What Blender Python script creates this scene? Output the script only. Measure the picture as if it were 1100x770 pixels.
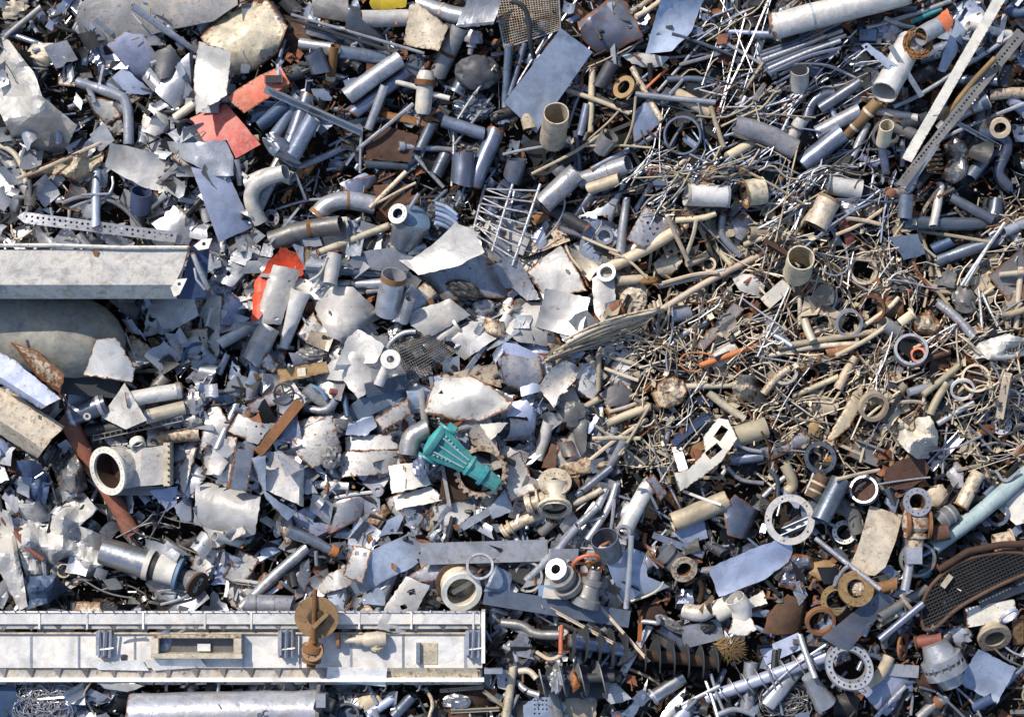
import bpy, math, random
import numpy as np
from mathutils import Vector, Matrix, noise
from mathutils.geometry import delaunay_2d_cdt

# ------------------------------------------------------------------ camera, sky, sun, exposure
for o in list(bpy.data.objects):
    bpy.data.objects.remove(o)
SC = bpy.context.scene
COL = SC.collection
CAM_H = 22.0
U = 0.01                                  # metres per unit of the yard grid (1100 x 770 units = 11 x 7.7 m)
cam_d = bpy.data.cameras.new('camera')
cam_d.sensor_width = 36.0
cam_d.lens = 36.0 * CAM_H / 11.0
cam_d.clip_start = 0.5
cam_d.clip_end = 400.0
cam = bpy.data.objects.new('camera', cam_d)
cam.location = (0, 0, CAM_H)
COL.objects.link(cam)
SC.camera = cam

SUN_EL = math.radians(42)
SUN_AZ = math.atan2(-0.66, 0.75)          # clockwise from +Y: light comes from the upper left of the picture
world = bpy.data.worlds.new('World')
SC.world = world
world.use_nodes = True
wn = world.node_tree
for n in list(wn.nodes):
    wn.nodes.remove(n)
sky = wn.nodes.new('ShaderNodeTexSky')
sky.sky_type = 'NISHITA'
sky.sun_disc = False
sky.sun_elevation = SUN_EL
sky.sun_rotation = SUN_AZ
bg = wn.nodes.new('ShaderNodeBackground')
bg.inputs['Strength'].default_value = 0.15
wo = wn.nodes.new('ShaderNodeOutputWorld')
wn.links.new(sky.outputs[0], bg.inputs[0])
wn.links.new(bg.outputs[0], wo.inputs[0])
sun_d = bpy.data.lights.new('sun', 'SUN')
sun_d.energy = 4.6
sun_d.angle = math.radians(0.5)
sun_d.color = (1.0, 0.91, 0.78)
sun = bpy.data.objects.new('sun', sun_d)
COL.objects.link(sun)
to_sun = Vector((math.sin(SUN_AZ) * math.cos(SUN_EL), math.cos(SUN_AZ) * math.cos(SUN_EL), math.sin(SUN_EL)))
sun.rotation_euler = (-to_sun).to_track_quat('-Z', 'Y').to_euler()
sun.location = to_sun * 60
SC.view_settings.view_transform = 'Standard'
SC.view_settings.look = 'None'
SC.view_settings.gamma = 1.0
SC.view_settings.use_curve_mapping = False
SC.view_settings.exposure = 0.36

rnd = random.Random(7)

# ------------------------------------------------------------------ materials
def make_mat(name, col, metal=0.0, rough=0.5, var=0.16, rust=0.25, dirt=0.5, rustcol=(0.22, 0.085, 0.03),
             dirtcol=None, bump=0.25, edge=0.8, scale=1.0, spec=0.5, hue=0.015, stain=0.5):
    m = bpy.data.materials.new(name)
    m.use_nodes = True
    t = m.node_tree
    N, L = t.nodes, t.links
    b = N['Principled BSDF']
    def node(kind, **k):
        n = N.new('ShaderNode' + kind)
        for a, v in k.items():
            setattr(n, a, v)
        return n
    def math_(op, x, y):
        n = node('Math', operation=op)
        for i, v in enumerate((x, y)):
            if isinstance(v, (int, float)):
                n.inputs[i].default_value = v
            else:
                L.new(v, n.inputs[i])
        return n.outputs[0]
    def rng_(v, a, b_, c, d):
        n = node('MapRange')
        L.new(v, n.inputs[0])
        for i, q in enumerate((a, b_, c, d)):
            if isinstance(q, (int, float)):
                n.inputs[i + 1].default_value = q
            else:
                L.new(q, n.inputs[i + 1])
        return n.outputs[0]
    def mix(f, a, c):
        n = node('Mix', data_type='RGBA')
        L.new(f, n.inputs[0])
        for i, q in ((6, a), (7, c)):
            if isinstance(q, tuple):
                n.inputs[i].default_value = (*q, 1)
            else:
                L.new(q, n.inputs[i])
        return n.outputs[2]
    tc = node('TexCoord'); oi = node('ObjectInfo')
    rn = oi.outputs['Random']
    f1 = math_('FRACT', math_('MULTIPLY', rn, 7.31), 0); f2 = math_('FRACT', math_('MULTIPLY', rn, 23.7), 0)
    add = node('VectorMath', operation='ADD')
    L.new(tc.outputs['Object'], add.inputs[0]); L.new(math_('MULTIPLY', rn, 53.0), add.inputs[1])
    def noise_(sc, det, ro, dist=0.0):
        n = node('TexNoise'); n.inputs['Scale'].default_value = sc; n.inputs['Detail'].default_value = det
        n.inputs['Roughness'].default_value = ro; n.inputs['Distortion'].default_value = dist
        L.new(add.outputs[0], n.inputs['Vector'])
        return n.outputs[0]
    n0 = noise_(3.4 * scale, 3, 0.55, 0.8); n1 = noise_(10.0 * scale, 8, 0.74, 0.4); n2 = noise_(21.0 * scale, 8, 0.74); n3 = noise_(110.0, 3, 0.6)
    hsv = node('HueSaturation')
    hsv.inputs['Color'].default_value = (*col, 1)
    val = math_('MULTIPLY', rng_(rn, 0, 1, 1 - var * 1.4, 1 + var), rng_(n0, .3, .7, .66, 1.16))
    L.new(val, hsv.inputs['Value']); L.new(rng_(f1, 0, 1, 0.5 - hue, 0.5 + hue), hsv.inputs['Hue'])
    dc = dirtcol or tuple(c * k for c, k in zip(col, (0.36, 0.31, 0.26)))
    sc_ = tuple(c * k for c, k in zip(col, (0.86, 0.70, 0.50)))
    c = mix(math_('MULTIPLY', rng_(n0, 0.5, 0.72, 0, 1), rng_(f2, .1, 1, 0.1, stain * 1.5)), hsv.outputs[0], sc_)      # brownish water stains
    c = mix(rng_(n1, math_('SUBTRACT', 0.54, math_('MULTIPLY', f2, 0.13)), 0.70, 0, dirt), c, dc)
    c = mix(rng_(n3, 0.57, 0.70, 0, 0.4 * dirt + 0.12), c, dc)
    at = node('Attribute', attribute_name='edge')
    e1 = math_('MULTIPLY', at.outputs['Fac'], rng_(f1, 0.25, 1, 0.0, 0.55 * edge))
    lo = math_('ADD', 0.685 - 0.36 * rust, math_('MULTIPLY', math_('SUBTRACT', 0.62, f2), 0.16))
    rf = rng_(math_('ADD', e1, n2), lo, math_('ADD', lo, 0.11), 0, 1)
    rc = mix(n1, rustcol, (rustcol[0] * 0.25, rustcol[1] * 0.27, rustcol[2] * 0.36))
    c = mix(rf, c, rc)
    L.new(c, b.inputs['Base Color'])
    if metal > 0:
        L.new(rng_(rf, 0, 1, metal, 0.0), b.inputs['Metallic'])
    L.new(rng_(n1, 0.25, 0.75, max(0.05, rough - 0.14), min(1, rough + 0.26)), b.inputs['Roughness'])
    b.inputs['Specular IOR Level'].default_value = spec
    b1 = node('Bump'); b1.inputs['Strength'].default_value = min(1, bump * 1.4); b1.inputs['Distance'].default_value = 0.035
    L.new(n0, b1.inputs['Height'])
    b2 = node('Bump'); b2.inputs['Strength'].default_value = bump; b2.inputs['Distance'].default_value = 0.012
    L.new(n2, b2.inputs['Height']); L.new(b1.outputs[0], b2.inputs['Normal']); L.new(b2.outputs[0], b.inputs['Normal'])
    return m

MAT = {}
def defmats():
    D = MAT
    D['white'] = make_mat('white_painted_steel', (0.56, 0.55, 0.535), 0.22, 0.36, rust=0.26, dirt=0.55)
    D['pale'] = make_mat('pale_grey_paint', (0.40, 0.42, 0.47), 0.5, 0.30, rust=0.26, dirt=0.75)
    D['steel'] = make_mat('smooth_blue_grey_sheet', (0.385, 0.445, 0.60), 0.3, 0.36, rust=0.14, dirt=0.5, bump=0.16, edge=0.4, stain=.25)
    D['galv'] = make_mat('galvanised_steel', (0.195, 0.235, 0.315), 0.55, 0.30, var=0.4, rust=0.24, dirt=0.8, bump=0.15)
    D['grey'] = make_mat('dull_grey_steel', (0.23, 0.23, 0.235), 0.45, 0.42, var=0.3, rust=0.22, dirt=0.5)
    D['tan'] = make_mat('dusty_tan_metal', (0.47, 0.40, 0.30), 0.12, 0.5, var=0.3, rust=0.2, dirt=0.5, spec=0.25)
    D['cream'] = make_mat('cream_painted_metal', (0.50, 0.445, 0.35), 0.1, 0.45, rust=0.44, dirt=0.8)
    D['rust'] = make_mat('orange_rust', (0.21, 0.105, 0.052), 0.0, 0.8, var=0.35, rust=0.3, dirt=0.6, spec=0.2,
                         rustcol=(0.30, 0.13, 0.045))
    D['brown'] = make_mat('dark_brown_rust', (0.075, 0.045, 0.032), 0.0, 0.75, var=0.4, rust=0.3, dirt=0.6, spec=0.25,
                          rustcol=(0.15, 0.06, 0.028))
    D['ochre'] = make_mat('ochre_rusted_steel', (0.25, 0.16, 0.075), 0.0, 0.7, rust=0.4, dirt=0.5, rustcol=(0.16, 0.07, 0.03))
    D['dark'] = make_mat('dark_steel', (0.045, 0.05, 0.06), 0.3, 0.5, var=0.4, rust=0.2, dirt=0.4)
    D['soot'] = make_mat('blackened_steel', (0.02, 0.02, 0.024), 0.1, 0.6, var=0.4, rust=0.15, dirt=0.4)
    D['coral'] = make_mat('coral_red_paint', (0.56, 0.125, 0.075), 0.0, 0.5, rust=0.24, dirt=0.8, dirtcol=(0.50, 0.27, 0.22), edge=0.8)
    D['orange'] = make_mat('orange_paint', (0.58, 0.10, 0.02), 0.0, 0.5, rust=0.40, dirt=0.6)
    D['orangepaint'] = make_mat('weathered_orange_paint', (0.50, 0.16, 0.055), 0.0, 0.55, rust=0.3, dirt=0.4)
    D['redbrown'] = make_mat('red_oxide_primer', (0.22, 0.075, 0.05), 0.0, 0.6, rust=0.35, dirt=0.5)
    D['teal'] = make_mat('teal_paint', (0.03, 0.23, 0.255), 0.0, 0.42, rust=0.34, dirt=0.75, dirtcol=(0.08, 0.28, 0.26), rustcol=(0.30, 0.27, 0.20))
    D['tealpipe'] = make_mat('worn_pale_teal_paint', (0.27, 0.37, 0.40), 0.0, 0.5, rust=0.2, dirt=0.6, dirtcol=(0.34, 0.36, 0.36))
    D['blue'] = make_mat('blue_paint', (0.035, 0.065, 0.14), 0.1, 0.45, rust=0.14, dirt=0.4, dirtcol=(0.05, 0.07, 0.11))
    D['ltblue'] = make_mat('light_blue_paint', (0.14, 0.23, 0.37), 0.1, 0.45, rust=0.08, dirt=0.4)
    D['yellow'] = make_mat('yellow_paint', (0.48, 0.40, 0.02), 0.0, 0.45, rust=0.12, dirt=0.3)
    D['red'] = make_mat('red_paint', (0.42, 0.02, 0.018), 0.0, 0.45, rust=0.1, dirt=0.3)
    D['foil'] = make_mat('crumpled_foil', (0.55, 0.55, 0.55), 0.85, 0.30, rust=0.1, dirt=0.35, bump=0.5)
    D['chrome'] = make_mat('bright_stainless', (0.60, 0.61, 0.62), 0.9, 0.28, rust=0.04, dirt=0.3, bump=0.1)
    D['tarp'] = make_mat('pale_grey_tarpaulin', (0.52, 0.52, 0.52), 0.25, 0.42, rust=0.0, dirt=0.3, edge=0.0)
    D['gloss'] = make_mat('glossy_white_paint', (0.80, 0.79, 0.77), 0.1, 0.28, rust=0.22, dirt=0.5, edge=0.3, stain=.5)
    D['worn'] = make_mat('worn_white_beam_paint', (0.50, 0.485, 0.46), 0.1, 0.42, rust=0.28, dirt=0.85, stain=.7, bump=.3)
    D['ivory'] = make_mat('ivory_enamel', (0.63, 0.61, 0.56), 0.0, 0.4, rust=0.16, dirt=0.35, edge=0.5)
    D['tank'] = make_mat('pale_green_grey_tank_paint', (0.36, 0.355, 0.31), 0.0, 0.5, rust=0.2, dirt=0.9, dirtcol=(0.13, 0.13, 0.12))
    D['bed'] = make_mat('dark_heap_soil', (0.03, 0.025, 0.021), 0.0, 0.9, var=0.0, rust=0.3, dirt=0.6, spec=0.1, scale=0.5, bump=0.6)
    D['mixed'] = make_mat('mixed_scrap_dust', (0.17, 0.16, 0.15), 0.15, 0.6, var=0.0, rust=0.3, dirt=0.7, spec=0.3, scale=3.0, bump=0.3)
defmats()
COLWORD = dict(white='white', pale='pale grey', steel='blue-grey', galv='galvanised', grey='dull grey', tan='dusty tan', cream='cream',
               rust='rusty orange', brown='dark brown', ochre='ochre', dark='dark', soot='blackened', orangepaint='faded orange', foil='foil',
               redbrown='red-brown', blue='blue', tarp='pale grey', ivory='ivory', chrome='shiny', teal='teal', ltblue='light blue')

# ------------------------------------------------------------------ yard grid and running height field of the heap
def W(x, y, z):
    """yard grid units (x right, y towards the bottom of the picture, z up; all in units of 1 cm) -> metres,
    following the view ray so that a thing resting higher keeps its place"""
    k = 1.0 - z * U / CAM_H
    return Vector(((x - 550.0) * U * k, (385.0 - y) * U * k, z * U))

STEP = 4
GX0, GY0, GX1, GY1 = -140, -140, 1240, 910
NX, NY = (GX1 - GX0) // STEP, (GY1 - GY0) // STEP
gx = GX0 + (np.arange(NX) + 0.5) * STEP
gy = GY0 + (np.arange(NY) + 0.5) * STEP
GXX, GYY = np.meshgrid(gx, gy)
HM = np.zeros((NY, NX))
HERO = np.zeros((NY, NX), bool)

def bed_height(x, y):
    z = -75 + 26 * noise.noise(Vector((x * 0.006, y * 0.006, 3.1))) + 14 * noise.noise(Vector((x * 0.02, y * 0.02, 9.0)))
    return z
for j in range(NY):
    for i in range(NX):
        HM[j, i] = bed_height(gx[i], gy[j])

def window(x0, y0, x1, y1):
    i0 = max(0, int((x0 - GX0) / STEP) - 1); i1 = min(NX, int((x1 - GX0) / STEP) + 2)
    j0 = max(0, int((y0 - GY0) / STEP) - 1); j1 = min(NY, int((y1 - GY0) / STEP) + 2)
    return (slice(j0, max(j1, j0 + 1)), slice(i0, max(i1, i0 + 1)))

def mask_poly(P):
    xs = [p[0] for p in P]; ys = [p[1] for p in P]
    s = window(min(xs), min(ys), max(xs), max(ys))
    X, Y = GXX[s], GYY[s]
    m = np.zeros(X.shape, bool)
    n = len(P)
    for k in range(n):
        xa, ya = P[k][:2]; xb, yb = P[(k + 1) % n][:2]
        if ya == yb:
            continue
        c = ((ya > Y) != (yb > Y)) & (X < (xb - xa) * (Y - ya) / (yb - ya) + xa)
        m ^= c
    if not m.any():
        cx, cy = sum(xs) / n, sum(ys) / n
        d = (X - cx) ** 2 + (Y - cy) ** 2
        m = d <= d.min() + 1e-6
    return s, m

def mask_line(P, r):
    xs = [p[0] for p in P]; ys = [p[1] for p in P]
    r = max(r, STEP * 0.75)
    s = window(min(xs) - r, min(ys) - r, max(xs) + r, max(ys) + r)
    X, Y = GXX[s], GYY[s]
    m = np.zeros(X.shape, bool)
    T = np.zeros(X.shape)
    best = np.full(X.shape, 1e9)
    tot = sum(math.hypot(P[k + 1][0] - P[k][0], P[k + 1][1] - P[k][1]) for k in range(len(P) - 1)) or 1
    acc = 0
    for k in range(len(P) - 1):
        ax, ay = P[k][:2]; bx, by = P[k + 1][:2]
        dx, dy = bx - ax, by - ay
        l2 = dx * dx + dy * dy or 1e-6
        t = np.clip(((X - ax) * dx + (Y - ay) * dy) / l2, 0, 1)
        d = np.hypot(X - ax - t * dx, Y - ay - t * dy)
        l = math.sqrt(l2)
        up = d < best
        best = np.where(up, d, best)
        T = np.where(up, (acc + t * l) / tot, T)
        acc += l
    m = best <= r
    if not m.any():
        m = best <= best.min() + 1e-6
    return s, m, T

def settle_plane(P, pct, maxs=0.3, tilt=None):
    s, m = mask_poly(P)
    X, Y, H = GXX[s][m], GYY[s][m], HM[s][m]
    cx, cy = X.mean(), Y.mean()
    a = b = 0.0
    if len(H) > 6:
        A = np.c_[np.ones(len(H)), X - cx, Y - cy]
        co = np.linalg.lstsq(A, H, rcond=None)[0]
        a = float(np.clip(co[1], -maxs, maxs)); b = float(np.clip(co[2], -maxs, maxs))
    if tilt is not None:
        a = -tilt[0] + 0.2 * a; b = tilt[1] + 0.2 * b      # tilt given as fall to the right, fall towards the picture's top
    z0 = float(np.percentile(H - a * (X - cx) - b * (Y - cy), pct))
    return (s, m, cx, cy, z0, a, b)

def raise_hm(s, m, Z, hero):
    h = HM[s]
    h[m] = np.maximum(h[m], Z if np.isscalar(Z) else Z[m])
    if hero:
        HERO[s] |= m

# ------------------------------------------------------------------ mesh collector
class MB:
    def __init__(self, smooth=True):
        self.v = []; self.f = []; self.e = []; self.smooth = smooth
    def add(self, verts, faces, edge=None):
        o = len(self.v)
        self.v.extend(verts)
        self.e.extend(edge if edge is not None else [0.0] * len(verts))
        self.f.extend([tuple(i + o for i in f) for f in faces])
        return self

def mesh_from(name, mb, mat, origin):
    me = bpy.data.meshes.new(name)
    ox, oy, oz = origin
    me.from_pydata([(v[0] - ox, v[1] - oy, v[2] - oz) for v in mb.v], [], mb.f)
    if any(mb.e):
        a = me.attributes.new('edge', 'FLOAT', 'POINT')
        a.data.foreach_set('value', mb.e)
    me.materials.append(MAT[mat] if isinstance(mat, str) else mat)
    if mb.smooth:
        me.polygons.foreach_set('use_smooth', [True] * len(me.polygons))
        me.set_sharp_from_angle(angle=math.radians(38))
    me.validate()
    return me

LANDMARKS = []          # (x, y, phrase)
ALL = []
class Thing:
    def __init__(self, name, label, cat, group=None, lm=None, kind=None):
        self.name, self.label, self.cat, self.group, self.lm, self.kind = name, label, cat, group, lm, kind
        self.parts = []
    def part(self, name, mb, mat, parent=None, label=None):
        self.parts.append((name, mb, mat, parent, label))
        return len(self.parts) - 1
    def done(self):
        vs = [v for p in self.parts for v in p[1].v]
        n = len(vs)
        ox = sum(v[0] for v in vs) / n; oy = sum(v[1] for v in vs) / n; oz = min(v[2] for v in vs)
        org = (ox, oy, oz)
        if len(self.parts) == 1:
            nm, mb, mat, _, _ = self.parts[0]
            root = bpy.data.objects.new(self.name, mesh_from(self.name, mb, mat, org))
            COL.objects.link(root)
        else:
            root = bpy.data.objects.new(self.name, None)
            root.empty_display_size = 0.1
            COL.objects.link(root)
            objs = []
            for nm, mb, mat, par, lab in self.parts:
                o = bpy.data.objects.new(nm, mesh_from(nm, mb, mat, org))
                COL.objects.link(o)
                o.parent = root if par is None else objs[par]
                if lab:
                    o['label'] = lab
                objs.append(o)
        root.location = org
        root['label'] = self.label
        root['category'] = self.cat
        if self.group:
            root['group'] = self.group
        if self.kind:
            root['kind'] = self.kind
        k = 1.0 - oz / CAM_H
        self.px = (ox / k / U + 550, 385 - oy / k / U)
        if self.lm:
            LANDMARKS.append((self.px[0], self.px[1], self.lm))
        ALL.append(root)
        self.root = root
        return self

# ------------------------------------------------------------------ shape helpers (grid units in, metres out)
def frames(pts):
    T = []
    n = len(pts)
    for i in range(n):
        a = pts[max(0, i - 1)]; b = pts[min(n - 1, i + 1)]
        d = (b - a)
        T.append(d.normalized() if d.length > 1e-9 else Vector((1, 0, 0)))
    up = Vector((0, 0, 1)) if abs(T[0].z) < 0.9 else Vector((1, 0, 0))
    nrm = T[0].cross(up).normalized()
    out = []
    for i in range(n):
        if i:
            nrm = (nrm - T[i] * nrm.dot(T[i]))
            nrm = nrm.normalized() if nrm.length > 1e-6 else T[i].orthogonal().normalized()
        out.append((T[i], nrm, T[i].cross(nrm)))
    return out

def chaikin(P, it=3):
    for _ in range(it):
        Q = [P[0]]
        for a, b in zip(P[:-1], P[1:]):
            Q.append(tuple(x * 0.75 + y * 0.25 for x, y in zip(a, b)))
            Q.append(tuple(x * 0.25 + y * 0.75 for x, y in zip(a, b)))
        Q.append(P[-1])
        P = Q
    return P

def tube(mb, pts, rad, n=12, wall=None, dent=0.0, edge=True, seed=0.0, squash=0.0, skew=(0, 0)):
    """pts: Vectors in metres, rad in metres (number or list)"""
    m = len(pts)
    R = rad if isinstance(rad, (list, tuple)) else [rad] * m
    if edge and m >= 2 and R[0] > 0.02:
        # extra loops close to the cut ends for the torch-burnt rim
        d0 = (pts[1] - pts[0]); d1 = (pts[-1] - pts[-2])
        c = 0.035
        if d0.length > 2.5 * c and d1.length > 2.5 * c:
            pts = [pts[0], pts[0] + d0.normalized() * c] + list(pts[1:-1]) + [pts[-1] - d1.normalized() * c, pts[-1]]
            R = [R[0], R[0]] + list(R[1:-1]) + [R[-1], R[-1]]
            m = len(pts)
        else:
            edge = False
    else:
        edge = False
    fr = frames(pts)
    outer = []
    ed = []
    for i in range(m):
        t_, a, b = fr[i]
        sk = skew[0] if i == 0 else skew[1] if i == m - 1 else 0
        for k in range(n):
            th = 2 * math.pi * k / n
            r = R[i]
            if dent:
                q = pts[i] + (a * math.cos(th) + b * math.sin(th)) * r
                r *= 1 + dent * noise.noise(q * 6 + Vector((seed, 0, 0)))
            outer.append(pts[i] + a * (math.cos(th) * r) + b * (math.sin(th) * r * (1 - squash)) + t_ * (sk * r * math.cos(th + seed)))
            ed.append(1.0 if (edge and i in (0, m - 1)) else 0.0)
    faces = []
    for i in range(m - 1):
        for k in range(n):
            k2 = (k + 1) % n
            faces.append((i * n + k, i * n + k2, (i + 1) * n + k2, (i + 1) * n + k))
    if wall:
        inn = []
        for i in range(m):
            t_, a, b = fr[i]
            sk = skew[0] if i == 0 else skew[1] if i == m - 1 else 0
            for k in range(n):
                th = 2 * math.pi * k / n
                r = max(R[i] - wall, R[i] * 0.4)
                if dent:
                    q = pts[i] + (a * math.cos(th) + b * math.sin(th)) * R[i]
                    r *= 1 + dent * noise.noise(q * 6 + Vector((seed, 0, 0)))
                inn.append(pts[i] + a * (math.cos(th) * r) + b * (math.sin(th) * r * (1 - squash)) + t_ * (sk * r * math.cos(th + seed)))
        o = len(outer)
        for i in range(m - 1):
            for k in range(n):
                k2 = (k + 1) % n
                faces.append((o + i * n + k, o + (i + 1) * n + k, o + (i + 1) * n + k2, o + i * n + k2))
        for k in range(n):
            k2 = (k + 1) % n
            faces.append((k, o + k, o + k2, k2))
            q = (m - 1) * n
            faces.append((q + k, q + k2, o + q + k2, o + q + k))
        outer += inn
        ed += [0.5 if (edge and i in (0, m - 1)) else 0.0 for i in range(m) for k in range(n)]
    else:
        faces.append(tuple(range(n - 1, -1, -1)))
        faces.append(tuple((m - 1) * n + k for k in range(n)))
    mb.add(outer, faces, ed)
    return mb

def lathe(mb, p, q, prof, n=20, capped=True):
    """prof: list of (fraction along p->q, radius m); p,q Vectors in metres"""
    d = q - p
    ax = d.normalized()
    a = ax.orthogonal().normalized(); b = ax.cross(a)
    V = []; F = []
    for t, r in prof:
        for k in range(n):
            th = 2 * math.pi * k / n
            V.append(p + d * t + (a * math.cos(th) + b * math.sin(th)) * r)
    m = len(prof)
    for i in range(m - 1):
        for k in range(n):
            k2 = (k + 1) % n
            F.append((i * n + k, i * n + k2, (i + 1) * n + k2, (i + 1) * n + k))
    if capped:
        F.append(tuple(range(n - 1, -1, -1)))
        F.append(tuple((m - 1) * n + k for k in range(n)))
    mb.add(V, F)
    return mb

def cdt(outline, holes=(), inner=()):
    """triangulate a 2D outline with holes; returns verts, tris"""
    pts = [Vector(p[:2]) for p in outline]
    edges = [(i, (i + 1) % len(outline)) for i in range(len(outline))]
    for h in holes:
        o = len(pts)
        pts += [Vector(p[:2]) for p in h]
        edges += [(o + i, o + (i + 1) % len(h)) for i in range(len(h))]
    pts += [Vector(p[:2]) for p in inner]
    r = delaunay_2d_cdt(pts, edges, [], 1, 1e-5)
    V, Fc = r[0], r[2]
    tris = []
    for f in Fc:
        c = (V[f[0]] + V[f[1]] + V[f[2]]) / 3
        if not inpoly(c, outline):
            continue
        if any(inpoly(c, h) for h in holes):
            continue
        tris.append(tuple(f))
    return V, tris

def inpoly(c, P):
    x, y = c[0], c[1]
    r = False
    n = len(P)
    for k in range(n):
        xa, ya = P[k][:2]; xb, yb = P[(k + 1) % n][:2]
        if (ya > y) != (yb > y) and x < (xb - xa) * (y - ya) / (yb - ya) + xa:
            r = not r
    return r

def area2(P):
    return sum(P[i][0] * P[(i + 1) % len(P)][1] - P[(i + 1) % len(P)][0] * P[i][1] for i in range(len(P))) / 2

def slab(mb, V2, tris, top, bot, edgev=None):
    """closed slab: top(i) / bot(i) give the 3D points of vertex i"""
    n = len(V2)
    T = [top(i) for i in range(n)]; B = [bot(i) for i in range(n)]
    F = []
    cnt = {}
    for f in tris:
        a = (V2[f[1]][0] - V2[f[0]][0]) * (V2[f[2]][1] - V2[f[0]][1]) - (V2[f[2]][0] - V2[f[0]][0]) * (V2[f[1]][1] - V2[f[0]][1])
        g = f if a > 0 else (f[0], f[2], f[1])
        F.append(g)
        F.append((g[2] + n, g[1] + n, g[0] + n))
        for k in range(3):
            e = (g[k], g[(k + 1) % 3])
            cnt[e] = cnt.get(e, 0) + 1
    for (a, b) in list(cnt):
        if (b, a) not in cnt:
            F.append((b, a, a + n, b + n))
    ed = (edgev * 2) if edgev else None
    mb.add(T + B, F, ed)
    return mb

def circle(cx, cy, r, n, ph=0.0):
    return [(cx + r * math.cos(ph + 2 * math.pi * k / n), cy + r * math.sin(ph + 2 * math.pi * k / n)) for k in range(n)]

def tilt_frame(d, ang):
    """plane whose normal leans by ang degrees towards picture direction d (0 right, 90 up)"""
    d = math.radians(d); a = math.radians(ang)
    nz = Vector((math.sin(a) * math.cos(d), math.sin(a) * math.sin(d), math.cos(a)))
    ex = Vector((-math.sin(d), math.cos(d), 0))
    ey = nz.cross(ex)
    return ex, ey, nz

def annulus(mb, c, fr, R, r, th, holes=0, hr=0.0, n=40, teeth=0, tooth=0.0, ph=0.0):
    """flat ring with bolt holes; c Vector, metres. The top face passes through c"""
    ex, ey, nz = fr
    if teeth:
        out = []
        for k in range(teeth):
            for u, s in ((0.0, 0), (0.18, 1), (0.42, 1), (0.6, 0)):
                a = 2 * math.pi * (k + u) / teeth
                rr = R + (tooth if s else 0)
                out.append((rr * math.cos(a), rr * math.sin(a)))
    else:
        out = circle(0, 0, R, n)
    hs = []
    if r > 0:
        hs.append(circle(0, 0, r, n))
    for k in range(holes):
        a = ph + 2 * math.pi * k / holes
        rm = (R + r) / 2 if r > 0 else R * 0.85
        hs.append(circle(rm * math.cos(a), rm * math.sin(a), hr, 8))
    V, tr = cdt(out, hs)
    return slab(mb, V, tr, lambda i: c + ex * V[i][0] + ey * V[i][1], lambda i: c + ex * V[i][0] + ey * V[i][1] - nz * th)

def box(mb, c, ex, ey, ez, sx, sy, sz):
    """box centred at c with half sizes along the given unit axes"""
    V = []
    for a in (-1, 1):
        for b in (-1, 1):
            for d in (-1, 1):
                V.append(c + ex * (sx * a) + ey * (sy * b) + ez * (sz * d))
    F = [(0, 1, 3, 2), (4, 6, 7, 5), (0, 4, 5, 1), (2, 3, 7, 6), (0, 2, 6, 4), (1, 5, 7, 3)]
    mb.add(V, F)
    return mb

AX = (Vector((1, 0, 0)), Vector((0, 1, 0)), Vector((0, 0, 1)))

def writing(body, size, cen, x_ax, nrm, mat, parent, root):
    """painted or chalked writing as thin raised letters on a face"""
    fn = bpy.data.curves.new('painted_marks', 'FONT'); fn.body = body; fn.size = size
    fn.align_x = 'CENTER'; fn.align_y = 'CENTER'; fn.extrude = .002
    fo = bpy.data.objects.new('painted_marks', fn); COL.objects.link(fo)
    me = fo.to_mesh().copy(); bpy.data.objects.remove(fo)
    x_ax = (x_ax - nrm * x_ax.dot(nrm)).normalized(); y_ax = nrm.cross(x_ax)
    M = Matrix((x_ax, y_ax, nrm)).transposed().to_4x4(); M.translation = cen
    mk = bpy.data.objects.new('painted_marks', me); COL.objects.link(mk)
    me.materials.clear(); me.materials.append(mat)
    mk.parent = parent
    mk.matrix_local = Matrix.Translation(-Vector(root.location)) @ M

# ------------------------------------------------------------------ tiles: the yard is surveyed in tiles, 3.85 tile units to one grid unit
TS = 3.85
OXY = [0.0, 0.0]
def tile(n):
    OXY[0] = {'1': 0, '2': 270, '3': 540, '4': 820}[n[1]]
    OXY[1] = {'A': 0, 'B': 190, 'C': 380, 'D': 570}[n[0]]
def cv(p):
    return (OXY[0] + p[0] / TS, OXY[1] + p[1] / TS) + ((p[2] / TS,) if len(p) > 2 else ())
def whole():
    """grid units direct"""
    global TS
    if TS != 1.0:
        SAVED[:] = OXY
    TS = 1.0; OXY[0] = OXY[1] = 0.0
def tiled():
    global TS
    TS = 3.85
    OXY[:] = SAVED
SAVED = [0.0, 0.0]

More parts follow.
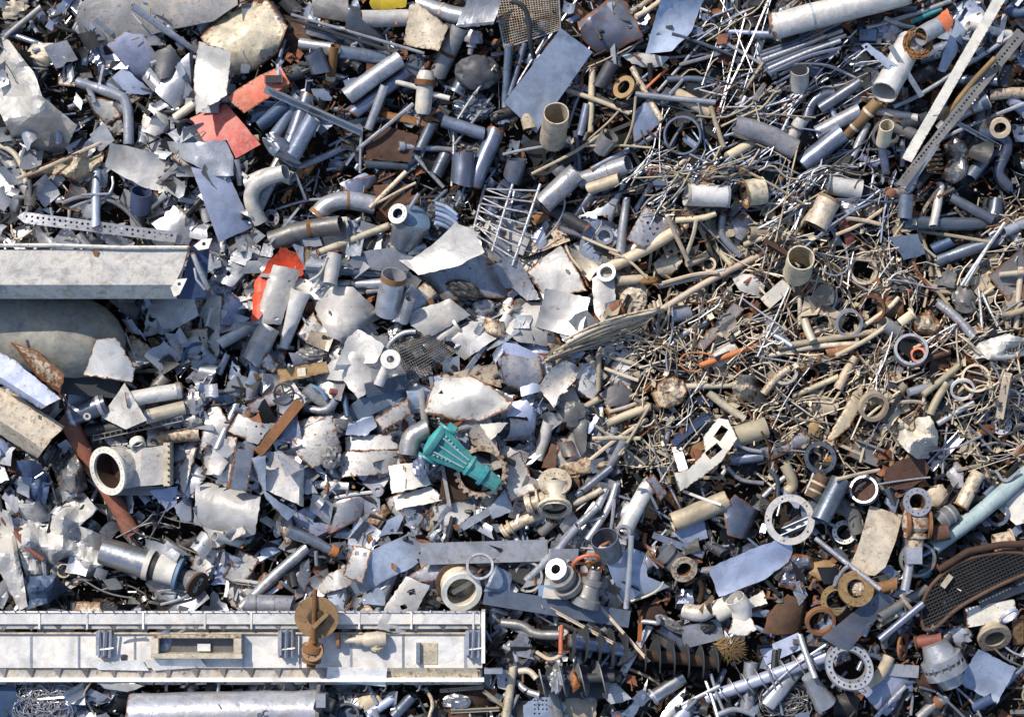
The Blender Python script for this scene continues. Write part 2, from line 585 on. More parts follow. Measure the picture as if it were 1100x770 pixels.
# ------------------------------------------------------------------ kinds of scrap
def sheet_mb(P, zf, th, rng, folds=(), cr=0.5, curl=None, holes=(), jag=0.6, res=None, wr=None):
    """P grid-unit outline; zf(x,y)->z base plane. returns MB and list of vertex heights"""
    if area2(P) < 0:
        P = P[::-1]
    xs = [p[0] for p in P]; ys = [p[1] for p in P]
    cx, cy = sum(xs) / len(P), sum(ys) / len(P)
    size = max(max(xs) - min(xs), max(ys) - min(ys))
    sp = max(3.0, size / 16)
    out = []
    n = len(P)
    for k in range(n):
        a, b = P[k], P[(k + 1) % n]
        l = math.hypot(b[0] - a[0], b[1] - a[1])
        m = max(1, int(l / sp))
        for i in range(m):
            t = i / m
            x = a[0] + (b[0] - a[0]) * t; y = a[1] + (b[1] - a[1]) * t
            if i:
                x += rng.uniform(-jag, jag); y += rng.uniform(-jag, jag)
            out.append((x, y))
    inset = []
    m = len(out)
    for k in range(m):
        a, b, c = out[k - 1], out[k], out[(k + 1) % m]
        dx, dy = c[0] - a[0], c[1] - a[1]
        l = math.hypot(dx, dy) or 1
        q = (b[0] - dy / l * 2.2, b[1] + dx / l * 2.2)
        if inpoly(q, out):
            inset.append(q)
    inner = list(inset)
    g = res or max(4.0, size / 11)
    y = min(ys) + g * 0.5
    while y < max(ys):
        x = min(xs) + g * 0.5
        while x < max(xs):
            q = (x + rng.uniform(-.3, .3) * g, y + rng.uniform(-.3, .3) * g)
            if inpoly(q, out) and min((q[0] - o[0]) ** 2 + (q[1] - o[1]) ** 2 for o in out) > 9:
                inner.append(q)
            x += g
        y += g
    fl = []
    for (x1, y1, x2, y2, s) in folds:
        l = math.hypot(x2 - x1, y2 - y1)
        nxv, nyv = (y2 - y1) / l, -(x2 - x1) / l
        fl.append((x1, y1, nxv, nyv, s))
        k = int(l / 2.5)
        for i in range(k + 1):
            q = (x1 + (x2 - x1) * i / max(k, 1), y1 + (y2 - y1) * i / max(k, 1))
            if inpoly(q, out):
                inner.append(q)
    V, tr = cdt(out, [h for h in holes], inner)
    # random creases
    cre = []
    for _ in range(3 if cr > 0.05 else 0):
        a = rng.uniform(0, math.pi)
        cre.append((cx + rng.uniform(-.35, .35) * size, cy + rng.uniform(-.35, .35) * size, math.cos(a), math.sin(a), rng.uniform(-.22, .22) * cr))
    so = rng.uniform(0, 100)
    wav = [(math.cos(a), math.sin(a), rng.choice((.45, .8, 1.3, 2.0)), rng.uniform(0, 2)) for a in [rng.uniform(0, math.pi) for _ in range(7)]]
    H = []
    for v in V:
        z = zf(v[0], v[1])
        for (x1, y1, a, b, s) in fl:
            d = (v[0] - x1) * a + (v[1] - y1) * b
            if d > 0:
                z += s * d
        for (x1, y1, a, b, s) in cre:
            z += s * abs((v[0] - x1) * a + (v[1] - y1) * b) - s * size * 0.12
        if curl:
            a = math.radians(curl[0])
            d = (v[0] - cx) * math.sin(a) + (v[1] - cy) * math.cos(a)
            z -= curl[1] * d * d / (size * 0.5)
        if cr:
            f = 3.2 / size
            z += cr * size * 0.12 * noise.noise(Vector((v[0] * f + so, v[1] * f, so)))
            z += cr * size * 0.03 * noise.noise(Vector((v[0] * f * 3 + so, v[1] * f * 3, so + 5)))
        if wr:
            wn_ = 0.55 * noise.noise(Vector((v[0] / wr[1] * .6 + so, v[1] / wr[1] * .6, so)))
            for (ca, sa, fq, ph) in wav:
                u = (v[0] * ca + v[1] * sa) * fq / wr[1] + ph + wn_
                z += wr[0] * (abs((u % 2) - 1) - .5) / fq
        H.append(z)
    ed = []
    for i, v in enumerate(V):
        d = min((v[0] - o[0]) ** 2 + (v[1] - o[1]) ** 2 for o in out)
        ed.append(1.0 if d < 0.3 else 0.42 * math.exp(-math.sqrt(d) / 4.5))
    mb = MB(smooth=not wr)
    slab(mb, [(v[0], -v[1]) for v in V], tr, lambda i: W(V[i][0], V[i][1], H[i]), lambda i: W(V[i][0], V[i][1], H[i] - th), ed)
    return mb, H

def sheet(label, pts, mat='white', tilt=None, folds=(), cr=0.5, curl=None, holes=(), th=1.0, name='metal_sheet', cat='sheet metal',
          lift=0.0, lm=None, jag=0.7, pct=94, hero=True, group=None, rng=None, build=True, res=None, wr=None):
    rng = rng or random.Random(hash(label) % 99991 if False else sum(ord(c) * (i + 1) for i, c in enumerate(label)))
    P = [cv(p) for p in pts]
    F = [cv(f[:2]) + cv(f[2:4]) + (f[4],) for f in folds]
    Hs = []
    for h in holes:
        if len(h) == 3:
            c = cv(h[:2]); Hs.append(circle(c[0], c[1], h[2] / TS, 8))
        else:
            c = cv(h[:2]); a = math.radians(h[4] if len(h) > 4 else 0)
            w, hh = h[2] / TS / 2, h[3] / TS / 2
            Hs.append([(c[0] + sx * w * math.cos(a) - sy * hh * math.sin(a), c[1] + sx * w * math.sin(a) + sy * hh * math.cos(a))
                       for sx, sy in ((-1, -1), (1, -1), (1, 1), (-1, 1))])
    if hero and not F and not wr and cr >= .15:
        # a bent-over rim along the longest side
        n_ = len(P)
        k_ = max(range(n_), key=lambda i: math.hypot(P[(i + 1) % n_][0] - P[i][0], P[(i + 1) % n_][1] - P[i][1]))
        (xa, ya), (xb, yb) = P[k_][:2], P[(k_ + 1) % n_][:2]
        gx_, gy_ = sum(p[0] for p in P) / n_, sum(p[1] for p in P) / n_
        f_ = rng.uniform(.16, .3)
        qa = (xa + (gx_ - (xa + xb) / 2) * f_, ya + (gy_ - (ya + yb) / 2) * f_); qb = (xb + (gx_ - (xa + xb) / 2) * f_, yb + (gy_ - (ya + yb) / 2) * f_)
        if (gx_ - qa[0]) * (qb[1] - qa[1]) - (gy_ - qa[1]) * (qb[0] - qa[0]) > 0:
            qa, qb = qb, qa
        F = [qa + qb + (rng.choice((-1.6, -1.0, -.7, .5)),)]
    s, m, cx, cy, z0, a, b = settle_plane(P, pct, tilt=tilt)
    z0 += lift + th + (1.5 if hero else 0) + (wr[0] * .8 if wr else 0)
    zf = lambda x, y: z0 + a * (x - cx) + b * (y - cy)
    if curl is None and hero and cr > .04:
        curl = (rng.uniform(0, 180), rng.choice((-.18, .12, .22, .35)) if cr < .15 else rng.choice((-.4, .4, .6, .8)))
    mb, H = sheet_mb(P, zf, th, rng, F, cr, curl, Hs, jag, res, wr)
    raise_hm(s, m, z0 + a * (GXX[s] - cx) + b * (GYY[s] - cy) + 0.5, hero)
    T = Thing(name, label, cat, group, lm)
    T.part(name, mb, mat)
    T.z = zf
    return T.done() if build else T

def settle_line(P, r, pct=80, maxs=0.5):
    s, m, T = mask_line(P, r * 0.8)
    h, t = HM[s][m], T[m]
    k = 0.0
    L = sum(math.hypot(P[i + 1][0] - P[i][0], P[i + 1][1] - P[i][1]) for i in range(len(P) - 1)) or 1
    if len(h) > 4 and t.max() - t.min() > 0.3:
        A = np.c_[np.ones(len(h)), t]
        co = np.linalg.lstsq(A, h, rcond=None)[0]
        k = float(np.clip(co[1], -maxs * L, maxs * L))
    z0 = float(np.percentile(h - k * t, pct))
    return s, m, T, z0, k

def path3(P, r, pct, lift, dz=None):
    """grid points with heights for a run of pipe lying on the heap"""
    s, m, T, z0, k = settle_line(P, r, pct)
    acc = 0
    L = sum(math.hypot(P[i + 1][0] - P[i][0], P[i + 1][1] - P[i][1]) for i in range(len(P) - 1)) or 1
    out = []
    for i, p in enumerate(P):
        if i:
            acc += math.hypot(p[0] - P[i - 1][0], p[1] - P[i - 1][1])
        out.append((p[0], p[1], z0 + k * acc / L + r * 0.85 + lift + (p[2] if len(p) > 2 else 0)))
    return out, s, m, T, z0 + lift + r * 0.85, k

def pipe(label, pts, r, mat='galv', open=True, wall=None, flanges=(), bands=(), dent=0.08, name='pipe', cat='pipe', lift=0.0, lm=None,
         pct=80, hero=True, group=None, n=None, rnd_corner=3, squash=0.0, part='tube', skew=None):
    rr = r if isinstance(r, (list, tuple)) else (r, r)
    rr = [x / TS for x in rr]
    rm = max(rr)
    P = [cv(p) for p in pts]
    D, s, m, T, z0, k = path3(P, rm, pct, lift)
    raise_hm(s, m, z0 + k * T + rm * 0.8, hero)
    if len(D) > 2 and rnd_corner:
        D = chaikin(D, rnd_corner)
    V = [W(*p) for p in D]
    M = len(V)
    R = [(rr[0] + (rr[1] - rr[0]) * i / (M - 1)) * U for i in range(M)]
    if dent and M == 2:
        k2 = 7
        V = [V[0].lerp(V[1], i / k2) for i in range(k2 + 1)]
        R = [R[0] + (R[1] - R[0]) * i / k2 for i in range(k2 + 1)]
        M = k2 + 1
    n = n or (7 if rm < 2.5 else 10 if rm < 5 else 16 if rm < 12 else 24)
    mb = MB()
    w = (wall / TS * U) if wall else max(0.006, rm * U * 0.1)
    tube(mb, V, R, n, w if open else None, dent, seed=P[0][0], squash=squash, skew=skew or ((0, 0) if flanges or not open else (rnd.uniform(-.35, .35), rnd.uniform(-.35, .35))))
    Tg = Thing(name, label, cat, group, lm)
    Tg.part(part, mb, mat)
    for fl in flanges:
        # (position 0..1, radius factor, material, holes, thickness tile units)
        t, f, fm = fl[0], fl[1], fl[2]
        i = t * (M - 1); i0 = min(int(i), M - 2)
        c = V[i0].lerp(V[i0 + 1], i - i0)
        d = (V[i0 + 1] - V[i0]).normalized()
        if t == 0:
            d = -d
        a = d.orthogonal().normalized(); b = d.cross(a)
        q = MB()
        rl = R[i0]
        annulus(q, c + d * 0.004, (a, b, d), rl * f, rl * (0.84 if t in (0, 1) else 1.01), (fl[4] / TS * U if len(fl) > 4 else 0.03),
                fl[3] if len(fl) > 3 else 8, rl * (f - 1) * 0.22, 28)
        Tg.part('flange', q, fm)
    for (t, f, bm, wd) in bands:
        i = t * (M - 1); i0 = min(int(i), M - 2)
        c = V[i0].lerp(V[i0 + 1], i - i0)
        d = (V[i0 + 1] - V[i0]).normalized() * (wd / TS * U / 2)
        q = MB()
        tube(q, [c - d, c + d], R[i0] * f, n, R[i0] * (f - 0.99), edge=False)
        Tg.part('collar', q, bm)
    Tg.D = D
    return Tg.done()

def rod(label, pts, r=4, mat='grey', name='steel_rod', cat='rod', **k):
    k.setdefault('pct', 85)
    return pipe(label, pts, r, mat, open=False, dent=0.0, name=name, cat=cat, part=name, **k)

def ring(label, c, R, r, mat='white', tilt=(0, 0), th=8, holes=0, hr=None, depth=0, depthmat=None, name='ring_flange', cat='flange',
         lift=0.0, lm=None, pct=85, hero=True, group=None, floor=None, sx=0.92):
    x, y = cv(c)[:2]
    R, r, th, depth = R / TS, r / TS, th / TS, depth / TS
    P = circle(x, y, R * 0.8, 12)
    s, m, cx, cy, z0, a, b = settle_plane(P, pct, tilt=(0, 0))
    fr = tilt_frame(*tilt)
    z = z0 + th + R * math.sin(math.radians(tilt[1])) * 0.8 + lift
    cc = W(x, y, z)
    raise_hm(s, m, z - (0 if r < R * 0.5 else 12), hero)
    mb = MB()
    annulus(mb, cc, fr, R * U, r * U, th * U, holes, (hr / TS * U) if hr else (R - r) * U * 0.17, 40 if R > 9 else 24)
    T = Thing(name, label, cat, group, lm)
    T.part('ring' if depth else name, mb, mat)
    if depth:
        q = MB()
        tube(q, [cc - fr[2] * (th * U), cc - fr[2] * ((th + depth) * U)], (r + (R - r) * 0.3) * U, 24, (R - r) * 0.28 * U, edge=False)
        T.part('pipe_stub', q, depthmat or mat)
    if floor:
        q = MB()
        annulus(q, cc - fr[2] * (th * U * 0.9), fr, r * U * 0.99, 0, 0.012, 0, 0, 28)
        T.part('blank_plate', q, floor)
    T.c, T.fr = cc, fr
    return T.done()

PROF = {
    'L': lambda w, h, t: [(-w, 0), (w, 0), (w, t), (-w + t, t), (-w + t, h), (-w, h)],
    'C': lambda w, h, t: [(-w, 0), (w, 0), (w, h), (w - t, h), (w - t, t), (-w + t, t), (-w + t, h), (-w, h)],
    'U': lambda w, h, t: [(-w, h), (-w, 0), (-w + t, 0), (-w + t, h - t), (w - t, h - t), (w - t, 0), (w, 0), (w, h)][::-1],
    'box': lambda w, h, t: [(-w, 0), (w, 0), (w, h), (-w, h)],
    'flat': lambda w, h, t: [(-w, 0), (w, 0), (w, t), (-w, t)],
    'I': lambda w, h, t: [(-w, 0), (w, 0), (w, t), (t / 2, t), (t / 2, h - t), (w, h - t), (w, h), (-w, h), (-w, h - t), (-t / 2, h - t), (-t / 2, t), (-w, t)],
}
def extrude(mb, p, q, prof, side, up):
    n = len(prof)
    V = []
    d = (q - p).normalized()
    L = (q - p).length
    c = min(0.03, L * 0.2)
    st = [p, p + d * c, q - d * c, q]
    for s_ in st:
        for (x, y) in prof:
            V.append(s_ + side * x + up * y)
    ed = [1.0] * n + [0.0] * (2 * n) + [1.0] * n
    F = []
    for i in range(3):
        for k in range(n):
            k2 = (k + 1) % n
            F.append((i * n + k, i * n + k2, (i + 1) * n + k2, (i + 1) * n + k))
    # caps triangulated through the outline (profiles may be concave)
    _, tr = cdt(prof)
    for f in tr:
        F.append((f[0], f[2], f[1]))
        F.append((3 * n + f[0], 3 * n + f[1], 3 * n + f[2]))
    mb.add(V, F, ed)
    return mb

def bar(label, p, q, w, mat='grey', prof='L', h=None, roll=0.0, name='steel_bar', cat='bar', lift=0.0, lm=None, pct=82, hero=True,
        group=None, t=None, dz=(0, 0), build=True):
    P = [cv(p)[:2], cv(q)[:2]]
    w = w / TS
    h = (h / TS) if h else w * 0.9
    t = (t / TS) if t else max(0.8, w * 0.12)
    s, m, T, z0, k = settle_line(P, w / 2, pct)
    a = W(P[0][0], P[0][1], z0 + lift + dz[0] / TS); b = W(P[1][0], P[1][1], z0 + k + lift + dz[1] / TS)
    raise_hm(s, m, z0 + k * T + h * 0.9 + lift, hero)
    d = (b - a).normalized()
    side = d.cross(Vector((0, 0, 1))).normalized()
    up = side.cross(d)
    if roll:
        M = Matrix.Rotation(math.radians(roll), 3, d)
        side = M @ side; up = M @ up
    mb = MB(smooth=False)
    extrude(mb, a, b, [(x * U, y * U) for x, y in PROF[prof](w / 2, h, t)], side, up)
    T_ = Thing(name, label, cat, group, lm)
    T_.part(name, mb, mat)
    T_.a, T_.b, T_.side, T_.up = a, b, side, up
    return T_.done() if build else T_

def wheel(label, c, R, mat, tilt=(0, 0), spokes=3, r=None, lift=0.0, lm=None, name='handwheel', stem=0, stemmat='grey'):
    x, y = cv(c)[:2]
    R = R / TS
    r = (r / TS) if r else R * 0.11
    s, m, cx, cy, z0, a, b = settle_plane(circle(x, y, R * .8, 12), 85, tilt=(0, 0))
    fr = tilt_frame(*tilt)
    cc = W(x, y, z0 + r + R * math.sin(math.radians(tilt[1])) * .8 + lift + stem / TS)
    raise_hm(s, m, z0 + r, True)
    T = Thing(name, label, 'handwheel', None, lm)
    q = MB()
    P = [cc + fr[0] * (math.cos(t) * R * U) + fr[1] * (math.sin(t) * R * U) for t in [2 * math.pi * k / 28 for k in range(29)]]
    tube(q, P, r * U, 8, edge=False)
    T.part('rim', q, mat)
    for k in range(spokes):
        t = 2 * math.pi * k / spokes + 0.5
        q = MB()
        tube(q, [cc, cc + (fr[0] * math.cos(t) + fr[1] * math.sin(t)) * (R * U)], r * U * .75, 6, edge=False)
        T.part('spoke', q, mat)
    q = MB()
    lathe(q, cc - fr[2] * (R * .2 * U), cc + fr[2] * (R * .15 * U), [(0, R * .2 * U), (1, R * .17 * U)], 12)
    T.part('hub', q, mat)
    if stem:
        q = MB()
        lathe(q, cc - fr[2] * (R * .2 * U), cc - fr[2] * ((R * .2 + stem / TS) * U), [(0, R * .09 * U), (1, R * .09 * U)], 10)
        T.part('stem', q, stemmat)
    return T.done()

def auger(label, p, q, R, rs, turns, mat='galv', shaft='galv', lm=None, lift=0.0, th=2.2):
    P = [cv(p)[:2], cv(q)[:2]]
    R, rs = R / TS, rs / TS
    s, m, T, z0, k = settle_line(P, R, 55)
    a = W(P[0][0], P[0][1], z0 + R * .75 + lift); b = W(P[1][0], P[1][1], z0 + k + R * .75 + lift)
    raise_hm(s, m, z0 + k * T + R + lift, True)
    d = b - a
    ax = d.normalized(); e1 = ax.orthogonal().normalized(); e2 = ax.cross(e1)
    Tg = Thing('screw_conveyor', label, 'auger', None, lm)
    mb = MB(); tube(mb, [a - ax * .03, b + ax * .03], rs * U, 16)
    Tg.part('shaft', mb, shaft)
    mb = MB()
    n = int(turns * 22)
    V = []; F = []
    for i in range(n + 1):
        t = i / n
        th_ = 2 * math.pi * turns * t
        o = e1 * math.cos(th_) + e2 * math.sin(th_)
        c = a + d * t
        w = ax * (th / TS * U)
        V += [c + o * (rs * U * .95) - w, c + o * (R * U) - w, c + o * (R * U) + w, c + o * (rs * U * .95) + w]
    for i in range(n):
        for k in range(4):
            k2 = (k + 1) % 4
            F.append((i * 4 + k, i * 4 + k2, i * 4 + 4 + k2, i * 4 + 4 + k))
    F += [(3, 2, 1, 0), (n * 4, n * 4 + 1, n * 4 + 2, n * 4 + 3)]
    mb.add(V, F)
    Tg.part('screw_blade', mb, mat)
    return Tg.done()

def lump(label, c, rx, ry, mat, amp=0.5, freq=2.2, name='crumpled_lump', cat='scrap', hz=0.5, lm=None, rot=0, lift=0.0, sub=22, ridged=False):
    """closed crumpled body (foil, cloth, clay-like scrap)"""
    x, y = cv(c)[:2]
    rx, ry = rx / TS, ry / TS
    s, m, cx, cy, z0, a, b = settle_plane(circle(x, y, (rx + ry) / 2 * .8, 12), 70, tilt=(0, 0))
    hz_ = hz * (rx + ry) / 2
    z = z0 + hz_ * .4 + lift
    raise_hm(s, m, z + hz_ * .5, True)
    V = []; F = []
    so = sum(ord(ch) for ch in label) % 97
    nu, nv = sub, sub // 2
    ca, sa = math.cos(math.radians(rot)), math.sin(math.radians(rot))
    for j in range(nv + 1):
        ph = math.pi * j / nv
        for i in range(nu):
            th = 2 * math.pi * i / nu
            d = Vector((math.cos(ph), math.sin(ph) * math.cos(th), math.sin(ph) * math.sin(th)))
            k = noise.noise(d * freq + Vector((so, 0, 0))) + .5 * noise.noise(d * freq * 2.7 + Vector((0, so, 0)))
            if ridged:
                k = .35 - 1.3 * abs(k)
            f = 1 + amp * k
            ux, uy = d.x * rx * f, d.y * ry * f
            V.append(W(x + ux * ca - uy * sa, y + ux * sa + uy * ca, z + d.z * hz_ * f))
    for j in range(nv):
        for i in range(nu):
            i2 = (i + 1) % nu
            F.append((j * nu + i, j * nu + i2, (j + 1) * nu + i2, (j + 1) * nu + i))
    mb = MB(smooth=not ridged)
    mb.add(V, F)
    T = Thing(name, label, cat, None, lm)
    T.part(name, mb, mat)
    return T.done()
# ------------------------------------------------------------------ ground and the heap's dark core
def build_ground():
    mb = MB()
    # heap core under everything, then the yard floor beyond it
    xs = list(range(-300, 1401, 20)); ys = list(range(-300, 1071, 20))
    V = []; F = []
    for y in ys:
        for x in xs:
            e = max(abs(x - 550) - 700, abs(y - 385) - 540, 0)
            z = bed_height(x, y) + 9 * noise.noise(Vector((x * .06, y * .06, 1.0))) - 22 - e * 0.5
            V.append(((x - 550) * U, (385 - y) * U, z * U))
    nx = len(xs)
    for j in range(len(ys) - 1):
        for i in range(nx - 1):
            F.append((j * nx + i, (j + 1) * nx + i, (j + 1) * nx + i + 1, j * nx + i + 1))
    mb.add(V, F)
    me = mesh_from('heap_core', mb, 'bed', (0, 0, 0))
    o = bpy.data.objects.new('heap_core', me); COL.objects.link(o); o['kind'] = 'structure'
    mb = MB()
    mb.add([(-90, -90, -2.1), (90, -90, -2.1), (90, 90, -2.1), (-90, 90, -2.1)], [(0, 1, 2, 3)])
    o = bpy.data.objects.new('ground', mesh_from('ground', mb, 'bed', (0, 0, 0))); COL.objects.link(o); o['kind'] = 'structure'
build_ground()

# ------------------------------------------------------------------ unsorted scrap between the larger pieces
ZONES = [
    # x0,y0,x1,y1, colours, weights pipe/sheet/bar/ring/rod, main rod direction (deg), spread
    (-100, -100, 275, 260, 'white white pale grey cream galv steel tan', (2, 6, 2, .4, 2), 140, 60),
    (275, -100, 560, 250, 'galv galv galv pale dark dark grey brown soot steel', (6, 2.0, 2.5, .6, 3.5), 35, 50),
    (560, -100, 700, 230, 'galv galv pale steel dark grey tan', (2.5, 1.5, 2, .4, 7), 50, 45),
    (700, -100, 960, 220, 'galv pale galv grey tan galv white dark rust chrome', (1.3, 1.2, 2, .5, 9), 25, 40),
    (960, -100, 1200, 300, 'galv galv steel galv dark pale dark grey', (6, 1.5, 1.5, .5, 3), 30, 60),
    (-100, 260, 210, 480, 'pale white grey galv cream dark brown', (2, 5, 2, .2, 1), 10, 60),
    (-100, 480, 230, 660, 'dark grey dark brown soot pale', (2, 2, 2, .2, 4), 20, 70),
    (210, 250, 420, 650, 'white pale steel white galv pale white rust chrome', (2, 7, 2, .2, 1), 60, 50),
    (420, 240, 660, 560, 'white pale white steel galv cream pale rust brown', (1.5, 8, 1.5, .3, 1.2), 30, 60),
    (660, 220, 1200, 480, 'tan tan cream grey tan cream brown rust pale orangepaint dark', (1.5, 3, 1.5, 1.2, 9), 30, 55),
    (420, 560, 820, 900, 'grey galv dark dark steel brown soot pale', (3.5, 3, 3, .6, 3), 120, 60),
    (820, 480, 1200, 900, 'grey galv dark brown dark steel soot rust pale', (4, 2.5, 2.5, 1.0, 3), 40, 60),
    (-200, 640, 420, 900, 'dark grey galv pale brown', (3, 3, 2, .2, 3), 10, 60),
]
def zone(x, y):
    for z in ZONES:
        if z[0] <= x < z[2] and z[1] <= y < z[3]:
            return z
    return ZONES[3]

FILL = []      # (Thing, kind word, colour, size word)
COUNT = {'pipe': 0, 'sheet': 0, 'bar': 0, 'ring': 0, 'rod': 0, 'wire': 0}
LIMIT = {'pipe': 290, 'sheet': 330, 'bar': 240, 'ring': 70, 'rod': 165, 'wire': 110}
FN = {'pipe': ('pipe_offcut', 'pipe', 'pipe offcut', 'pipe offcuts among the heap'), 'sheet': ('scrap_sheet', 'sheet metal', 'scrap sheet', 'small scrap sheets among the heap'),
      'bar': ('channel_offcut', 'bar', 'channel offcut', 'channel offcuts among the heap'), 'ring': ('pipe_ring', 'ring', 'cut ring', 'cut pipe rings among the heap'),
      'rod': ('steel_rod', 'rod', 'thin rod', 'thin rods strewn over the heap'), 'wire': ('bent_wire', 'wire', 'bent wire', 'bent wires strewn over the heap')}

def hero_cover(P, r):
    s, m, _ = mask_line(P, r)
    return float(HERO[s][m].mean()) if m.any() else 0.0

TANK_SPOT = lambda x, y: x < 132 and 316 < y < 402
def filler(kind, x, y, scale=1.0, avoid=None, pct=55, colours=None, bend=None):
    if TANK_SPOT(x, y):
        return
    if COUNT[kind] >= LIMIT[kind]:
        return
    z = zone(x, y)
    col = rnd.choice((colours or z[4]).split())
    th = math.radians(rnd.gauss(z[6], z[7]))
    whole()
    ux, uy = math.cos(th), -math.sin(th)
    nm, cat, kw, grp = FN[kind]
    T = None
    if kind == 'pipe':
        L = rnd.uniform(22, 75) * scale; r = min(rnd.uniform(3.0, 9.5) * (0.6 + .4 * scale), L * .3)
        P = [(x - ux * L / 2, y - uy * L / 2, rnd.uniform(-.2, .2) * L), (x + ux * L / 2, y + uy * L / 2)]
        if rnd.random() < .22:
            a = th + rnd.choice((-1, 1)) * rnd.uniform(.8, 1.6)
            P = [P[0][:2], (x, y), (x + math.cos(a) * L * .45, y - math.sin(a) * L * .45)]
        if avoid is not None and hero_cover(P, r) > avoid: return
        fl = [(rnd.choice((0, 1)), 1.5, col, 8)] if rnd.random() < .15 and r > 4 else ()
        T = pipe('x', P, r, col, name=nm, cat=cat, hero=False, pct=pct, group=grp, flanges=fl, dent=rnd.choice((.05, .1, .22)), squash=rnd.choice((0, 0, .15, .45)), skew=(rnd.uniform(-.7, .7), rnd.uniform(-.7, .7)) if not fl else None)
        size = L
    elif kind == 'sheet':
        L = rnd.uniform(16, 46) * scale; w = L * rnd.uniform(.4, .9)
        n = 4 if bend else rnd.choice((4, 4, 5, 6))
        P = []
        for k in range(n):
            a = 2 * math.pi * (k + rnd.uniform(.2, .8)) / n
            px_, py_ = math.cos(a) * L * .6, math.sin(a) * w * .6
            if bend:
                px_, py_ = (-1, 1, 1, -1)[k] * L * .5 * rnd.uniform(.86, 1), (-1, -1, 1, 1)[k] * w * .5 * rnd.uniform(.8, 1)
            P.append((x + px_ * ux - py_ * uy, y + px_ * uy + py_ * ux))
        fo = ()
        if bend and rnd.random() < .65:
            q = rnd.choice((-.28, .28)) * w
            fo = [(x - ux * L - uy * q, y - uy * L + ux * q, x + ux * L - uy * q, y + uy * L + ux * q, rnd.choice((-1.4, -.8, .7, 1.2)))]
            if q > 0:
                fo = [(fo[0][2], fo[0][3], fo[0][0], fo[0][1], fo[0][4])]
        if avoid is not None and hero_cover([(x - ux * L * .4, y - uy * L * .4), (x + ux * L * .4, y + uy * L * .4)], w * .5) > avoid: return
        T = sheet('x', P, col, tilt=(rnd.uniform(-.4, .4), rnd.uniform(-.4, .4)), cr=rnd.choice((.2, .5, .9)), name=nm, cat=cat, hero=False, pct=pct,
                  group=grp, rng=rnd, curl=(rnd.uniform(0, 180), rnd.uniform(-.5, .9)) if rnd.random() < .5 else None, res=max(5, L / 5)) if not bend else sheet('x', P, col, tilt=(rnd.uniform(-.3, .3), rnd.uniform(-.3, .3)), cr=rnd.choice((.15, .3, .6)), name=nm, cat=cat, hero=False, pct=pct,
                  group=grp, rng=rnd, curl=(-math.degrees(th) + rnd.choice((0, 0, 90)), rnd.choice((-.6, .5, .8, 1.0))), res=max(4, L / 8), jag=.35, folds=fo)
        size = L
    elif kind == 'bar':
        L = rnd.uniform(25, 85) * scale; w = rnd.uniform(4, 11)
        P = [(x - ux * L / 2, y - uy * L / 2), (x + ux * L / 2, y + uy * L / 2)]
        if avoid is not None and hero_cover(P, w * .6) > avoid: return
        T = bar('x', P[0], P[1], w, col, rnd.choice(('L', 'C', 'U', 'flat', 'I', 'L')), roll=rnd.uniform(-70, 70), name=nm, cat=cat, hero=False, pct=pct, group=grp)
        size = L
    elif kind == 'ring':
        R = rnd.uniform(7, 15) * (0.5 + .5 * scale)
        if avoid is not None and hero_cover([(x - R, y), (x + R, y)], R) > avoid: return
        T = ring('x', (x, y), R, R * rnd.uniform(.6, .86), rnd.choice((col, 'cream', 'grey', 'rust')), (rnd.uniform(0, 360), rnd.uniform(5, 45)), rnd.uniform(2, 7),
                 rnd.choice((0, 0, 8)), name=nm, cat=cat, hero=False, pct=pct, group=grp)
        size = R * 2
    elif kind == 'rod':
        L = rnd.uniform(35, 120) * scale; r = rnd.uniform(.8, 2.0)
        b = rnd.uniform(-.10, .10) * L
        P = [(x - ux * L / 2, y - uy * L / 2), (x - uy * b, y + ux * b), (x + ux * L / 2, y + uy * L / 2)]
        if avoid is not None and hero_cover(P, 2) > avoid: return
        T = rod('x', P, r, col if col not in ('steel', 'brown') else 'tan', name=nm, cat=cat, hero=False, pct=max(pct, 72), group=grp, n=6, rnd_corner=2)
        size = L
    else:
        R = rnd.uniform(10, 34) * scale
        a0 = rnd.uniform(0, 6.28); span = rnd.uniform(1.5, 5)
        P = []
        for k in range(9):
            a = a0 + span * k / 8
            rr = R * (1 + .25 * math.sin(a * 2 + a0))
            P.append((x + rr * math.cos(a), y + rr * .8 * math.sin(a)))
        if avoid is not None and hero_cover(P, 2) > avoid: return
        T = rod('x', P, rnd.uniform(.5, .95), rnd.choice((col, 'grey', 'tan', 'pale')) if col != 'brown' else 'tan', name=nm, cat=cat, hero=False, pct=80, group=grp, n=5, rnd_corner=1)
        size = R * 2
    tiled()
    COUNT[kind] += 1
    FILL.append((T, kind, col, size))

def scatter(n, weights_i=None, scale=1.0, avoid=None, pct=55, x0=-70, y0=-70, x1=1170, y1=840, kinds=None, colours=None, bend=None, where=None):
    # jittered grid so the cover is even without being regular
    W_, H_ = x1 - x0, y1 - y0
    c = math.sqrt(W_ * H_ / n)
    spots = [(x0 + (i + rnd.random()) * c, y0 + (j + rnd.random()) * c) for i in range(int(W_ / c) + 1) for j in range(int(H_ / c) + 1)]
    rnd.shuffle(spots)
    ks = ('pipe', 'sheet', 'bar', 'ring', 'rod')
    for x, y in spots:
        if where and not where(x, y):
            continue
        if kinds:
            k = rnd.choice(kinds)
        else:
            k = rnd.choices(ks, zone(x, y)[5])[0]
        filler(k, x, y, scale, avoid, pct, colours, bend)

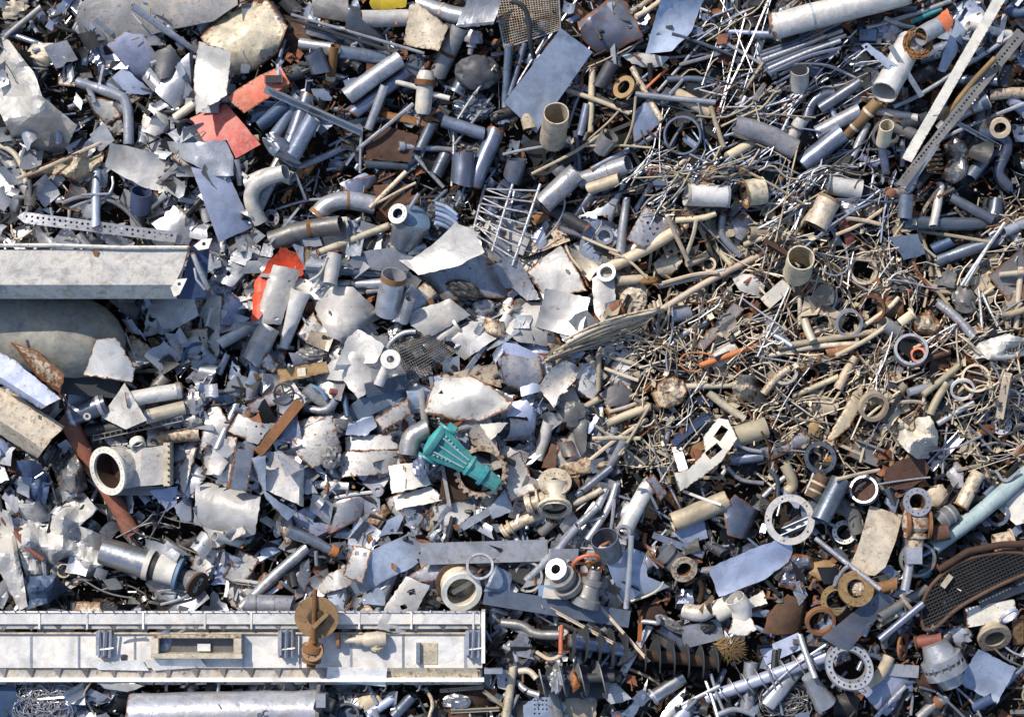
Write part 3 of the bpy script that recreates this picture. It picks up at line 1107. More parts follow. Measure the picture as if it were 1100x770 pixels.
def fragments(n, zoff, name, label, seed, smin=2.0, smax=7.0, cols='mixed', x0=-90, y0=-90, x1=1190, y1=860, keep=None):
    """uncountable small bits: shards, stubs and pins, one body of stuff"""
    r = random.Random(seed)
    mb = MB(smooth=False)
    for _ in range(n):
        x, y = r.uniform(x0, x1), r.uniform(y0, y1)
        if TANK_SPOT(x, y) or (keep and not keep(x, y)):
            continue
        i = int((x - GX0) / STEP); j = int((y - GY0) / STEP)
        z = HM[j, i] + zoff + r.uniform(-2, 2)
        L = r.uniform(smin, smax); w = L * r.uniform(.12, .7); h = r.uniform(.3, 1.2)
        if r.random() < .5:
            L *= 2.2; w = r.uniform(.5, 1.2); h = w
        a = r.uniform(0, 6.28); tl = r.uniform(-.5, .5); rl = r.uniform(-.8, .8)
        ex = Vector((math.cos(a) * math.cos(tl), math.sin(a) * math.cos(tl), math.sin(tl)))
        ey = Vector((-math.sin(a), math.cos(a), 0)); ez = ex.cross(ey)
        ey, ez = ey * math.cos(rl) + ez * math.sin(rl), ez * math.cos(rl) - ey * math.sin(rl)
        box(mb, W(x, y, z), ex, ey, ez, L * U / 2, w * U / 2, h * U / 2)
    o = bpy.data.objects.new(name, mesh_from(name, mb, cols, (0, 0, 0)))
    COL.objects.link(o)
    o['kind'] = 'stuff'; o['label'] = label; o['category'] = 'scrap'
    return o

def bundle_stuff(n, seed, name, label, mat, box_, ang, spread, lmin, lmax, rmin=.5, rmax=1.0, keep=0.25):
    """rods beyond counting, one body of stuff"""
    r = random.Random(seed)
    mb = MB()
    for _ in range(n):
        x, y = r.uniform(box_[0], box_[2]), r.uniform(box_[1], box_[3])
        a = math.radians(r.gauss(ang, spread)); L = r.uniform(lmin, lmax)
        ux, uy = math.cos(a), -math.sin(a)
        b = r.gauss(0, .05) * L if r.random() < .8 else r.uniform(-.35, .35) * L
        P = [(x - ux * L / 2, y - uy * L / 2), (x - uy * b, y + ux * b), (x + ux * L / 2, y + uy * L / 2)]
        if r.random() < .3:
            P = [(x + ux * L * (q / 4 - .5) + r.gauss(0, .07) * L, y + uy * L * (q / 4 - .5) + r.gauss(0, .07) * L) for q in range(5)]
        if hero_cover(P, 2) > keep:
            continue
        D, s, m, T, z0, k = path3(P, 1.0, 70, 0)
        raise_hm(s, m, z0 + k * T + .5, False)
        tube(mb, [W(*p) for p in chaikin(D, 1)], r.uniform(rmin, rmax) * U, 5, edge=False)
    o = bpy.data.objects.new(name, mesh_from(name, mb, mat, (0, 0, 0)))
    COL.objects.link(o)
    o['kind'] = 'stuff'; o['label'] = label; o['category'] = 'scrap'

def rubble(n, seed, name, label, mat, smin, smax, keep, zoff=(-4, 6), up=2.0, mixk=(.35, .75), hero=None):
    """deep mass of short tubes, curled shards and bars that nobody could count: one body of stuff"""
    r = random.Random(seed)
    mb = MB()
    for _ in range(n):
        x, y = r.uniform(-95, 1195), r.uniform(-95, 865)
        if TANK_SPOT(x, y) or not keep(x, y):
            continue
        i = int((x - GX0) / STEP); j = int((y - GY0) / STEP)
        if hero and HERO[j, i] and r.random() < hero:
            continue
        c = W(x, y, HM[j, i] + r.uniform(*zoff))
        L = r.uniform(smin, smax) * U
        a, tl = r.uniform(0, 6.28), r.uniform(-.6, .6)
        ex = Vector((math.cos(a) * math.cos(tl), math.sin(a) * math.cos(tl), math.sin(tl)))
        ey = Vector((-math.sin(a), math.cos(a), r.uniform(-.5, .5))).normalized(); ez = ex.cross(ey)
        k = r.random()
        if k < mixk[0]:
            tube(mb, [c - ex * L, c + ex * L], L * r.uniform(.12, .34), 8, L * .04, edge=False)
        elif k < mixk[1]:
            V = []; w = L * r.uniform(.4, 1); cu = r.uniform(-.6, .6) * w; sk = r.uniform(-.4, .4) * L
            for q in range(5):
                u = q / 2 - 1
                for v in (-1, 1):
                    V.append(c + ex * (L * v * r.uniform(.75, 1) + sk * u) + ey * (w * u) + ez * (cu * u * u))
            mb.add(V, [(2 * q, 2 * q + 1, 2 * q + 3, 2 * q + 2) for q in range(4)])
        else:
            box(mb, c, ex, ey, ez, L * 1.4, L * r.uniform(.06, .2), L * r.uniform(.05, .15))
        HM[j, i] += up
    o = bpy.data.objects.new(name, mesh_from(name, mb, mat, (0, 0, 0)))
    COL.objects.link(o)
    o['kind'] = 'stuff'; o['label'] = label; o['category'] = 'scrap'

# lower layer: rests on the heap's core, shows through the gaps
scatter(330, scale=1.15, pct=50)
pale_zone = lambda x, y: x < 660 and (y > 240 or x < 280)
tan_zone = lambda x, y: x > 640 and 210 < y < 520
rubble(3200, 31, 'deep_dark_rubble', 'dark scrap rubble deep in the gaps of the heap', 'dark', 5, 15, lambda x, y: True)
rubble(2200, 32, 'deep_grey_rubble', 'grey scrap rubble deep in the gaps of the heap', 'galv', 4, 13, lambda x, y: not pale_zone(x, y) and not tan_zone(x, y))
rubble(3600, 33, 'deep_pale_rubble', 'pale scrap rubble in the gaps of the left and centre heap', 'pale', 5, 15, pale_zone, (-3, 10), mixk=(.2, .85))
rubble(6500, 34, 'deep_tan_rubble', 'dusty tan scrap rubble in the gaps of the right heap', 'tan', 3, 12, tan_zone, mixk=(.08, .36))
rubble(1700, 35, 'deep_rusty_rubble', 'rust brown scrap rubble in the gaps of the heap', 'rust', 3, 9, lambda x, y: x > 250)
fragments(5200, 1.5, 'scrap_fragments', 'small mixed metal fragments filling the gaps of the scrap heap', 11)
scatter(280, scale=0.85, pct=60)
scatter(240, scale=1.5, pct=66, kinds=('sheet',), colours='white white pale steel white pale cream', bend=True, x0=190, y0=235, x1=680, y1=660)
# ================================================================== UPPER LEFT (tile A1)
tile('A1')
sheet('crushed white tank shell lying along the top edge, left', [(318, 30), (420, -60), (960, -90), (985, 20), (880, 90), (660, 135), (430, 205), (350, 190), (318, 100)], 'white',
      tilt=(.05, -.25), curl=(8, .5), cr=.45, th=2, name='tank_shell', cat='tank', lm='crushed white tank shell')
pipe('grey pipe sticking up in the top left corner', [(20, 155), (170, 30, 40)], 13, 'grey')
bar('narrow bluish strip slanting in the top left corner', (200, 120), (290, -10), 34, 'steel', 'flat', roll=20)
bar('thin bluish strip beside the crushed white tank shell', (345, 270), (385, 80), 16, 'steel', 'flat', roll=20)
lump('crumpled beige rag near the left edge at top', (205, 225), 80, 45, 'cream', .5, 2.0, name='rag', cat='rag')
lump('small beige rag in the top left corner', (60, 40), 50, 40, 'cream', .55, 2.2, name='rag', cat='rag')
sheet('pale blue plate tucked under the square blue panel', [(422, 352), (512, 278), (645, 392), (500, 388)], 'steel', tilt=(.12, -.18), cr=.1)
sheet('bent pale plate left of the elbow pipe, top left', [(350, 390), (470, 415), (500, 480), (440, 520), (390, 470)], 'white', tilt=(.15, -.25), cr=.4)
sheet('curved white duct half below the square blue panel', [(640, 378), (700, 290), (795, 208), (812, 400), (720, 452)], 'pale', tilt=(.2, -.1), curl=(55, .6), cr=.15, name='duct_half', cat='duct')
sheet('smooth blue-grey square panel near the top left', [(440, 186), (563, 98), (688, 288), (594, 364)], 'steel', tilt=(.28, -.22), cr=.05, jag=.1, name='square_sheet', cat='panel', lm='square blue panel')
sheet('dark grey pitted plate beside the square blue panel', [(612, 232), (705, 185), (765, 262), (700, 322), (655, 335)], 'grey', tilt=(.1, -.1), cr=.2, name='pitted_plate', cat='plate')
pipe('long grey pole crossing the crushed white tank shell', [(545, 25, 60), (812, 215)], 15, 'pale', name='pole', cat='pole')
sheet('rounded white offcut above the crumpled white flap', [(590, 480), (625, 420), (690, 470), (702, 540), (640, 565), (585, 540)], 'white', tilt=(.05, .05), cr=.3, curl=(70, .5))
pipe('cream tube stub left of the coral red panel', [(725, 490), (805, 430)], 20, 'cream')
ring('dark round collar left of the coral red panel', (772, 535), 42, 30, 'dark', (-60, 25), 14, depth=30)
sheet('scorched folded sheet at the top beside the coral panels', [(828, 155), (905, 80), (990, 12), (1100, -10), (1190, 110), (1150, 220), (1060, 290), (950, 330), (880, 215)], 'cream',
      tilt=(.1, .05), folds=[(860, 240, 1080, 40, -.5)], cr=.8, lm='scorched folded sheet')
sheet('tall white panel standing left of the scorched sheet', [(822, 172), (955, 212), (938, 395), (812, 475), (800, 330)], 'white', tilt=(-.1, .12), folds=[(800, 240, 955, 250, .3)], cr=.25, lift=3)
sheet('lower coral red panel with rectangular marks', [(785, 490), (935, 428), (1078, 598), (975, 656), (938, 580), (845, 586)], 'coral', tilt=(-.05, .08), folds=[(850, 586, 1000, 460, -.15)], cr=.1, jag=.2, name='coral_panel', cat='panel', lm='lower coral red panel', lift=5, curl=(30, .1))
sheet('upper coral red panel with a black block on it', [(930, 402), (1075, 312), (1160, 275), (1200, 345), (1120, 400), (1010, 468)], 'coral', tilt=(.08, .02), folds=[(990, 400, 1140, 330, -.15)], cr=.1, jag=.2, name='coral_panel', cat='panel', lm='upper coral red panel', lift=5, curl=(30, .1))
tile('A2')
bar('black block resting on the upper coral red panel', (55, 330), (130, 330), 32, 'soot', 'box', h=20, name='black_block', cat='block')
tile('A1')
pipe('grey elbow pipe bent downward near the top left', [(320, 340), (480, 390), (530, 420), (532, 600)], 22, 'pale', lm='grey elbow pipe at top left')
sheet('white folded flap with a tan end, top left', [(435, 690), (455, 590), (605, 622), (745, 672), (690, 800), (580, 770)], 'white', tilt=(.1, -.12), folds=[(600, 600, 560, 800, -.35)], cr=.35)
sheet('crumpled white flap below the lower coral red panel', [(640, 582), (760, 592), (930, 580), (965, 650), (966, 727), (890, 728), (750, 655)], 'pale', tilt=(-.05, .05), folds=[(740, 580, 880, 720, .35)], cr=.6)
sheet('big crumpled white sheet on the left edge', [(-30, 130), (40, 170), (100, 250), (140, 300), (175, 400), (320, 520), (252, 660), (140, 650), (100, 672), (-30, 400)], 'white', tilt=(.0, .0),
      folds=[(90, 400, 250, 640, .4), (320, 500, 60, 260, -.1)], cr=.7, wr=(9, 34), res=4.5, lm='big crumpled white sheet', lift=6)
sheet('crumpled cream plastic sheet below the big white sheet', [(60, 745), (150, 690), (290, 640), (440, 600), (405, 740), (330, 760), (250, 720)], 'cream', tilt=(.0, -.1), cr=.8, wr=(8, 16), res=3., name='plastic_sheet', cat='sheet')
rod('cream hose curving at the left edge', [(-20, 600), (50, 620), (90, 680), (110, 760)], 12, 'cream', name='hose', cat='hose')
rod('thin wire looping over the big white sheet', [(25, 265), (60, 320), (70, 350), (120, 345), (150, 320)], 2, 'dark', name='wire', cat='wire')
rod('cream strip of flat plastic below the big white sheet', [(70, 740), (200, 690), (330, 630), (420, 590)], 8, 'cream', name='plastic_strip', cat='strip')
sheet('white scrap corner on the left edge above the beam', [(-20, 640), (20, 690), (60, 780), (-20, 820)], 'white', tilt=(.1, .1), cr=.3)

# ================================================================== LEFT MIDDLE (tile B1)
tile('B1')
sheet('large light blue sheet leaning right of the white flaps', [(790, -40), (945, -10), (1045, 208), (905, 272), (838, 90)], 'steel', tilt=(.22, -.2), cr=.12, jag=.3, name='blue_sheet', lm='large light blue sheet')
sheet('grey dented plate above the end of the white beam', [(620, 190), (668, 62), (800, 168), (812, 222), (780, 282), (715, 275)], 'pale', tilt=(.05, .08), cr=.25, curl=(50, .3))
sheet('dark purple-grey plate left of the perforated strip', [(255, 130), (300, 0), (360, 60), (340, 150)], 'dark', cr=.3)
bar('small grey rod end above the dented plate', (610, 135), (655, 60), 26, 'pale', 'box', h=20)
pipe('blue drum end above the perforated strip', [(580, 140), (585, 60, 20)], 45, 'blue', name='drum', cat='drum')
rod('curved white strip arching over the perforated strip', [(255, 110), (330, 80), (430, 85), (510, 125), (560, 180), (630, 270)], 9, 'pale', name='curved_strip', cat='strip')
rod('thin curved rod crossing the left perforated strip', [(290, 130), (360, 100), (440, 90), (470, 40), (465, 0)], 6, 'pale')
rod('grey cable hanging at the upper left', [(120, 10), (130, 90), (110, 150)], 9, 'grey', name='cable', cat='cable')
rod('bent cream wire left of the perforated strip', [(45, 180), (50, 240), (75, 265), (160, 200), (210, 170)], 4, 'cream', name='wire', cat='wire')
def perforated_strip():
    hs = []
    for k in range(27):
        t = k / 26
        x, y = 110 + 600 * t, 168 + 78 * t
        hs += [(x, y - 6, 5.0), (x, y + 12, 5.0)] if k % 2 else [(x, y - 4, 6.0)]
    sheet('long white perforated strip above the white beam', [(70, 165), (100, 145), (735, 228), (725, 272), (100, 192)], 'pale', tilt=(.02, .05), cr=.05, jag=.1, holes=hs, name='perforated_strip', cat='strip', lm='left perforated strip', lift=5)
perforated_strip()

def box_beam():
    whole()
    T = Thing('box_beam', 'large white box beam with blue end plate at the left edge', 'beam', None, 'large white box beam')
    P = [(-40, 262), (215, 262), (215, 322), (-40, 322)]
    s, m, cx, cy, z0, a, b = settle_plane(P, 60, tilt=(0, 0))
    zt = max(z0 + 72, 48)
    raise_hm(s, m, zt, True)
    mb = MB(smooth=False)
    def sec(x0, x1, x2, x3):
        return [W(x0, 268, zt + 1), W(x1, 288, zt), W(x2, 306, zt - 2), W(x3, 321, zt - 20), W(x3, 321, zt - 110), W(x0, 268, zt - 110)]
    A = sec(-60, -60, -60, -60); B = sec(202, 196, 187, 190)
    xm = []
    k = 12
    V = []
    for i in range(k + 1):
        t = i / k
        for p, q in zip(A, B):
            v = p.lerp(q, t)
            V.append(v + Vector((0, 0, .006 * noise.noise(v * 3))))
    F = []
    for i in range(k):
        for j in range(6):
            j2 = (j + 1) % 6
            F.append((i * 6 + j, (i + 1) * 6 + j, (i + 1) * 6 + j2, i * 6 + j2))
    F += [tuple(range(6)), tuple(k * 6 + j for j in range(5, -1, -1))]
    mb.add(V, F)
    T.part('beam_shell', mb, 'worn')
    q = MB(); tube(q, [W(-60, 264, zt + 3), W(60, 263.5, zt + 4), W(130, 266, zt + 3), W(204, 266, zt + 3)], .022, 8)
    T.part('lip', q, 'worn')
    # recessed blue end plate standing in the slanted mouth
    q = MB(smooth=False)
    V = [W(205, 266, zt - 2), W(226, 256, zt - 4), W(220, 322, zt - 22), W(191, 321, zt - 20)]
    V += [v - Vector((0, 0, .02)) for v in V]
    q.add(V, [(3, 2, 1, 0), (4, 5, 6, 7), (0, 1, 5, 4), (1, 2, 6, 5), (2, 3, 7, 6), (3, 0, 4, 7)])
    pl = T.part('end_plate', q, 'blue')
    for (pts, hx, hy) in (([(208, 264), (217, 257), (228, 256), (224, 267), (213, 269)], 219, 262), ([(183, 309), (190, 300), (201, 299), (193, 316), (187, 319)], 192.5, 305)):
        V, tr = cdt(pts, [circle(hx, hy, 2, 10)])
        q = MB(smooth=False)
        slab(q, [(v[0], -v[1]) for v in V], tr, lambda i: W(V[i][0], V[i][1], zt + 3), lambda i: W(V[i][0], V[i][1], zt + 1.5))
        T.part('lug', q, 'ivory', pl)
    q = MB(); tube(q, [W(207, 272, zt + 2), W(212, 285, zt + 4), W(219, 300, zt), W(224, 312, zt - 6)], .028, 10)
    T.part('hydraulic_hose', q, 'pale', pl)
    q = MB(); tube(q, [W(209, 288, zt - 1), W(211, 300, zt + 1), W(220, 311, zt)], .014, 8)
    T.part('hydraulic_hose', q, 'pale', pl)
    T.done(); tiled()
box_beam()

def tank():
    whole()
    T = Thing('storage_tank', 'pale green-grey domed tank half hidden under the white beam', 'tank', None, 'domed tank')
    s, m, cx, cy, z0, a, b = settle_plane([(-60, 318), (100, 318), (134, 345), (130, 395), (60, 408), (-60, 395)], 40, tilt=(0, 0))
    zc = max(z0, -40) - 20
    raise_hm(s, m, zc + 36, True)
    mb = MB()
    p, q = W(-40, 338, zc - 2), W(136, 374, zc + 4)
    R = .47
    lathe(mb, p, q, [(0, R * .97), (.08, R), (.62, R), (.63, R * 1.01), (.65, R), (.74, R * .95), (.83, R * .83), (.91, R * .62), (.97, R * .34), (1, .02)], 36)
    T.part('tank_shell', mb, 'tank')
    T.done(); tiled()
tank()
sheet('pale crushed duct just below the white beam', [(592, 662), (615, 505), (690, 500), (805, 508), (822, 572), (700, 642)], 'white', tilt=(.05, -.05), folds=[(650, 480, 640, 680, .5)], cr=.5, curl=(20, .4))
sheet('small ribbed grey scrap right of the domed tank', [(450, 510), (600, 500), (560, 590), (600, 640), (520, 570)], 'grey', cr=.7)
sheet('cream curved strip with rust line right of the tank', [(495, 672), (548, 652), (620, 700), (665, 765), (560, 800)], 'cream', tilt=(.05, .1), curl=(60, .6), cr=.1)
sheet('curved black band beside the cream strip', [(610, 670), (640, 665), (700, 750), (665, 775)], 'soot', cr=.1)
sheet('tapered white channel plate standing below the blue end plate', [(822, 600), (862, 488), (915, 492), (905, 735), (860, 790), (822, 770)], 'white', tilt=(.18, .0), cr=.12, folds=[(900, 800, 915, 480, -.9)], lm='tapered white channel plate')
sheet('pale folded plate with a hole right of the beam', [(870, 422), (965, 328), (1072, 340), (970, 458)], 'pale', tilt=(-.05, .15), cr=.3, holes=[(945, 400, 10)])
sheet('bluish plate below the blue end plate', [(915, 560), (930, 450), (1035, 540), (1000, 610), (920, 620)], 'steel', tilt=(.2, -.05), cr=.2)
pipe('short white pipe right of the tapered channel plate', [(905, 692), (1040, 622)], 26, 'white')
sheet('cream strip leaning left of the tapered channel plate', [(690, 740), (815, 640), (825, 690), (740, 780)], 'cream', cr=.2)
rod('blue cable arched left of the tapered channel plate', [(755, 770), (765, 720), (800, 690), (835, 690)], 7, 'blue', name='cable', cat='cable')

# ================================================================== LEFT LOWER (tile C1)
tile('C1')
sheet('brown stained white panel below the domed tank', [(345, 88), (375, 0), (395, -60), (480, -70), (560, 60), (545, 120), (500, 112)], 'white', tilt=(.05, -.15), cr=.15, name='stained_panel', cat='panel')
bar('dark open channel below the stained white panel', (260, 120), (500, 140), 90, 'dark', 'U', h=40)
sheet('blue-grey channel beam on the left edge, upper one', [(-40, -30), (60, 25), (252, 185), (170, 228), (-40, 100)], 'steel', tilt=(.1, .25), folds=[(190, 215, -40, 70, -1.2)], cr=.1, curl=(-38, .25), th=2, name='channel_beam', cat='beam', lm='upper left channel beam', lift=10)  # blue of the beam's shadowed face is put into the sheet's colour
sheet('weathered channel beam with cream end below the tank', [(40, -50), (150, -15), (268, 85), (248, 165), (150, 90)], 'cream', tilt=(.1, .1), folds=[(265, 130, 60, -40, -.9)], cr=.15, curl=(-40, .2), th=2, name='channel_beam', cat='beam', lm='weathered channel beam', lift=10)
sheet('broad cream channel beam with rusty mouth on the left edge', [(-40, 118), (30, 150), (268, 300), (215, 350), (155, 432), (-40, 310)], 'cream', tilt=(.0, .05), folds=[(190, 400, -40, 250, -1.3), (-40, 125, 268, 320, -.7)], cr=.1, curl=(-33, .3), th=2.5, name='channel_beam', cat='beam', lm='broad cream channel beam', lift=16)
sheet('blue tarpaulin corner under the broad channel beam', [(-20, 340), (60, 380), (40, 420), (-20, 420)], 'steel', cr=.4, name='tarpaulin', cat='tarpaulin')
pipe('rust red bent beam reaching under the flanged casing', [(255, 265, 20), (300, 300, 20), (350, 420), (470, 600), (550, 745)], (38, 34), 'redbrown', open=False, dent=.12, squash=.25, name='red_beam', cat='beam', lm='rust red bent beam')
# hydraulic cylinder group
pipe('grey hydraulic cylinder below the brown stained panel', [(285, 262), (440, 205)], 42, 'galv', open=False, bands=[(.1, 1.08, 'pale', 14), (.85, 1.1, 'pale', 16)], name='hydraulic_cylinder', cat='cylinder')
ring('small white nut on the grey hydraulic cylinder', (360, 258), 16, 8, 'white', (60, 30), 12)
pipe('shiny dark tube under the open brown box', [(360, 320), (520, 300)], 30, 'dark')
def open_box():
    sheet('tilted open box plate with brown inside, left', [(418, 262), (515, 120), (608, 275), (520, 312)], 'white', tilt=(-.5, .0), folds=[(470, 170, 545, 300, .85)], cr=.05, jag=.2, name='box_plate', cat='plate', lift=8, lm='open brown box')
open_box()
pipe('white cylinder lying right of the open brown box', [(520, 190), (755, 150)], 33, 'white', open=False, bands=[(.04, 1.06, 'pale', 12), (.93, 1.12, 'pale', 20)], name='white_cylinder', cat='cylinder', lm='white cylinder')
pipe('grey cylinder with cream stripe below the white cylinder', [(600, 262), (765, 220)], 30, 'cream', open=False, bands=[(.1, 1.08, 'pale', 14)], name='grey_cylinder', cat='cylinder')
ring('pale pipe socket on the white cylinder', (580, 212), 22, 12, 'white', (200, 40), 16)
def ladder_rail():
    whole()
    T = Thing('ladder_rail', 'thin lattice rail running under the open brown box', 'rail', None, 'lattice rail')
    P = [(100, 471), (196, 450)]
    s, m, t_, z0, k = settle_line(P, 3, 90)
    z0 += 3
    for off in (0, 5):
        q = MB(); tube(q, [W(100, 468 + off, z0), W(196, 447 + off, z0 + k)], .008, 6); T.part('rail', q, 'grey')
    for i in range(17):
        t = i / 16
        x, y = 100 + 96 * t, 468 - 21 * t
        q = MB(); tube(q, [W(x, y, z0 + k * t), W(x + 1, y + 5, z0 + k * t)], .006, 5, edge=False); T.part('rung', q, 'grey')
    T.done(); tiled()
ladder_rail()
lump('grey valve cluster at the end of the white cylinder', (800, 200), 45, 50, 'pale', .6, 3.0, name='valve_cluster', cat='valve', ridged=False)
lump('small dark pump head right of the lattice rail', (800, 280), 40, 30, 'grey', .6, 3.0, name='oil_pump', cat='pump')
ring('black rubber cap beside the pump head', (838, 300), 16, 0, 'soot', (0, 30), 16, name='rubber_disc', cat='cap')
pipe('cream duct with dark open mouth below the lattice rail', [(655, 345), (832, 328)], 30, 'cream', wall=3, name='cream_duct', cat='duct')
sheet('white plate leaning right of the pump head', [(822, 412), (850, 240), (890, 188), (952, 292), (940, 325)], 'white', tilt=(-.12, .15), cr=.25)
sheet('white square plate with a spot right of the pump head', [(940, 320), (985, 245), (1085, 290), (1060, 380)], 'white', tilt=(.1, -.05), cr=.05)
sheet('pale grey sheet behind the white casing, right', [(700, 370), (830, 350), (780, 440), (710, 450)], 'pale', cr=.3)
sheet('orange scorched white sheet right of the white casing', [(848, 500), (880, 372), (965, 338), (955, 430), (915, 500)], 'white', tilt=(.1, .05), cr=.35)
sheet('slim curved white strip right of the white casing', [(735, 472), (790, 392), (822, 382), (790, 480), (765, 586), (745, 560)], 'white', tilt=(-.15, .1), cr=.15, curl=(60, .3))
sheet('pale triangular plate under the white casing', [(618, 568), (736, 545), (730, 622), (690, 648)], 'steel', tilt=(.25, -.2), cr=.05)
bar('bluish folded channel above the big stained barrel half', (950, 470), (1025, 480), 170, 'pale', 'U', h=36, roll=0)
sheet('dark folded tarpaulin left of the rust red beam', [(70, 440), (150, 440), (210, 520), (190, 620), (110, 640), (60, 590)], 'blue', cr=.6, wr=(10, 24), res=4., name='dark_tarpaulin', cat='tarpaulin')
sheet('shiny crumpled foil below the broad cream beam', [(205, 440), (250, 405), (305, 398), (345, 470), (365, 560), (300, 590), (240, 540)], 'foil', cr=.5, wr=(9, 11), res=2.2, curl=(70, .6), name='crumpled_foil', cat='foil', lm='shiny crumpled foil')
sheet('stained white barrel half with rusty rim, lower left', [(800, 705), (812, 518), (930, 545), (1078, 590), (1055, 745), (1015, 758)], 'white', tilt=(-.05, .05), curl=(-14, .85), cr=.12, name='barrel_half', cat='barrel', lm='stained barrel half', lift=10)
sheet('pale wedge plate left of the stained barrel half', [(720, 632), (800, 560), (800, 690), (745, 690)], 'pale', tilt=(.2, -.1), cr=.2)

def flanged_casing():
    whole()
    T = Thing('pump_casing', 'white pump casing with a large round bolted flange', 'casing', None, 'white pump casing')
    P = [(95, 480), (185, 475), (188, 522), (110, 532)]
    s, m, cx, cy, z0, a, b = settle_plane(P, 70, tilt=(0, 0))
    raise_hm(s, m, z0 + 26, True)
    fr = tilt_frame(200, 38)
    c = W(115, 506, z0 + 34)
    q = MB(); annulus(q, c, fr, .272, .205, .03, 22, .008, 48)
    T.part('flange', q, 'ivory')
    q = MB(); tube(q, [c - fr[2] * .03, c - fr[2] * .26], .225, 32, .022, edge=False)
    T.part('inlet_neck', q, 'white')
    q = MB(); tube(q, [c - fr[2] * .035, c - fr[2] * .238], .2025, 32, .004, edge=False)
    T.part('liner', q, 'brown')
    q = MB(); annulus(q, c - fr[2] * .24, fr, .203, 0, .012)
    T.part('inner_wall', q, 'brown')
    # box body
    q = MB(smooth=False)
    zt = z0 + 30
    top = [(133, 483), (152, 481), (165, 480), (181, 477), (184, 519), (166, 521), (150, 522), (134, 525)]
    zz = [-3, 2, 0, -2, -3, -1, 1, -5]
    V = [W(x, y, zt + d) for (x, y), d in zip(top, zz)] + [W(x, y, zt - 34) for x, y in top]
    F = [(0, 7, 6, 1), (1, 6, 5, 2), (2, 5, 4, 3)]
    for i in range(8):
        j = (i + 1) % 8
        F.append((i, j, j + 8, i + 8))
    q.add(V, F)
    T.part('casing_body', q, 'white')
    q = MB(smooth=False)
    box(q, W(181, 498, zt - 8), AX[0], AX[1], AX[2], .035, .235, .13)
    e = T.part('end_flange', q, 'cream')
    for i in range(7):
        q = MB(); c2 = W(181, 479 + i * 6.4, zt + 5); lathe(q, c2, c2 + Vector((0, 0, .014)), [(0, .011), (1, .011)], 6)
        T.part('bolt', q, 'brown', e)
    q = MB(); tube(q, [W(149, 480, zt + 4), W(147, 474, zt - 2)], [.085, .085], 18, .02)
    T.part('top_port', q, 'ivory')
    q = MB(smooth=False); box(q, W(152, 527, zt - 24), AX[0], AX[1], AX[2], .34, .05, .02)
    T.part('foot', q, 'grey')
    T.done(); tiled()
flanged_casing()
for i, (p) in enumerate([[(600, 640), (720, 690), (800, 700)], [(560, 720), (640, 690), (740, 720)], [(480, 760), (600, 700), (640, 650)], [(620, 760), (690, 640), (700, 610)], [(500, 690), (560, 740), (660, 770)]]):
    rod(['thin wire tangled below the white pump casing', 'thin bent wire left of the stained barrel half', 'long thin wire over the rust red beam end', 'upright thin wire below the pale triangular plate', 'curled wire at the foot of the rust red beam'][i], p, 3, 'grey', name='wire', cat='wire')

# tarpaulins and motor (tile D1)
tile('D1')
sheet('light blue tarpaulin hanging at the left edge', [(-30, -100), (40, -80), (70, 60), (115, 312), (82, 330), (0, 170), (-30, 150)], 'tarp', tilt=(-.2, -.05), folds=[(30, -100, 90, 320, -.6)], cr=.5, wr=(8, 26), res=4., name='blue_tarpaulin', cat='tarpaulin', lm='light blue tarpaulin')
sheet('dark blue tarpaulin fold below the pale one', [(110, 190), (220, 180), (290, 240), (200, 300), (110, 325)], 'blue', tilt=(.1, -.2), cr=.6, wr=(8, 20), res=4., name='dark_blue_tarpaulin', cat='tarpaulin')
sheet('rumpled pale grey tarpaulin spread at the lower left', [(90, 130), (60, 20), (20, -120), (120, -110), (230, -150), (330, -175), (405, -90), (330, -20), (440, 20), (460, 110), (400, 180), (290, 242), (240, 200), (110, 190)], 'tarp',
      tilt=(.0, .05), cr=.7, wr=(13, 22), th=1.0, name='pale_tarpaulin', cat='tarpaulin', lm='rumpled pale tarpaulin', res=3.2)
rod('rust red rod crossing the pale tarpaulin', [(60, 0), (100, 60), (180, 120)], 10, 'redbrown')
def motor():
    whole()
    T = Thing('drive_motor', 'chrome drive shaft unit with blue flange above the long white conveyor', 'motor', None, 'chrome drive unit')
    P = [(118, 590), (218, 628)]
    s, m, t_, z0, k = settle_line(P, 14, 70)
    z = z0 + 16
    raise_hm(s, m, z + 10, True)
    a, b = W(110, 591, z), W(222, 626, z + 6)
    at = lambda f: a.lerp(b, f)
    def seg(n_, f0, f1, r0, r1, mat, par=None, lab=None):
        q = MB(); lathe(q, at(f0), at(f1), [(0, r0), (1, r1)], 28); return T.part(n_, q, mat, par, lab)
    seg('housing', 0, .42, .15, .165, 'chrome')
    seg('collar', .42, .47, .175, .175, 'ivory')
    seg('seal_band', .47, .53, .15, .15, 'soot')
    seg('bearing_body', .53, .70, .155, .14, 'ivory')
    d = (b - a).normalized(); e = d.orthogonal().normalized(); f = d.cross(e)
    q = MB(); annulus(q, at(.745), (e, f, d), .19, .08, .035, 12, .014, 36); T.part('blue_flange', q, 'ltblue')
    seg('coupling', .75, .84, .08, .08, 'dark')
    d2 = (d + Vector((.1, -.35, .75))).normalized()
    h0 = at(.82); h1 = h0 + d2 * .15
    q = MB(); lathe(q, h0, h1, [(0, .09), (1, .14)], 28); T.part('hub', q, 'pale')
    q = MB(); lathe(q, h1, h1 + d2 * .03, [(0, .15), (1, .15)], 28); T.part('end_disc', q, 'brown')
    T.done()
    disc = [c for c in T.root.children if c.name.startswith('end_disc')][0]
    writing('0PC8', .085, h1 + d2 * .033, Vector((.45, .89, 0)), d2, make_mat('pale_green_chalk', (.42, .62, .56), rust=0, dirt=.2), disc, T.root)
    tiled()
motor()
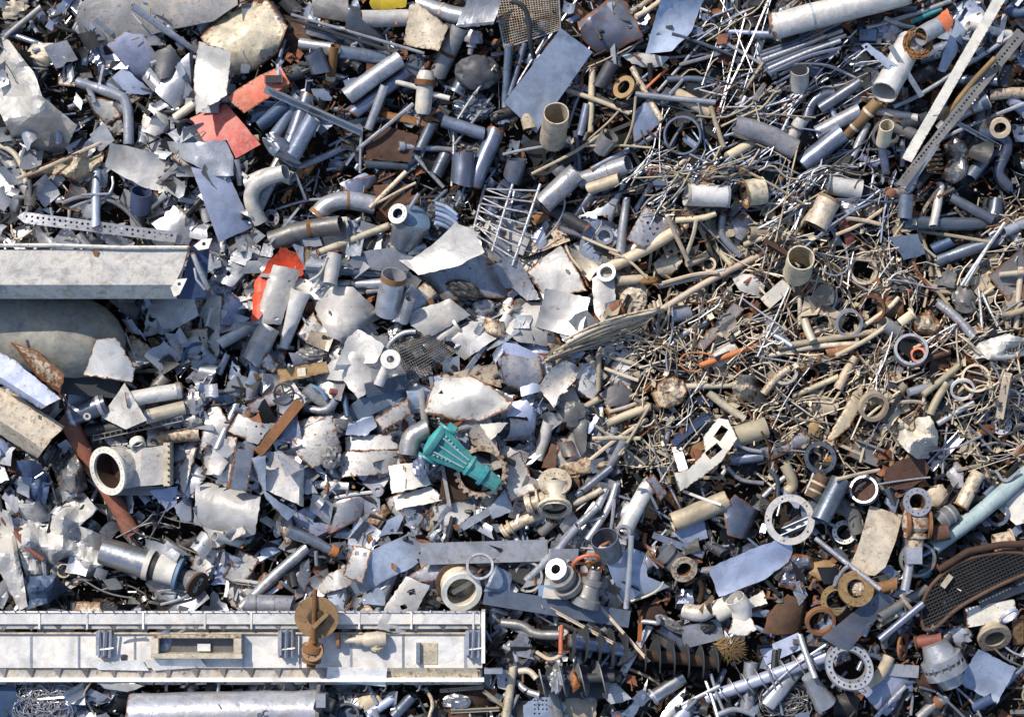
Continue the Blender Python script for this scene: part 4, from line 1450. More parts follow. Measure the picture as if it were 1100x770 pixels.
rod('bent grey rod below the chrome drive unit', [(665, 305), (780, 275), (795, 230), (780, 215)], 7, 'pale')
rod('short rod sticking out beside the end disc', [(850, 165, 10), (885, 145, 30)], 5, 'pale')
for i, p in enumerate([[(430, 160), (520, 200), (570, 215)], [(400, 250), (520, 215), (600, 260)], [(340, 200), (440, 260), (560, 280)], [(650, 250), (720, 240), (800, 260)], [(870, 110), (780, 80), (740, 60)]]):
    rod(['thin rust brown wire right of the pale tarpaulin', 'bent wire between tarpaulin and chrome drive unit', 'long wire under the chrome drive unit', 'short wire right under the chrome drive unit', 'cream strip above the chrome drive unit'][i], p, 3.5, ['brown', 'grey', 'grey', 'pale', 'cream'][i], name='wire', cat='wire')
sheet('small grey plate above the chrome drive unit', [(600, 30), (690, 60), (745, 95), (730, 130), (610, 80)], 'pale', cr=.2)
sheet('small cream plate behind the long white conveyor', [(285, 330), (300, 290), (415, 295), (415, 345)], 'cream', cr=.1)

# ================================================================== the long conveyor frame at the lower left
def conveyor():
    whole()
    T = Thing('conveyor_frame', 'long white conveyor trough frame along the lower left edge', 'conveyor', None, 'long white conveyor')
    P = [(-60, 655), (522, 655), (522, 735), (-60, 735)]
    s, m, cx, cy, z0, a, b = settle_plane(P, 85, tilt=(0, 0))
    z0 -= 4
    raise_hm(s, m, z0 + 18, True)
    zr = z0 + 30
    def bx(x0, y0, x1, y1, zt, zb):
        q = MB(smooth=False)
        V = [W(x0, y0, zt), W(x1, y0, zt), W(x1, y1, zt), W(x0, y1, zt)]
        V += [Vector((v.x, v.y, zb * U)) for v in V]
        q.add(V, [(3, 2, 1, 0), (4, 5, 6, 7), (0, 1, 5, 4), (1, 2, 6, 5), (2, 3, 7, 6), (3, 0, 4, 7)])
        return q
    up = T.part('upper_rail', bx(-60, 658, 516, 670, zr, zr - 3), 'gloss')
    T.part('rail_web', bx(-60, 670.3, 516, 675, zr - 3.4, zr - 22), 'worn')
    pan = T.part('trough_pan', bx(-60, 681, 518, 717, zr - 9, zr - 12), 'gloss')
    T.part('trough_floor', bx(-60, 670, 518, 735, zr - 28, zr - 32), 'gloss')
    T.part('lower_web', bx(-60, 717.4, 516, 727, zr - 12.5, zr - 26), 'worn')
    T.part('lower_rail', bx(-60, 728, 520, 732, zr - 6, zr - 14), 'gloss')
    for i in range(9):
        x = 30 + i * 58 + rnd.uniform(-6, 6)
        T.part('pan_seam', bx(x, 680.6, x + 2.2, 717.2, zr - 8.2, zr - 9.5), 'pale', pan)
        T.part('rail_rib', bx(x + 9, 657.6, x + 11, 675.4, zr + .8, zr - 4), 'gloss', up)
    q = MB(); tube(q, [W(-60, 657.5, zr - 1), W(516, 657.5, zr - 1)], .018, 8); T.part('edge_tube', q, 'pale', up)
    q = MB(); tube(q, [W(-60, 680, zr - 7), W(520, 680, zr - 7)], .014, 8); T.part('edge_tube', q, 'cream', pan)
    # stud row on the upper rail
    for i in range(44):
        x = 4 + i * 11.8 + rnd.uniform(-2, 2)
        q = MB(); c = W(x, 656.6 + rnd.uniform(-.6, .6), zr + .2); tube(q, [c - Vector((0, 0, .04)), c + Vector((rnd.uniform(-.008, .008), rnd.uniform(-.005, .02), .035))], .0075, 6, edge=False)
        T.part('stud', q, 'pale', up)
    # gusset plates under both rails
    for i in range(18):
        x = 3 + i * 29.5
        for (ya, yb, zt) in ((670.6, 677.5, zr - 2.6), (717.6, 728, zr - 10)):
            q = MB(smooth=False)
            V = [W(x - 5, ya, zt + .3), W(x + 4, ya, zt + .3), W(x + 1.5, yb, zt - 1)]
            V += [v - Vector((0, 0, .02)) for v in V]
            q.add(V, [(2, 1, 0), (3, 4, 5), (0, 1, 4, 3), (1, 2, 5, 4), (2, 0, 3, 5)])
            T.part('gusset', q, 'grey')
    for i in range(13):
        q = MB(); c = W(78 + i * 2.2, 678.6, zr - 8); tube(q, [c, c - Vector((0, 0, .2))], .007, 6, edge=False); T.part('chain_pin', q, 'brown')
    # hopper box
    hz = zr + 5
    for (x0, y0, x1, y1) in ((164, 681.5, 259, 685), (162, 702, 260, 707), (162, 685.3, 170, 701.7), (251, 685.3, 259, 701.7)):
        hp = T.part('hopper_wall', bx(x0, y0, x1, y1, hz, zr - 8.6), 'cream')
    T.part('hopper_floor', bx(171, 686, 250, 701, zr - 7.6, zr - 8.6), 'grey')
    T.part('hopper_plate', bx(212, 691, 226, 699, zr - 4, zr - 5), 'gloss')
    # flaps
    def flap(pts, zs, mat):
        q = MB(smooth=False)
        V = [W(x, y, z) for (x, y), z in zip(pts, zs)]
        V += [v - Vector((0, 0, .012)) for v in V]
        n = len(pts)
        F = [tuple(range(n - 1, -1, -1)), tuple(range(n, 2 * n))] + [(i, (i + 1) % n, (i + 1) % n + n, i + n) for i in range(n)]
        q.add(V, F); return q
    T.part('cover_flap', flap([(98, 712), (152, 708), (160, 720), (106, 719)], [zr - 5, zr - 4, zr - 9, zr - 9], 'gloss'), 'gloss')
    T.part('cover_flap', flap([(155, 708), (215, 707), (222, 716), (165, 720)], [zr - 3, zr - 3, zr - 9, zr - 9], 'gloss'), 'gloss')
    T.part('cover_flap', flap([(352, 716), (416, 717), (414, 737), (350, 731)], [zr - 3, zr - 3, zr - 12, zr - 10], 'gloss'), 'gloss')
    T.part('cover_flap', flap([(418, 717), (512, 717), (515, 735), (424, 734)], [zr - 6, zr - 6, zr - 16, zr - 16], 'gloss'), 'cream')
    # opening in the pan near the right end
    T.part('hatch', bx(450, 690, 470, 713, zr - 8.2, zr - 8.8), 'cream')
    T.part('hatch_flange', bx(447, 690, 451, 713, zr - 3, zr - 8.8), 'chrome')
    # clamp assemblies
    for (x0, n) in ((105, 5), (300, 5), (501, 5)):
        q = MB(smooth=False)
        c = W(x0 + 8, 691, zr - 5); box(q, c, AX[0], AX[1], AX[2], .07, .15, .03); box(q, W(x0 + 1, 690, zr - 2), AX[0], AX[1], AX[2], .02, .13, .06)
        cl = T.part('clamp', q, 'pale')
        for k in range(3):
            q = MB(); tube(q, [W(x0 + 2 + 6 * k, 676, zr + 3), W(x0 + 2 + 6 * k + rnd.uniform(-2, 2), 706, zr + 1)], .012 + .01 * (k == 1), 8); T.part('clamp_bolt', q, 'chrome', cl)
        q = MB(); tube(q, [W(x0 - 1, 698, zr + 2), W(x0 + 17, 696, zr + 3)], .014, 8); T.part('clamp_bar', q, 'pale', cl)
    T.part('end_plate', bx(517, 657, 521, 712, zr + 4, zr - 30), 'gloss')
    q = MB(smooth=False); box(q, W(530, 720, zr - 8), AX[0], AX[1], AX[2], .10, .03, .04); T.part('end_bracket', q, 'pale')
    T.done()
    CONV.append(zr)
    tiled()
CONV = []
conveyor()
tile('D2')
def rusty_disc():
    whole()
    zr = CONV[0]
    T = Thing('rusty_disc', 'rusty ochre disc on a stem lying across the conveyor', 'disc', None, 'rusty ochre disc')
    fr = tilt_frame(265, 14)
    c = W(340, 663, zr + 20)
    q = MB(); annulus(q, c, fr, .24, 0, .02, 0, 0, 44); T.part('disc', q, 'ochre')
    q = MB(); lathe(q, c + fr[2] * .002, c + fr[2] * .03, [(0, .10), (1, .06)], 24); T.part('boss', q, 'brown')
    q = MB(); tube(q, [W(338.5, 633, zr + 27), W(337, 690, zr + 19)], .028, 10); T.part('stem', q, 'rust')
    q = MB(smooth=False); box(q, c + Vector((.05, -.02, .05)), Vector((.7, .7, 0)), Vector((-.7, .7, 0)), AX[2], .11, .022, .03); T.part('rib', q, 'ochre')
    p0, p1 = W(337, 686, zr + 12), W(334, 716, zr + 6)
    q = MB(); lathe(q, p0, p1, [(0, .05), (.2, .06), (.22, .115), (.42, .125), (.44, .07), (.6, .08), (.62, .10), (.8, .105), (.82, .05), (1, .05)], 24); T.part('valve_body', q, 'rust')
    q = MB(); annulus(q, W(335.5, 699, zr + 17), tilt_frame(90, 20), .115, .03, .02, 6, .01); T.part('valve_flange', q, 'ochre')
    T.done(); 
    T = Thing('brass_valve', 'small cream brass valve lying on the conveyor pan', 'valve', None, None)
    z = zr - 2
    a, b = W(365, 688, z), W(415, 686, z + 1)
    q = MB(); lathe(q, a.lerp(b, .08), b, [(0, .03), (.28, .035), (.3, .06), (.45, .055), (.5, .075), (.8, .09), (1, .07)], 18); T.part('body', q, 'cream')
    d = (b - a).normalized(); e = d.orthogonal().normalized()
    q = MB(); annulus(q, a, (e, d.cross(e), d), .085, .035, .03); T.part('end_wheel', q, 'rust')
    q = MB(); lathe(q, W(405, 687, z + 5), W(405, 696, z), [(0, .05), (.7, .05), (.72, .07), (1, .07)], 16); T.part('side_port', q, 'cream')
    T.done(); tiled()
rusty_disc()
# bottom left corner
tile('D1')
sheet('dark blue plate in the bottom left corner', [(-20, 640), (60, 640), (110, 770), (-20, 790)], 'blue', cr=.1)
def wire_nest(label, cx, cy, rx, ry, n, mat, seed, name='wire_nest'):
    whole()
    r = random.Random(seed)
    mb = MB()
    s, m, a_, b_, z0, _, _ = settle_plane(circle(cx, cy, min(rx, ry), 10), 60, tilt=(0, 0))
    for _ in range(n):
        x, y = cx + r.uniform(-.6, .6) * rx, cy + r.uniform(-.6, .6) * ry
        R = r.uniform(.3, .75) * min(rx, ry) * 1.2; a0 = r.uniform(0, 6.3); sp = r.uniform(2, 6)
        z = z0 + r.uniform(0, 9); e = r.uniform(.5, 1)
        P = [W(x + R * math.cos(a0 + sp * k / 11), y + R * e * math.sin(a0 + sp * k / 11), z + 2 * math.sin(k + a0)) for k in range(12)]
        tube(mb, P, .0055, 5, edge=False)
    o = bpy.data.objects.new(name, mesh_from(name, mb, mat, (0, 0, 0))); COL.objects.link(o)
    o['kind'] = 'stuff'; o['label'] = label; o['category'] = 'wire'
    raise_hm(s, m, z0 + 7, True)
    tiled()
wire_nest('nest of fine grey wire in the bottom left corner', 48, 752, 32, 24, 170, 'pale', 3)
bar('blue channel right of the bottom left wire nest', (265, 745), (400, 665), 40, 'blue', 'U', h=16)
rod('cream wire over the bottom left wire nest', [(380, 620), (340, 680), (370, 720), (390, 760)], 5, 'cream', name='wire', cat='wire')
sheet('pale folded sheet peeking below the conveyor', [(400, 620), (530, 625), (600, 640), (525, 665), (430, 650)], 'tarp', cr=.4)
sheet('black plate behind the bottom pipe', [(380, 680), (540, 660), (560, 760), (400, 745)], 'soot', cr=.3)
whole()
bp_ = pipe('long grey pipe with flange along the bottom left edge', [(140, 768), (345, 764)], 24, 'pale', flanges=[(1, 1.25, 'grey', 16, 4)], name='bottom_pipe', lm='bottom left long pipe', lift=6, pct=60)
writing('oC', .10, W(282, 766.5, bp_.D[0][2] * .35 + bp_.D[1][2] * .65 + 24.6), Vector((1, .1, 0)), Vector((0, 0, 1)), MAT['blue'], [c for c in bp_.root.children if c.name.startswith('tube')][0], bp_.root)
def black_motor():
    T = Thing('black_motor', 'small black motor at the end of the bottom pipe', 'motor', None, 'black motor')
    s, m, cx, cy, z0, a, b = settle_plane(circle(353, 757, 10, 10), 70, tilt=(0, 0))
    z = z0 + 10; raise_hm(s, m, z + 8, True)
    q = MB(); lathe(q, W(340, 752, z), W(358, 758, z + 2), [(0, .10), (.5, .12), (.55, .08), (1, .07)], 20); T.part('motor_body', q, 'dark')
    q = MB(smooth=False); box(q, W(345, 752, z + 10), AX[0], AX[1], AX[2], .05, .07, .04); T.part('terminal_box', q, 'pale')
    T.done()
black_motor()
tiled()
# ================================================================== TOP CENTRE (tile A2)
tile('A2')
def mesh_basket(label, quad, nx, ny, bulge, mat, lm=None, zlift=0, wire=.0045, frame=True, name='wire_basket', cat='basket', cr=0.0, rim='pale'):
    """woven wire panel over a quadrilateral, bulged; the wires are too fine to take apart"""
    whole()
    s, m, cx, cy, z0, a, b = settle_plane(quad, 75, tilt=(0, 0))
    z0 += 3 + zlift
    raise_hm(s, m, z0 + bulge * .5, True)
    def pt(u, v):
        x = (quad[0][0] * (1 - u) + quad[1][0] * u) * (1 - v) + (quad[3][0] * (1 - u) + quad[2][0] * u) * v
        y = (quad[0][1] * (1 - u) + quad[1][1] * u) * (1 - v) + (quad[3][1] * (1 - u) + quad[2][1] * u) * v
        z = z0 + bulge * math.sin(math.pi * min(max(u, 0), 1)) * math.sin(math.pi * v)
        if cr:
            z += cr * noise.noise(Vector((x * .07, y * .07, 2)))
        return W(x, y, z)
    mb = MB()
    for i in range(nx + 1):
        tube(mb, [pt(i / nx, k / 8) for k in range(9)], wire, 4, edge=False)
    for j in range(ny + 1):
        tube(mb, [pt(k / 8, j / ny) + Vector((0, 0, wire)) for k in range(9)], wire, 4, edge=False)
    T = Thing(name, label, cat, None, lm)
    T.part('wire_mesh', mb, mat)
    if frame:
        q = MB(); L = [pt(k / 10, 0) for k in range(11)] + [pt(1, k / 10) for k in range(1, 11)] + [pt(1 - k / 10, 1) for k in range(1, 11)] + [pt(0, 1 - k / 10) for k in range(1, 11)]
        tube(q, L, wire * 2.6, 6, edge=False); T.part('mesh_frame', q, rim)
    T.done(); tiled()

pipe('pale pipe across the top beside the folded plates', [(200, 180), (340, 200)], 25, 'pale')
pipe('long pale pipe behind the rusty upright pipe', [(365, 215), (565, 245)], 29, 'galv')
pipe('upper pale pipe with open dark mouth, top centre', [(455, 80), (640, 75)], 37, 'white', wall=4, lm='pale pipe with dark mouth')
sheet('grey square plate on the top edge', [(250, -30), (402, -30), (398, 92), (255, 70)], 'grey', tilt=(.05, -.05), cr=.15)
sheet('galvanised plate with torn corner under the double rods', [(400, 20), (440, 30), (572, 150), (500, 212), (380, 185), (225, 140), (240, 60), (290, 130), (390, 110)], 'galv', tilt=(.1, -.15), cr=.3)
sheet('yellow curved shell poking in at the top edge', [(488, 12), (500, 38), (570, 40), (640, 30), (648, -30), (500, -40)], 'yellow', tilt=(.05, -.2), curl=(0, .5), cr=.1, name='yellow_shell', cat='shell', lm='yellow shell')
pipe('thick pale pipe bend at the top edge', [(690, 15), (790, 50), (885, 70)], 36, 'pale', bands=[(.5, 1.06, 'cream', 10)])
pipe('dirty grey pipe sloping under the cut cream duct', [(770, 310), (865, 110, 10)], 38, 'grey', bands=[(.45, 1.05, 'rust', 14)])
sheet('cut cream duct plate with raised rim, top centre', [(628, 185), (655, 20), (680, 10), (815, 112), (772, 212)], 'cream', tilt=(.15, -.05), curl=(-70, .5), folds=[(655, 0, 640, 200, .5)], cr=.15, lm='cut cream duct plate', lift=4)
sheet('pale square plate beside the wire basket, top', [(842, 116), (905, -25), (1045, -25), (1000, 102)], 'pale', tilt=(-.05, -.05), cr=.2, lift=4)
mesh_basket('bulging wire mesh basket at the top edge', [(530, -6), (600, -8), (602, 32), (542, 52)], 24, 20, 12, 'cream', lm='wire mesh basket', zlift=4)
tile('A3')
rod('dark hose arching across the wire basket', [(35, 5, 60), (85, 20, 70), (110, 80, 60), (112, 170, 40), (130, 240)], 11, 'dark', name='dark_hose', cat='hose')
tile('A2')
lump('dark blue plastic bag below the wire basket', (935, 300), 90, 72, 'dark', .22, 2.6, name='plastic_bag', cat='bag', hz=.5, sub=30, lm='dark plastic bag')
def small_pump():
    T = Thing('small_pump', 'small pale pump head left of the dark plastic bag', 'pump', None, 'small pale pump head')
    x, y = cv((920, 165)); s, m, cx, cy, z0, a, b = settle_plane(circle(x, y, 11, 10), 80, tilt=(0, 0)); z = z0 + 10
    raise_hm(s, m, z + 8, True)
    q = MB(); lathe(q, W(x, y - 10, z + 4), W(x - 4, y + 16, z), [(0, .09), (.35, .12), (.5, .11), (.52, .06), (.7, .06), (.72, .035), (1, .03)], 20); T.part('body', q, 'pale')
    q = MB(); lathe(q, W(x - 8, y - 2, z + 4), W(x + 9, y - 2, z + 6), [(0, .05), (1, .05)], 14); T.part('cross_port', q, 'cream')
    T.done()
small_pump()
pipe('rusty upright pipe in the middle of the upper heap', [(345, 190, 20), (325, 345)], 19, 'rust', bands=[(.85, 1.15, 'tan', 20)], lm='rusty upright pipe')
pipe('blue-grey open can left of the rusty upright pipe', [(255, 215, 30), (290, 300)], 42, 'galv', wall=3, name='open_can', cat='can')
pipe('fat white pipe offcut sloping in the upper heap', [(395, 400), (612, 245, 8)], 38, 'pale', lm='fat white pipe')
pipe('grey pipe lying under the fat white pipe', [(420, 470), (650, 300)], 28, 'galv')
pipe('slim white pipe left of the white valve body', [(485, 535), (552, 355)], 19, 'pale')
pipe('galvanised pipe at the left of the upper heap', [(100, 565), (205, 400)], 31, 'galv')
pipe('second galvanised pipe beside it with dull end', [(172, 640), (258, 485)], 35, 'galv')
pipe('short blue-tinted pipe below the coral panels', [(35, 520), (150, 430)], 32, 'blue')
sheet('brown flat plate below the white valve body', [(470, 560), (560, 520), (690, 560), (660, 670), (480, 660)], 'brown', tilt=(.05, .05), cr=.05)
sheet('rust brown curved strip across the valve body foot', [(520, 470), (560, 462), (700, 490), (745, 510), (730, 530), (580, 500)], 'rust', cr=.2)
def valve_body():
    T = Thing('white_valve', 'white valve body with rust collar in the upper heap', 'valve', None, 'white valve body')
    whole(); s, m, cx, cy, z0, a, b = settle_plane([(445, 78), (470, 78), (470, 122), (445, 122)], 80, tilt=(0, 0)); z = z0 + 10
    raise_hm(s, m, z + 8, True)
    q = MB(); lathe(q, W(458, 76, z + 4), W(454, 123, z), [(0, .075), (.1, .09), (.15, .10), (.3, .10), (.32, .092), (.9, .092), (1, .07)], 24); T.part('body', q, 'ivory')
    q = MB(); lathe(q, W(457.6, 86, z + 3.5), W(457, 92, z + 3), [(0, .125), (1, .125)], 26); T.part('rust_collar', q, 'rust')
    q = MB(); tube(q, [W(425, 88, z), W(448, 94, z + 1)], .03, 10); T.part('side_pipe', q, 'ivory')
    q = MB(); tube(q, [W(463, 101, z + 1), W(483, 106, z + 1)], .03, 10); T.part('side_pipe', q, 'ivory')
    T.done(); tiled()
valve_body()
rod('upper of two parallel rods crossing the top plates', [(165, 62), (715, 222)], 7, 'pale')
rod('lower of two parallel rods crossing the top plates', [(165, 82), (560, 205)], 7, 'dark')
bar('long grey angle bar right of the coral panels', (55, 368), (455, 545), 34, 'pale', 'L', h=20, roll=25, lm='long grey angle bar', lift=8)
rod('thin upright rod at the end of the long angle bar', [(455, 535), (450, 715)], 7, 'pale')
rod('white rod rising from the upright rod to the right', [(450, 610), (600, 490), (670, 430)], 9, 'pale')
pipe('pole with round knob right of the brown plate', [(615, 605), (835, 622)], 13, 'pale', open=False, bands=[(.03, 1.6, 'pale', 22)], name='pole', cat='pole')
pipe('pale flattened tube below the long angle bar', [(195, 690), (300, 650), (425, 590)], 15, 'pale', squash=.3)
pipe('horizontal grey pipe below the brown plate', [(470, 678), (645, 692)], 16, 'galv')
lump('shiny small engine block right of the valve body', (915, 445), 75, 55, 'galv', .55, 4.0, name='engine_block', cat='engine', sub=34, ridged=True, lm='small engine block')
rod('white rod slanting over the small engine block', [(1010, 270), (900, 420), (850, 500)], 5, 'white')
rod('long thin rod hanging left of the engine block', [(835, 500), (838, 640), (828, 770)], 6, 'pale')
rod('thin rod crossing left of the engine block foot', [(840, 600), (960, 450), (1000, 390)], 6, 'pale')
pipe('galvanised pipe sloping under the engine block', [(790, 500), (960, 555)], 28, 'galv')
pipe('upright galvanised pipe below the valve body', [(700, 610), (750, 510, 10)], 24, 'galv')
pipe('long pale pipe at right of the upper heap centre', [(915, 770), (1010, 545)], 38, 'galv', lm='long pale upper pipe')
pipe('thin upright pipe left of the tilted blue panel', [(1065, 180), (1052, 440)], 17, 'pale')
pipe('grey pipe end below the engine block', [(880, 640), (870, 760)], 48, 'galv')
rod('thin slanting rod at the top heap centre, lower end', [(580, 770), (700, 668)], 8, 'pale')
rod('bent rod with hook below the brown plate', [(660, 630), (690, 660), (795, 775)], 9, 'pale')
pipe('pale stub pipe below the bent hook rod', [(765, 720), (805, 640)], 28, 'galv')
lump('grey glove-like crumple left of the flattened tube', (130, 620), 85, 40, 'galv', .5, 2.4, name='crumpled_scrap', cat='scrap', rot=35)
sheet('small pale plate below the horizontal grey pipe', [(365, 760), (470, 715), (530, 760), (420, 800)], 'steel', tilt=(.2, -.1), cr=.2)
pipe('white pipe bend at the far left of the upper heap', [(-20, 760), (90, 710), (170, 740)], 30, 'white')

# ================================================================== TOP (tile A3)
tile('A3')
pipe('left of two upright pipes under the blue panel', [(25, 190), (12, 420)], 17, 'galv')
pipe('right of two upright pipes under the blue panel', [(92, 178), (28, 400)], 14, 'galv')
sheet('folded grey metal wrap with glossy inside, top', [(308, 90), (350, 60), (440, -5), (505, -10), (582, 152), (480, 205), (400, 228), (330, 165)], 'galv', tilt=(.1, .05), folds=[(310, 130, 450, -10, -.8), (400, 228, 440, 0, .12)], cr=.5, name='metal_wrap', lm='folded grey metal wrap')
sheet('thin curved pale shell below the folded wrap', [(485, 228), (560, 215), (692, 238), (660, 275), (600, 282), (535, 265)], 'white', tilt=(0, -.2), curl=(0, .6), cr=.2)
sheet('pale blue rectangular panel at the top edge right of centre', [(588, 225), (662, -30), (842, -30), (780, 132), (700, 212)], 'steel', tilt=(.1, -.15), cr=.15, jag=.4, name='blue_sheet', cat='panel', lm='pale blue top panel', lift=5)
sheet('large tilted blue-grey rectangular panel at the top centre', [(5, 425), (240, 118), (372, 216), (182, 482), (140, 552)], 'steel', tilt=(.1, -.28), cr=.06, jag=.3, name='tilted_panel', cat='panel', lm='tilted blue panel', lift=8)
pipe('cream cup standing open below the tilted blue panel', [(205, 585), (222, 470, 160)], 56, 'cream', wall=5, name='cream_cup', cat='cup', lm='cream cup')
pipe('upright tan pipe right of the cream cup', [(372, 280), (362, 550)], 15, 'tan')
pipe('dark fat pipe right of the upright tan pipe', [(400, 360), (455, 260)], 30, 'dark')
pipe('galvanised pipe behind the upright tan pipe', [(320, 560), (350, 430)], 18, 'galv')
rod('pale bent rod right of the tilted panel', [(262, 372), (420, 425), (525, 470)], 11, 'tan', name='bent_rod')
sheet('ridged grey tray between the rods, upper centre', [(535, 478), (605, 400), (665, 500), (590, 562), (540, 590)], 'galv', tilt=(.2, .1), folds=[(560, 420, 620, 540, .4), (590, 410, 650, 520, -.5)], cr=.1)
pipe('short dark can with open mouth below the ridged tray', [(445, 560, 50), (400, 620)], 40, 'grey', wall=4, name='dark_can', cat='can')
rod('tan wooden stick leaning over the ridged tray', [(535, 280), (600, 400), (658, 500)], 13, 'cream', name='stick', cat='stick')
pipe('tan pipe lying right of the ridged tray', [(700, 380), (860, 465)], 30, 'tan')
rod('long pale tube crossing above the tan pipe', [(548, 390), (720, 410), (880, 425)], 13, 'pale')
ring('thin grey hoop right of the ridged tray', (742, 560), 82, 74, 'galv', (200, 20), 30, name='hoop', cat='hoop', lm='thin grey hoop')
pipe('white pipe with rusty end below the cream cup', [(320, 750), (520, 680)], 40, 'pale', bands=[(.62, 1.04, 'grey', 6)], lm='white pipe with rusty end')
pipe('round dark pot left below the cream cup', [(60, 660, 40), (40, 740)], 42, 'galv', name='dark_pot', cat='pot')
sheet('dark board slanting below the cream cup', [(100, 710), (290, 620), (310, 660), (130, 745)], 'soot', cr=.05)
sheet('tiny square plate left of the white pipe with rusty end', [(200, 710), (245, 680), (285, 710), (235, 745)], 'pale', cr=.1)
ring('ochre shell bowl beside the leaning stick', (500, 360), 52, 30, 'ochre', (150, 40), 8)
for i, (p, r, c) in enumerate([([(690, 240), (850, 225), (1000, 210)], 7, 'pale'), ([(640, 380), (740, 270), (850, 140)], 7, 'pale'), ([(730, 270), (880, 230), (990, 185)], 9, 'pale'), ([(700, 140), (800, 170), (1000, 250)], 7, 'galv'),
                              ([(820, 120), (940, 190), (1078, 270)], 8, 'pale'), ([(330, 600), (480, 470), (560, 340)], 5, 'tan'), ([(500, 610), (540, 520), (550, 400)], 6, 'tan'), ([(270, 530), (300, 430), (340, 350)], 6, 'pale'),
                              ([(340, 605), (480, 600), (612, 612)], 5, 'tan'), ([(120, 720), (300, 630), (430, 540)], 7, 'tan'), ([(770, 460), (830, 560), (895, 675)], 6, 'pale'), ([(580, 380), (640, 320), (685, 285)], 6, 'orangepaint'),
                              ([(860, 440), (890, 540), (915, 610)], 11, 'tan'), ([(0, 640), (90, 620), (180, 605)], 7, 'pale'), ([(640, 770), (720, 690), (800, 620)], 9, 'tan'), ([(930, 650), (1000, 610), (1078, 560)], 22, 'tan'),
                              ([(1078, 260), (1030, 330), (980, 410)], 8, 'tan'), ([(300, 540), (315, 640), (320, 710)], 12, 'galv'), ([(690, 390), (720, 360), (745, 330)], 8, 'pale'), ([(680, 330), (800, 325), (870, 340)], 14, 'galv'),
                              ([(920, 130), (1000, 135), (1100, 140)], 10, 'steel'), ([(530, 50), (580, 20), (620, -10)], 12, 'cream'), ([(550, 70), (600, 45), (660, 0)], 12, 'tan')]):
    rod(['pale rod lying flat below the pale blue top panel', 'slanting pale rod below the pale blue top panel', 'thicker pale rod in the upper rod pile', 'galvanised rod sloping across the upper rod pile',
         'pale rod sloping down to the right in the rod pile', 'thin tan rod rising right of the cream cup', 'thin tan rod standing on the ridged tray', 'short pale rod under the bent pale rod', 'flat lying tan rod below the ridged tray',
         'long tan rod below the cream cup', 'pale rod crossing the thin grey hoop', 'orange-tinted rod above the ridged tray', 'stubby tan rod right of the thin grey hoop', 'pale rod at the foot of the cream cup',
         'tan rod below the thin grey hoop', 'fat tan pole right of the thin grey hoop', 'short tan rod above the fat tan pole', 'thick galvanised rod below the cream cup', 'short pale rod above the tan pipe',
         'galvanised tube in the middle of the rod pile', 'bluish flat rod near the top edge right', 'cream bar at the top edge beside the folded wrap', 'tan bar at the top edge beside the folded wrap'][i], p, r, c)

# ================================================================== TOP RIGHT (tile A4)
tile('A4')
pipe('big white pipe sloping across the top right edge', [(42, 112), (600, -35)], 56, 'white', wall=4, bands=[(.29, 1.05, 'pale', 10), (.02, 1.05, 'white', 14)], lm='big white top pipe', lift=10)
for i in range(9):
    y0 = 195 + i * 15 + rnd.uniform(-9, 9)
    rod(['topmost', 'second', 'third', 'fourth', 'fifth', 'sixth', 'seventh', 'eighth', 'lowest'][i] + ' galvanised rod of the bundle below the big white pipe', [(-20 + i * 8, y0 + 25), (150 + i * 6, y0 - 30 - i * 3), (rnd.uniform(250, 350), 90 + i * 17 + rnd.uniform(-14, 14))], rnd.uniform(6, 10), rnd.choice(('galv', 'pale', 'galv')), group='galvanised rod bundle below the big white pipe')
rod('grey hoop rod across the rod bundle', [(60, 290), (160, 258), (280, 270), (440, 355)], 7, 'pale')
pipe('rust-rimmed tin cylinder right of the rod bundle foot', [(150, 290, 40), (148, 355)], 40, 'white', wall=4, name='tin_cylinder', cat='can')
pipe('white pipe with rusty open mouth, top right', [(610, 170), (500, 385, 90)], 56, 'white', wall=4, name='pipe', lm='white pipe with rusty mouth')
sheet('grey strap plate with bolt holes on the rusty-mouthed pipe', [(405, 190), (428, 178), (582, 290), (562, 318), (535, 305)], 'steel', tilt=(.1, -.1), cr=.05, holes=[(560, 300, 6), (530, 275, 6), (425, 195, 6)], lift=14, name='strap_plate', cat='plate')
def rust_coil():
    whole()
    T = Thing('wire_coil', 'tangled coil of orange rusty wire at the top right', 'wire', None, 'rusty wire coil')
    r = random.Random(4); mb = MB()
    s, m, cx, cy, z0, a, b = settle_plane(circle(986, 47, 14, 10), 80, tilt=(0, 0))
    for i in range(20):
        a0 = r.uniform(0, 6.3); R = r.uniform(9, 17)
        P = [W(986 + R * math.cos(a0 + k * .5) * .95, 47 + R * math.sin(a0 + k * .5), z0 + 6 + r.uniform(0, 8)) for k in range(11)]
        tube(mb, P, .009, 5, edge=False)
    T.part('wire_coil', mb, 'rust'); T.done(); raise_hm(s, m, z0 + 10, True); tiled()
rust_coil()
pipe('short white pipe right of the rusty wire coil', [(650, 150), (740, 100)], 38, 'pale')
bar('small blue box left of the rusty wire coil', (400, 150), (470, 150), 48, 'ltblue', 'box', h=30, name='blue_box', cat='box')
lump('pale valve fitting left of the rusty wire coil', (525, 130), 45, 50, 'pale', .5, 3, name='valve_fitting', cat='valve')
rod('pale tube crossing above the rusty wire coil', [(425, 115), (600, 70), (775, 5)], 11, 'pale')
rod('teal painted tube above the rusty wire coil', [(608, 95), (735, 38)], 11, 'teal', lm='teal tube')
rod('short grey rod left of the teal tube', [(500, 75), (580, 110), (625, 115)], 10, 'pale')
sheet('blue-grey curved blade right of the rusty coil', [(755, 190), (800, 80), (845, 130), (790, 240), (750, 300), (720, 290)], 'steel', tilt=(.2, .1), cr=.2)
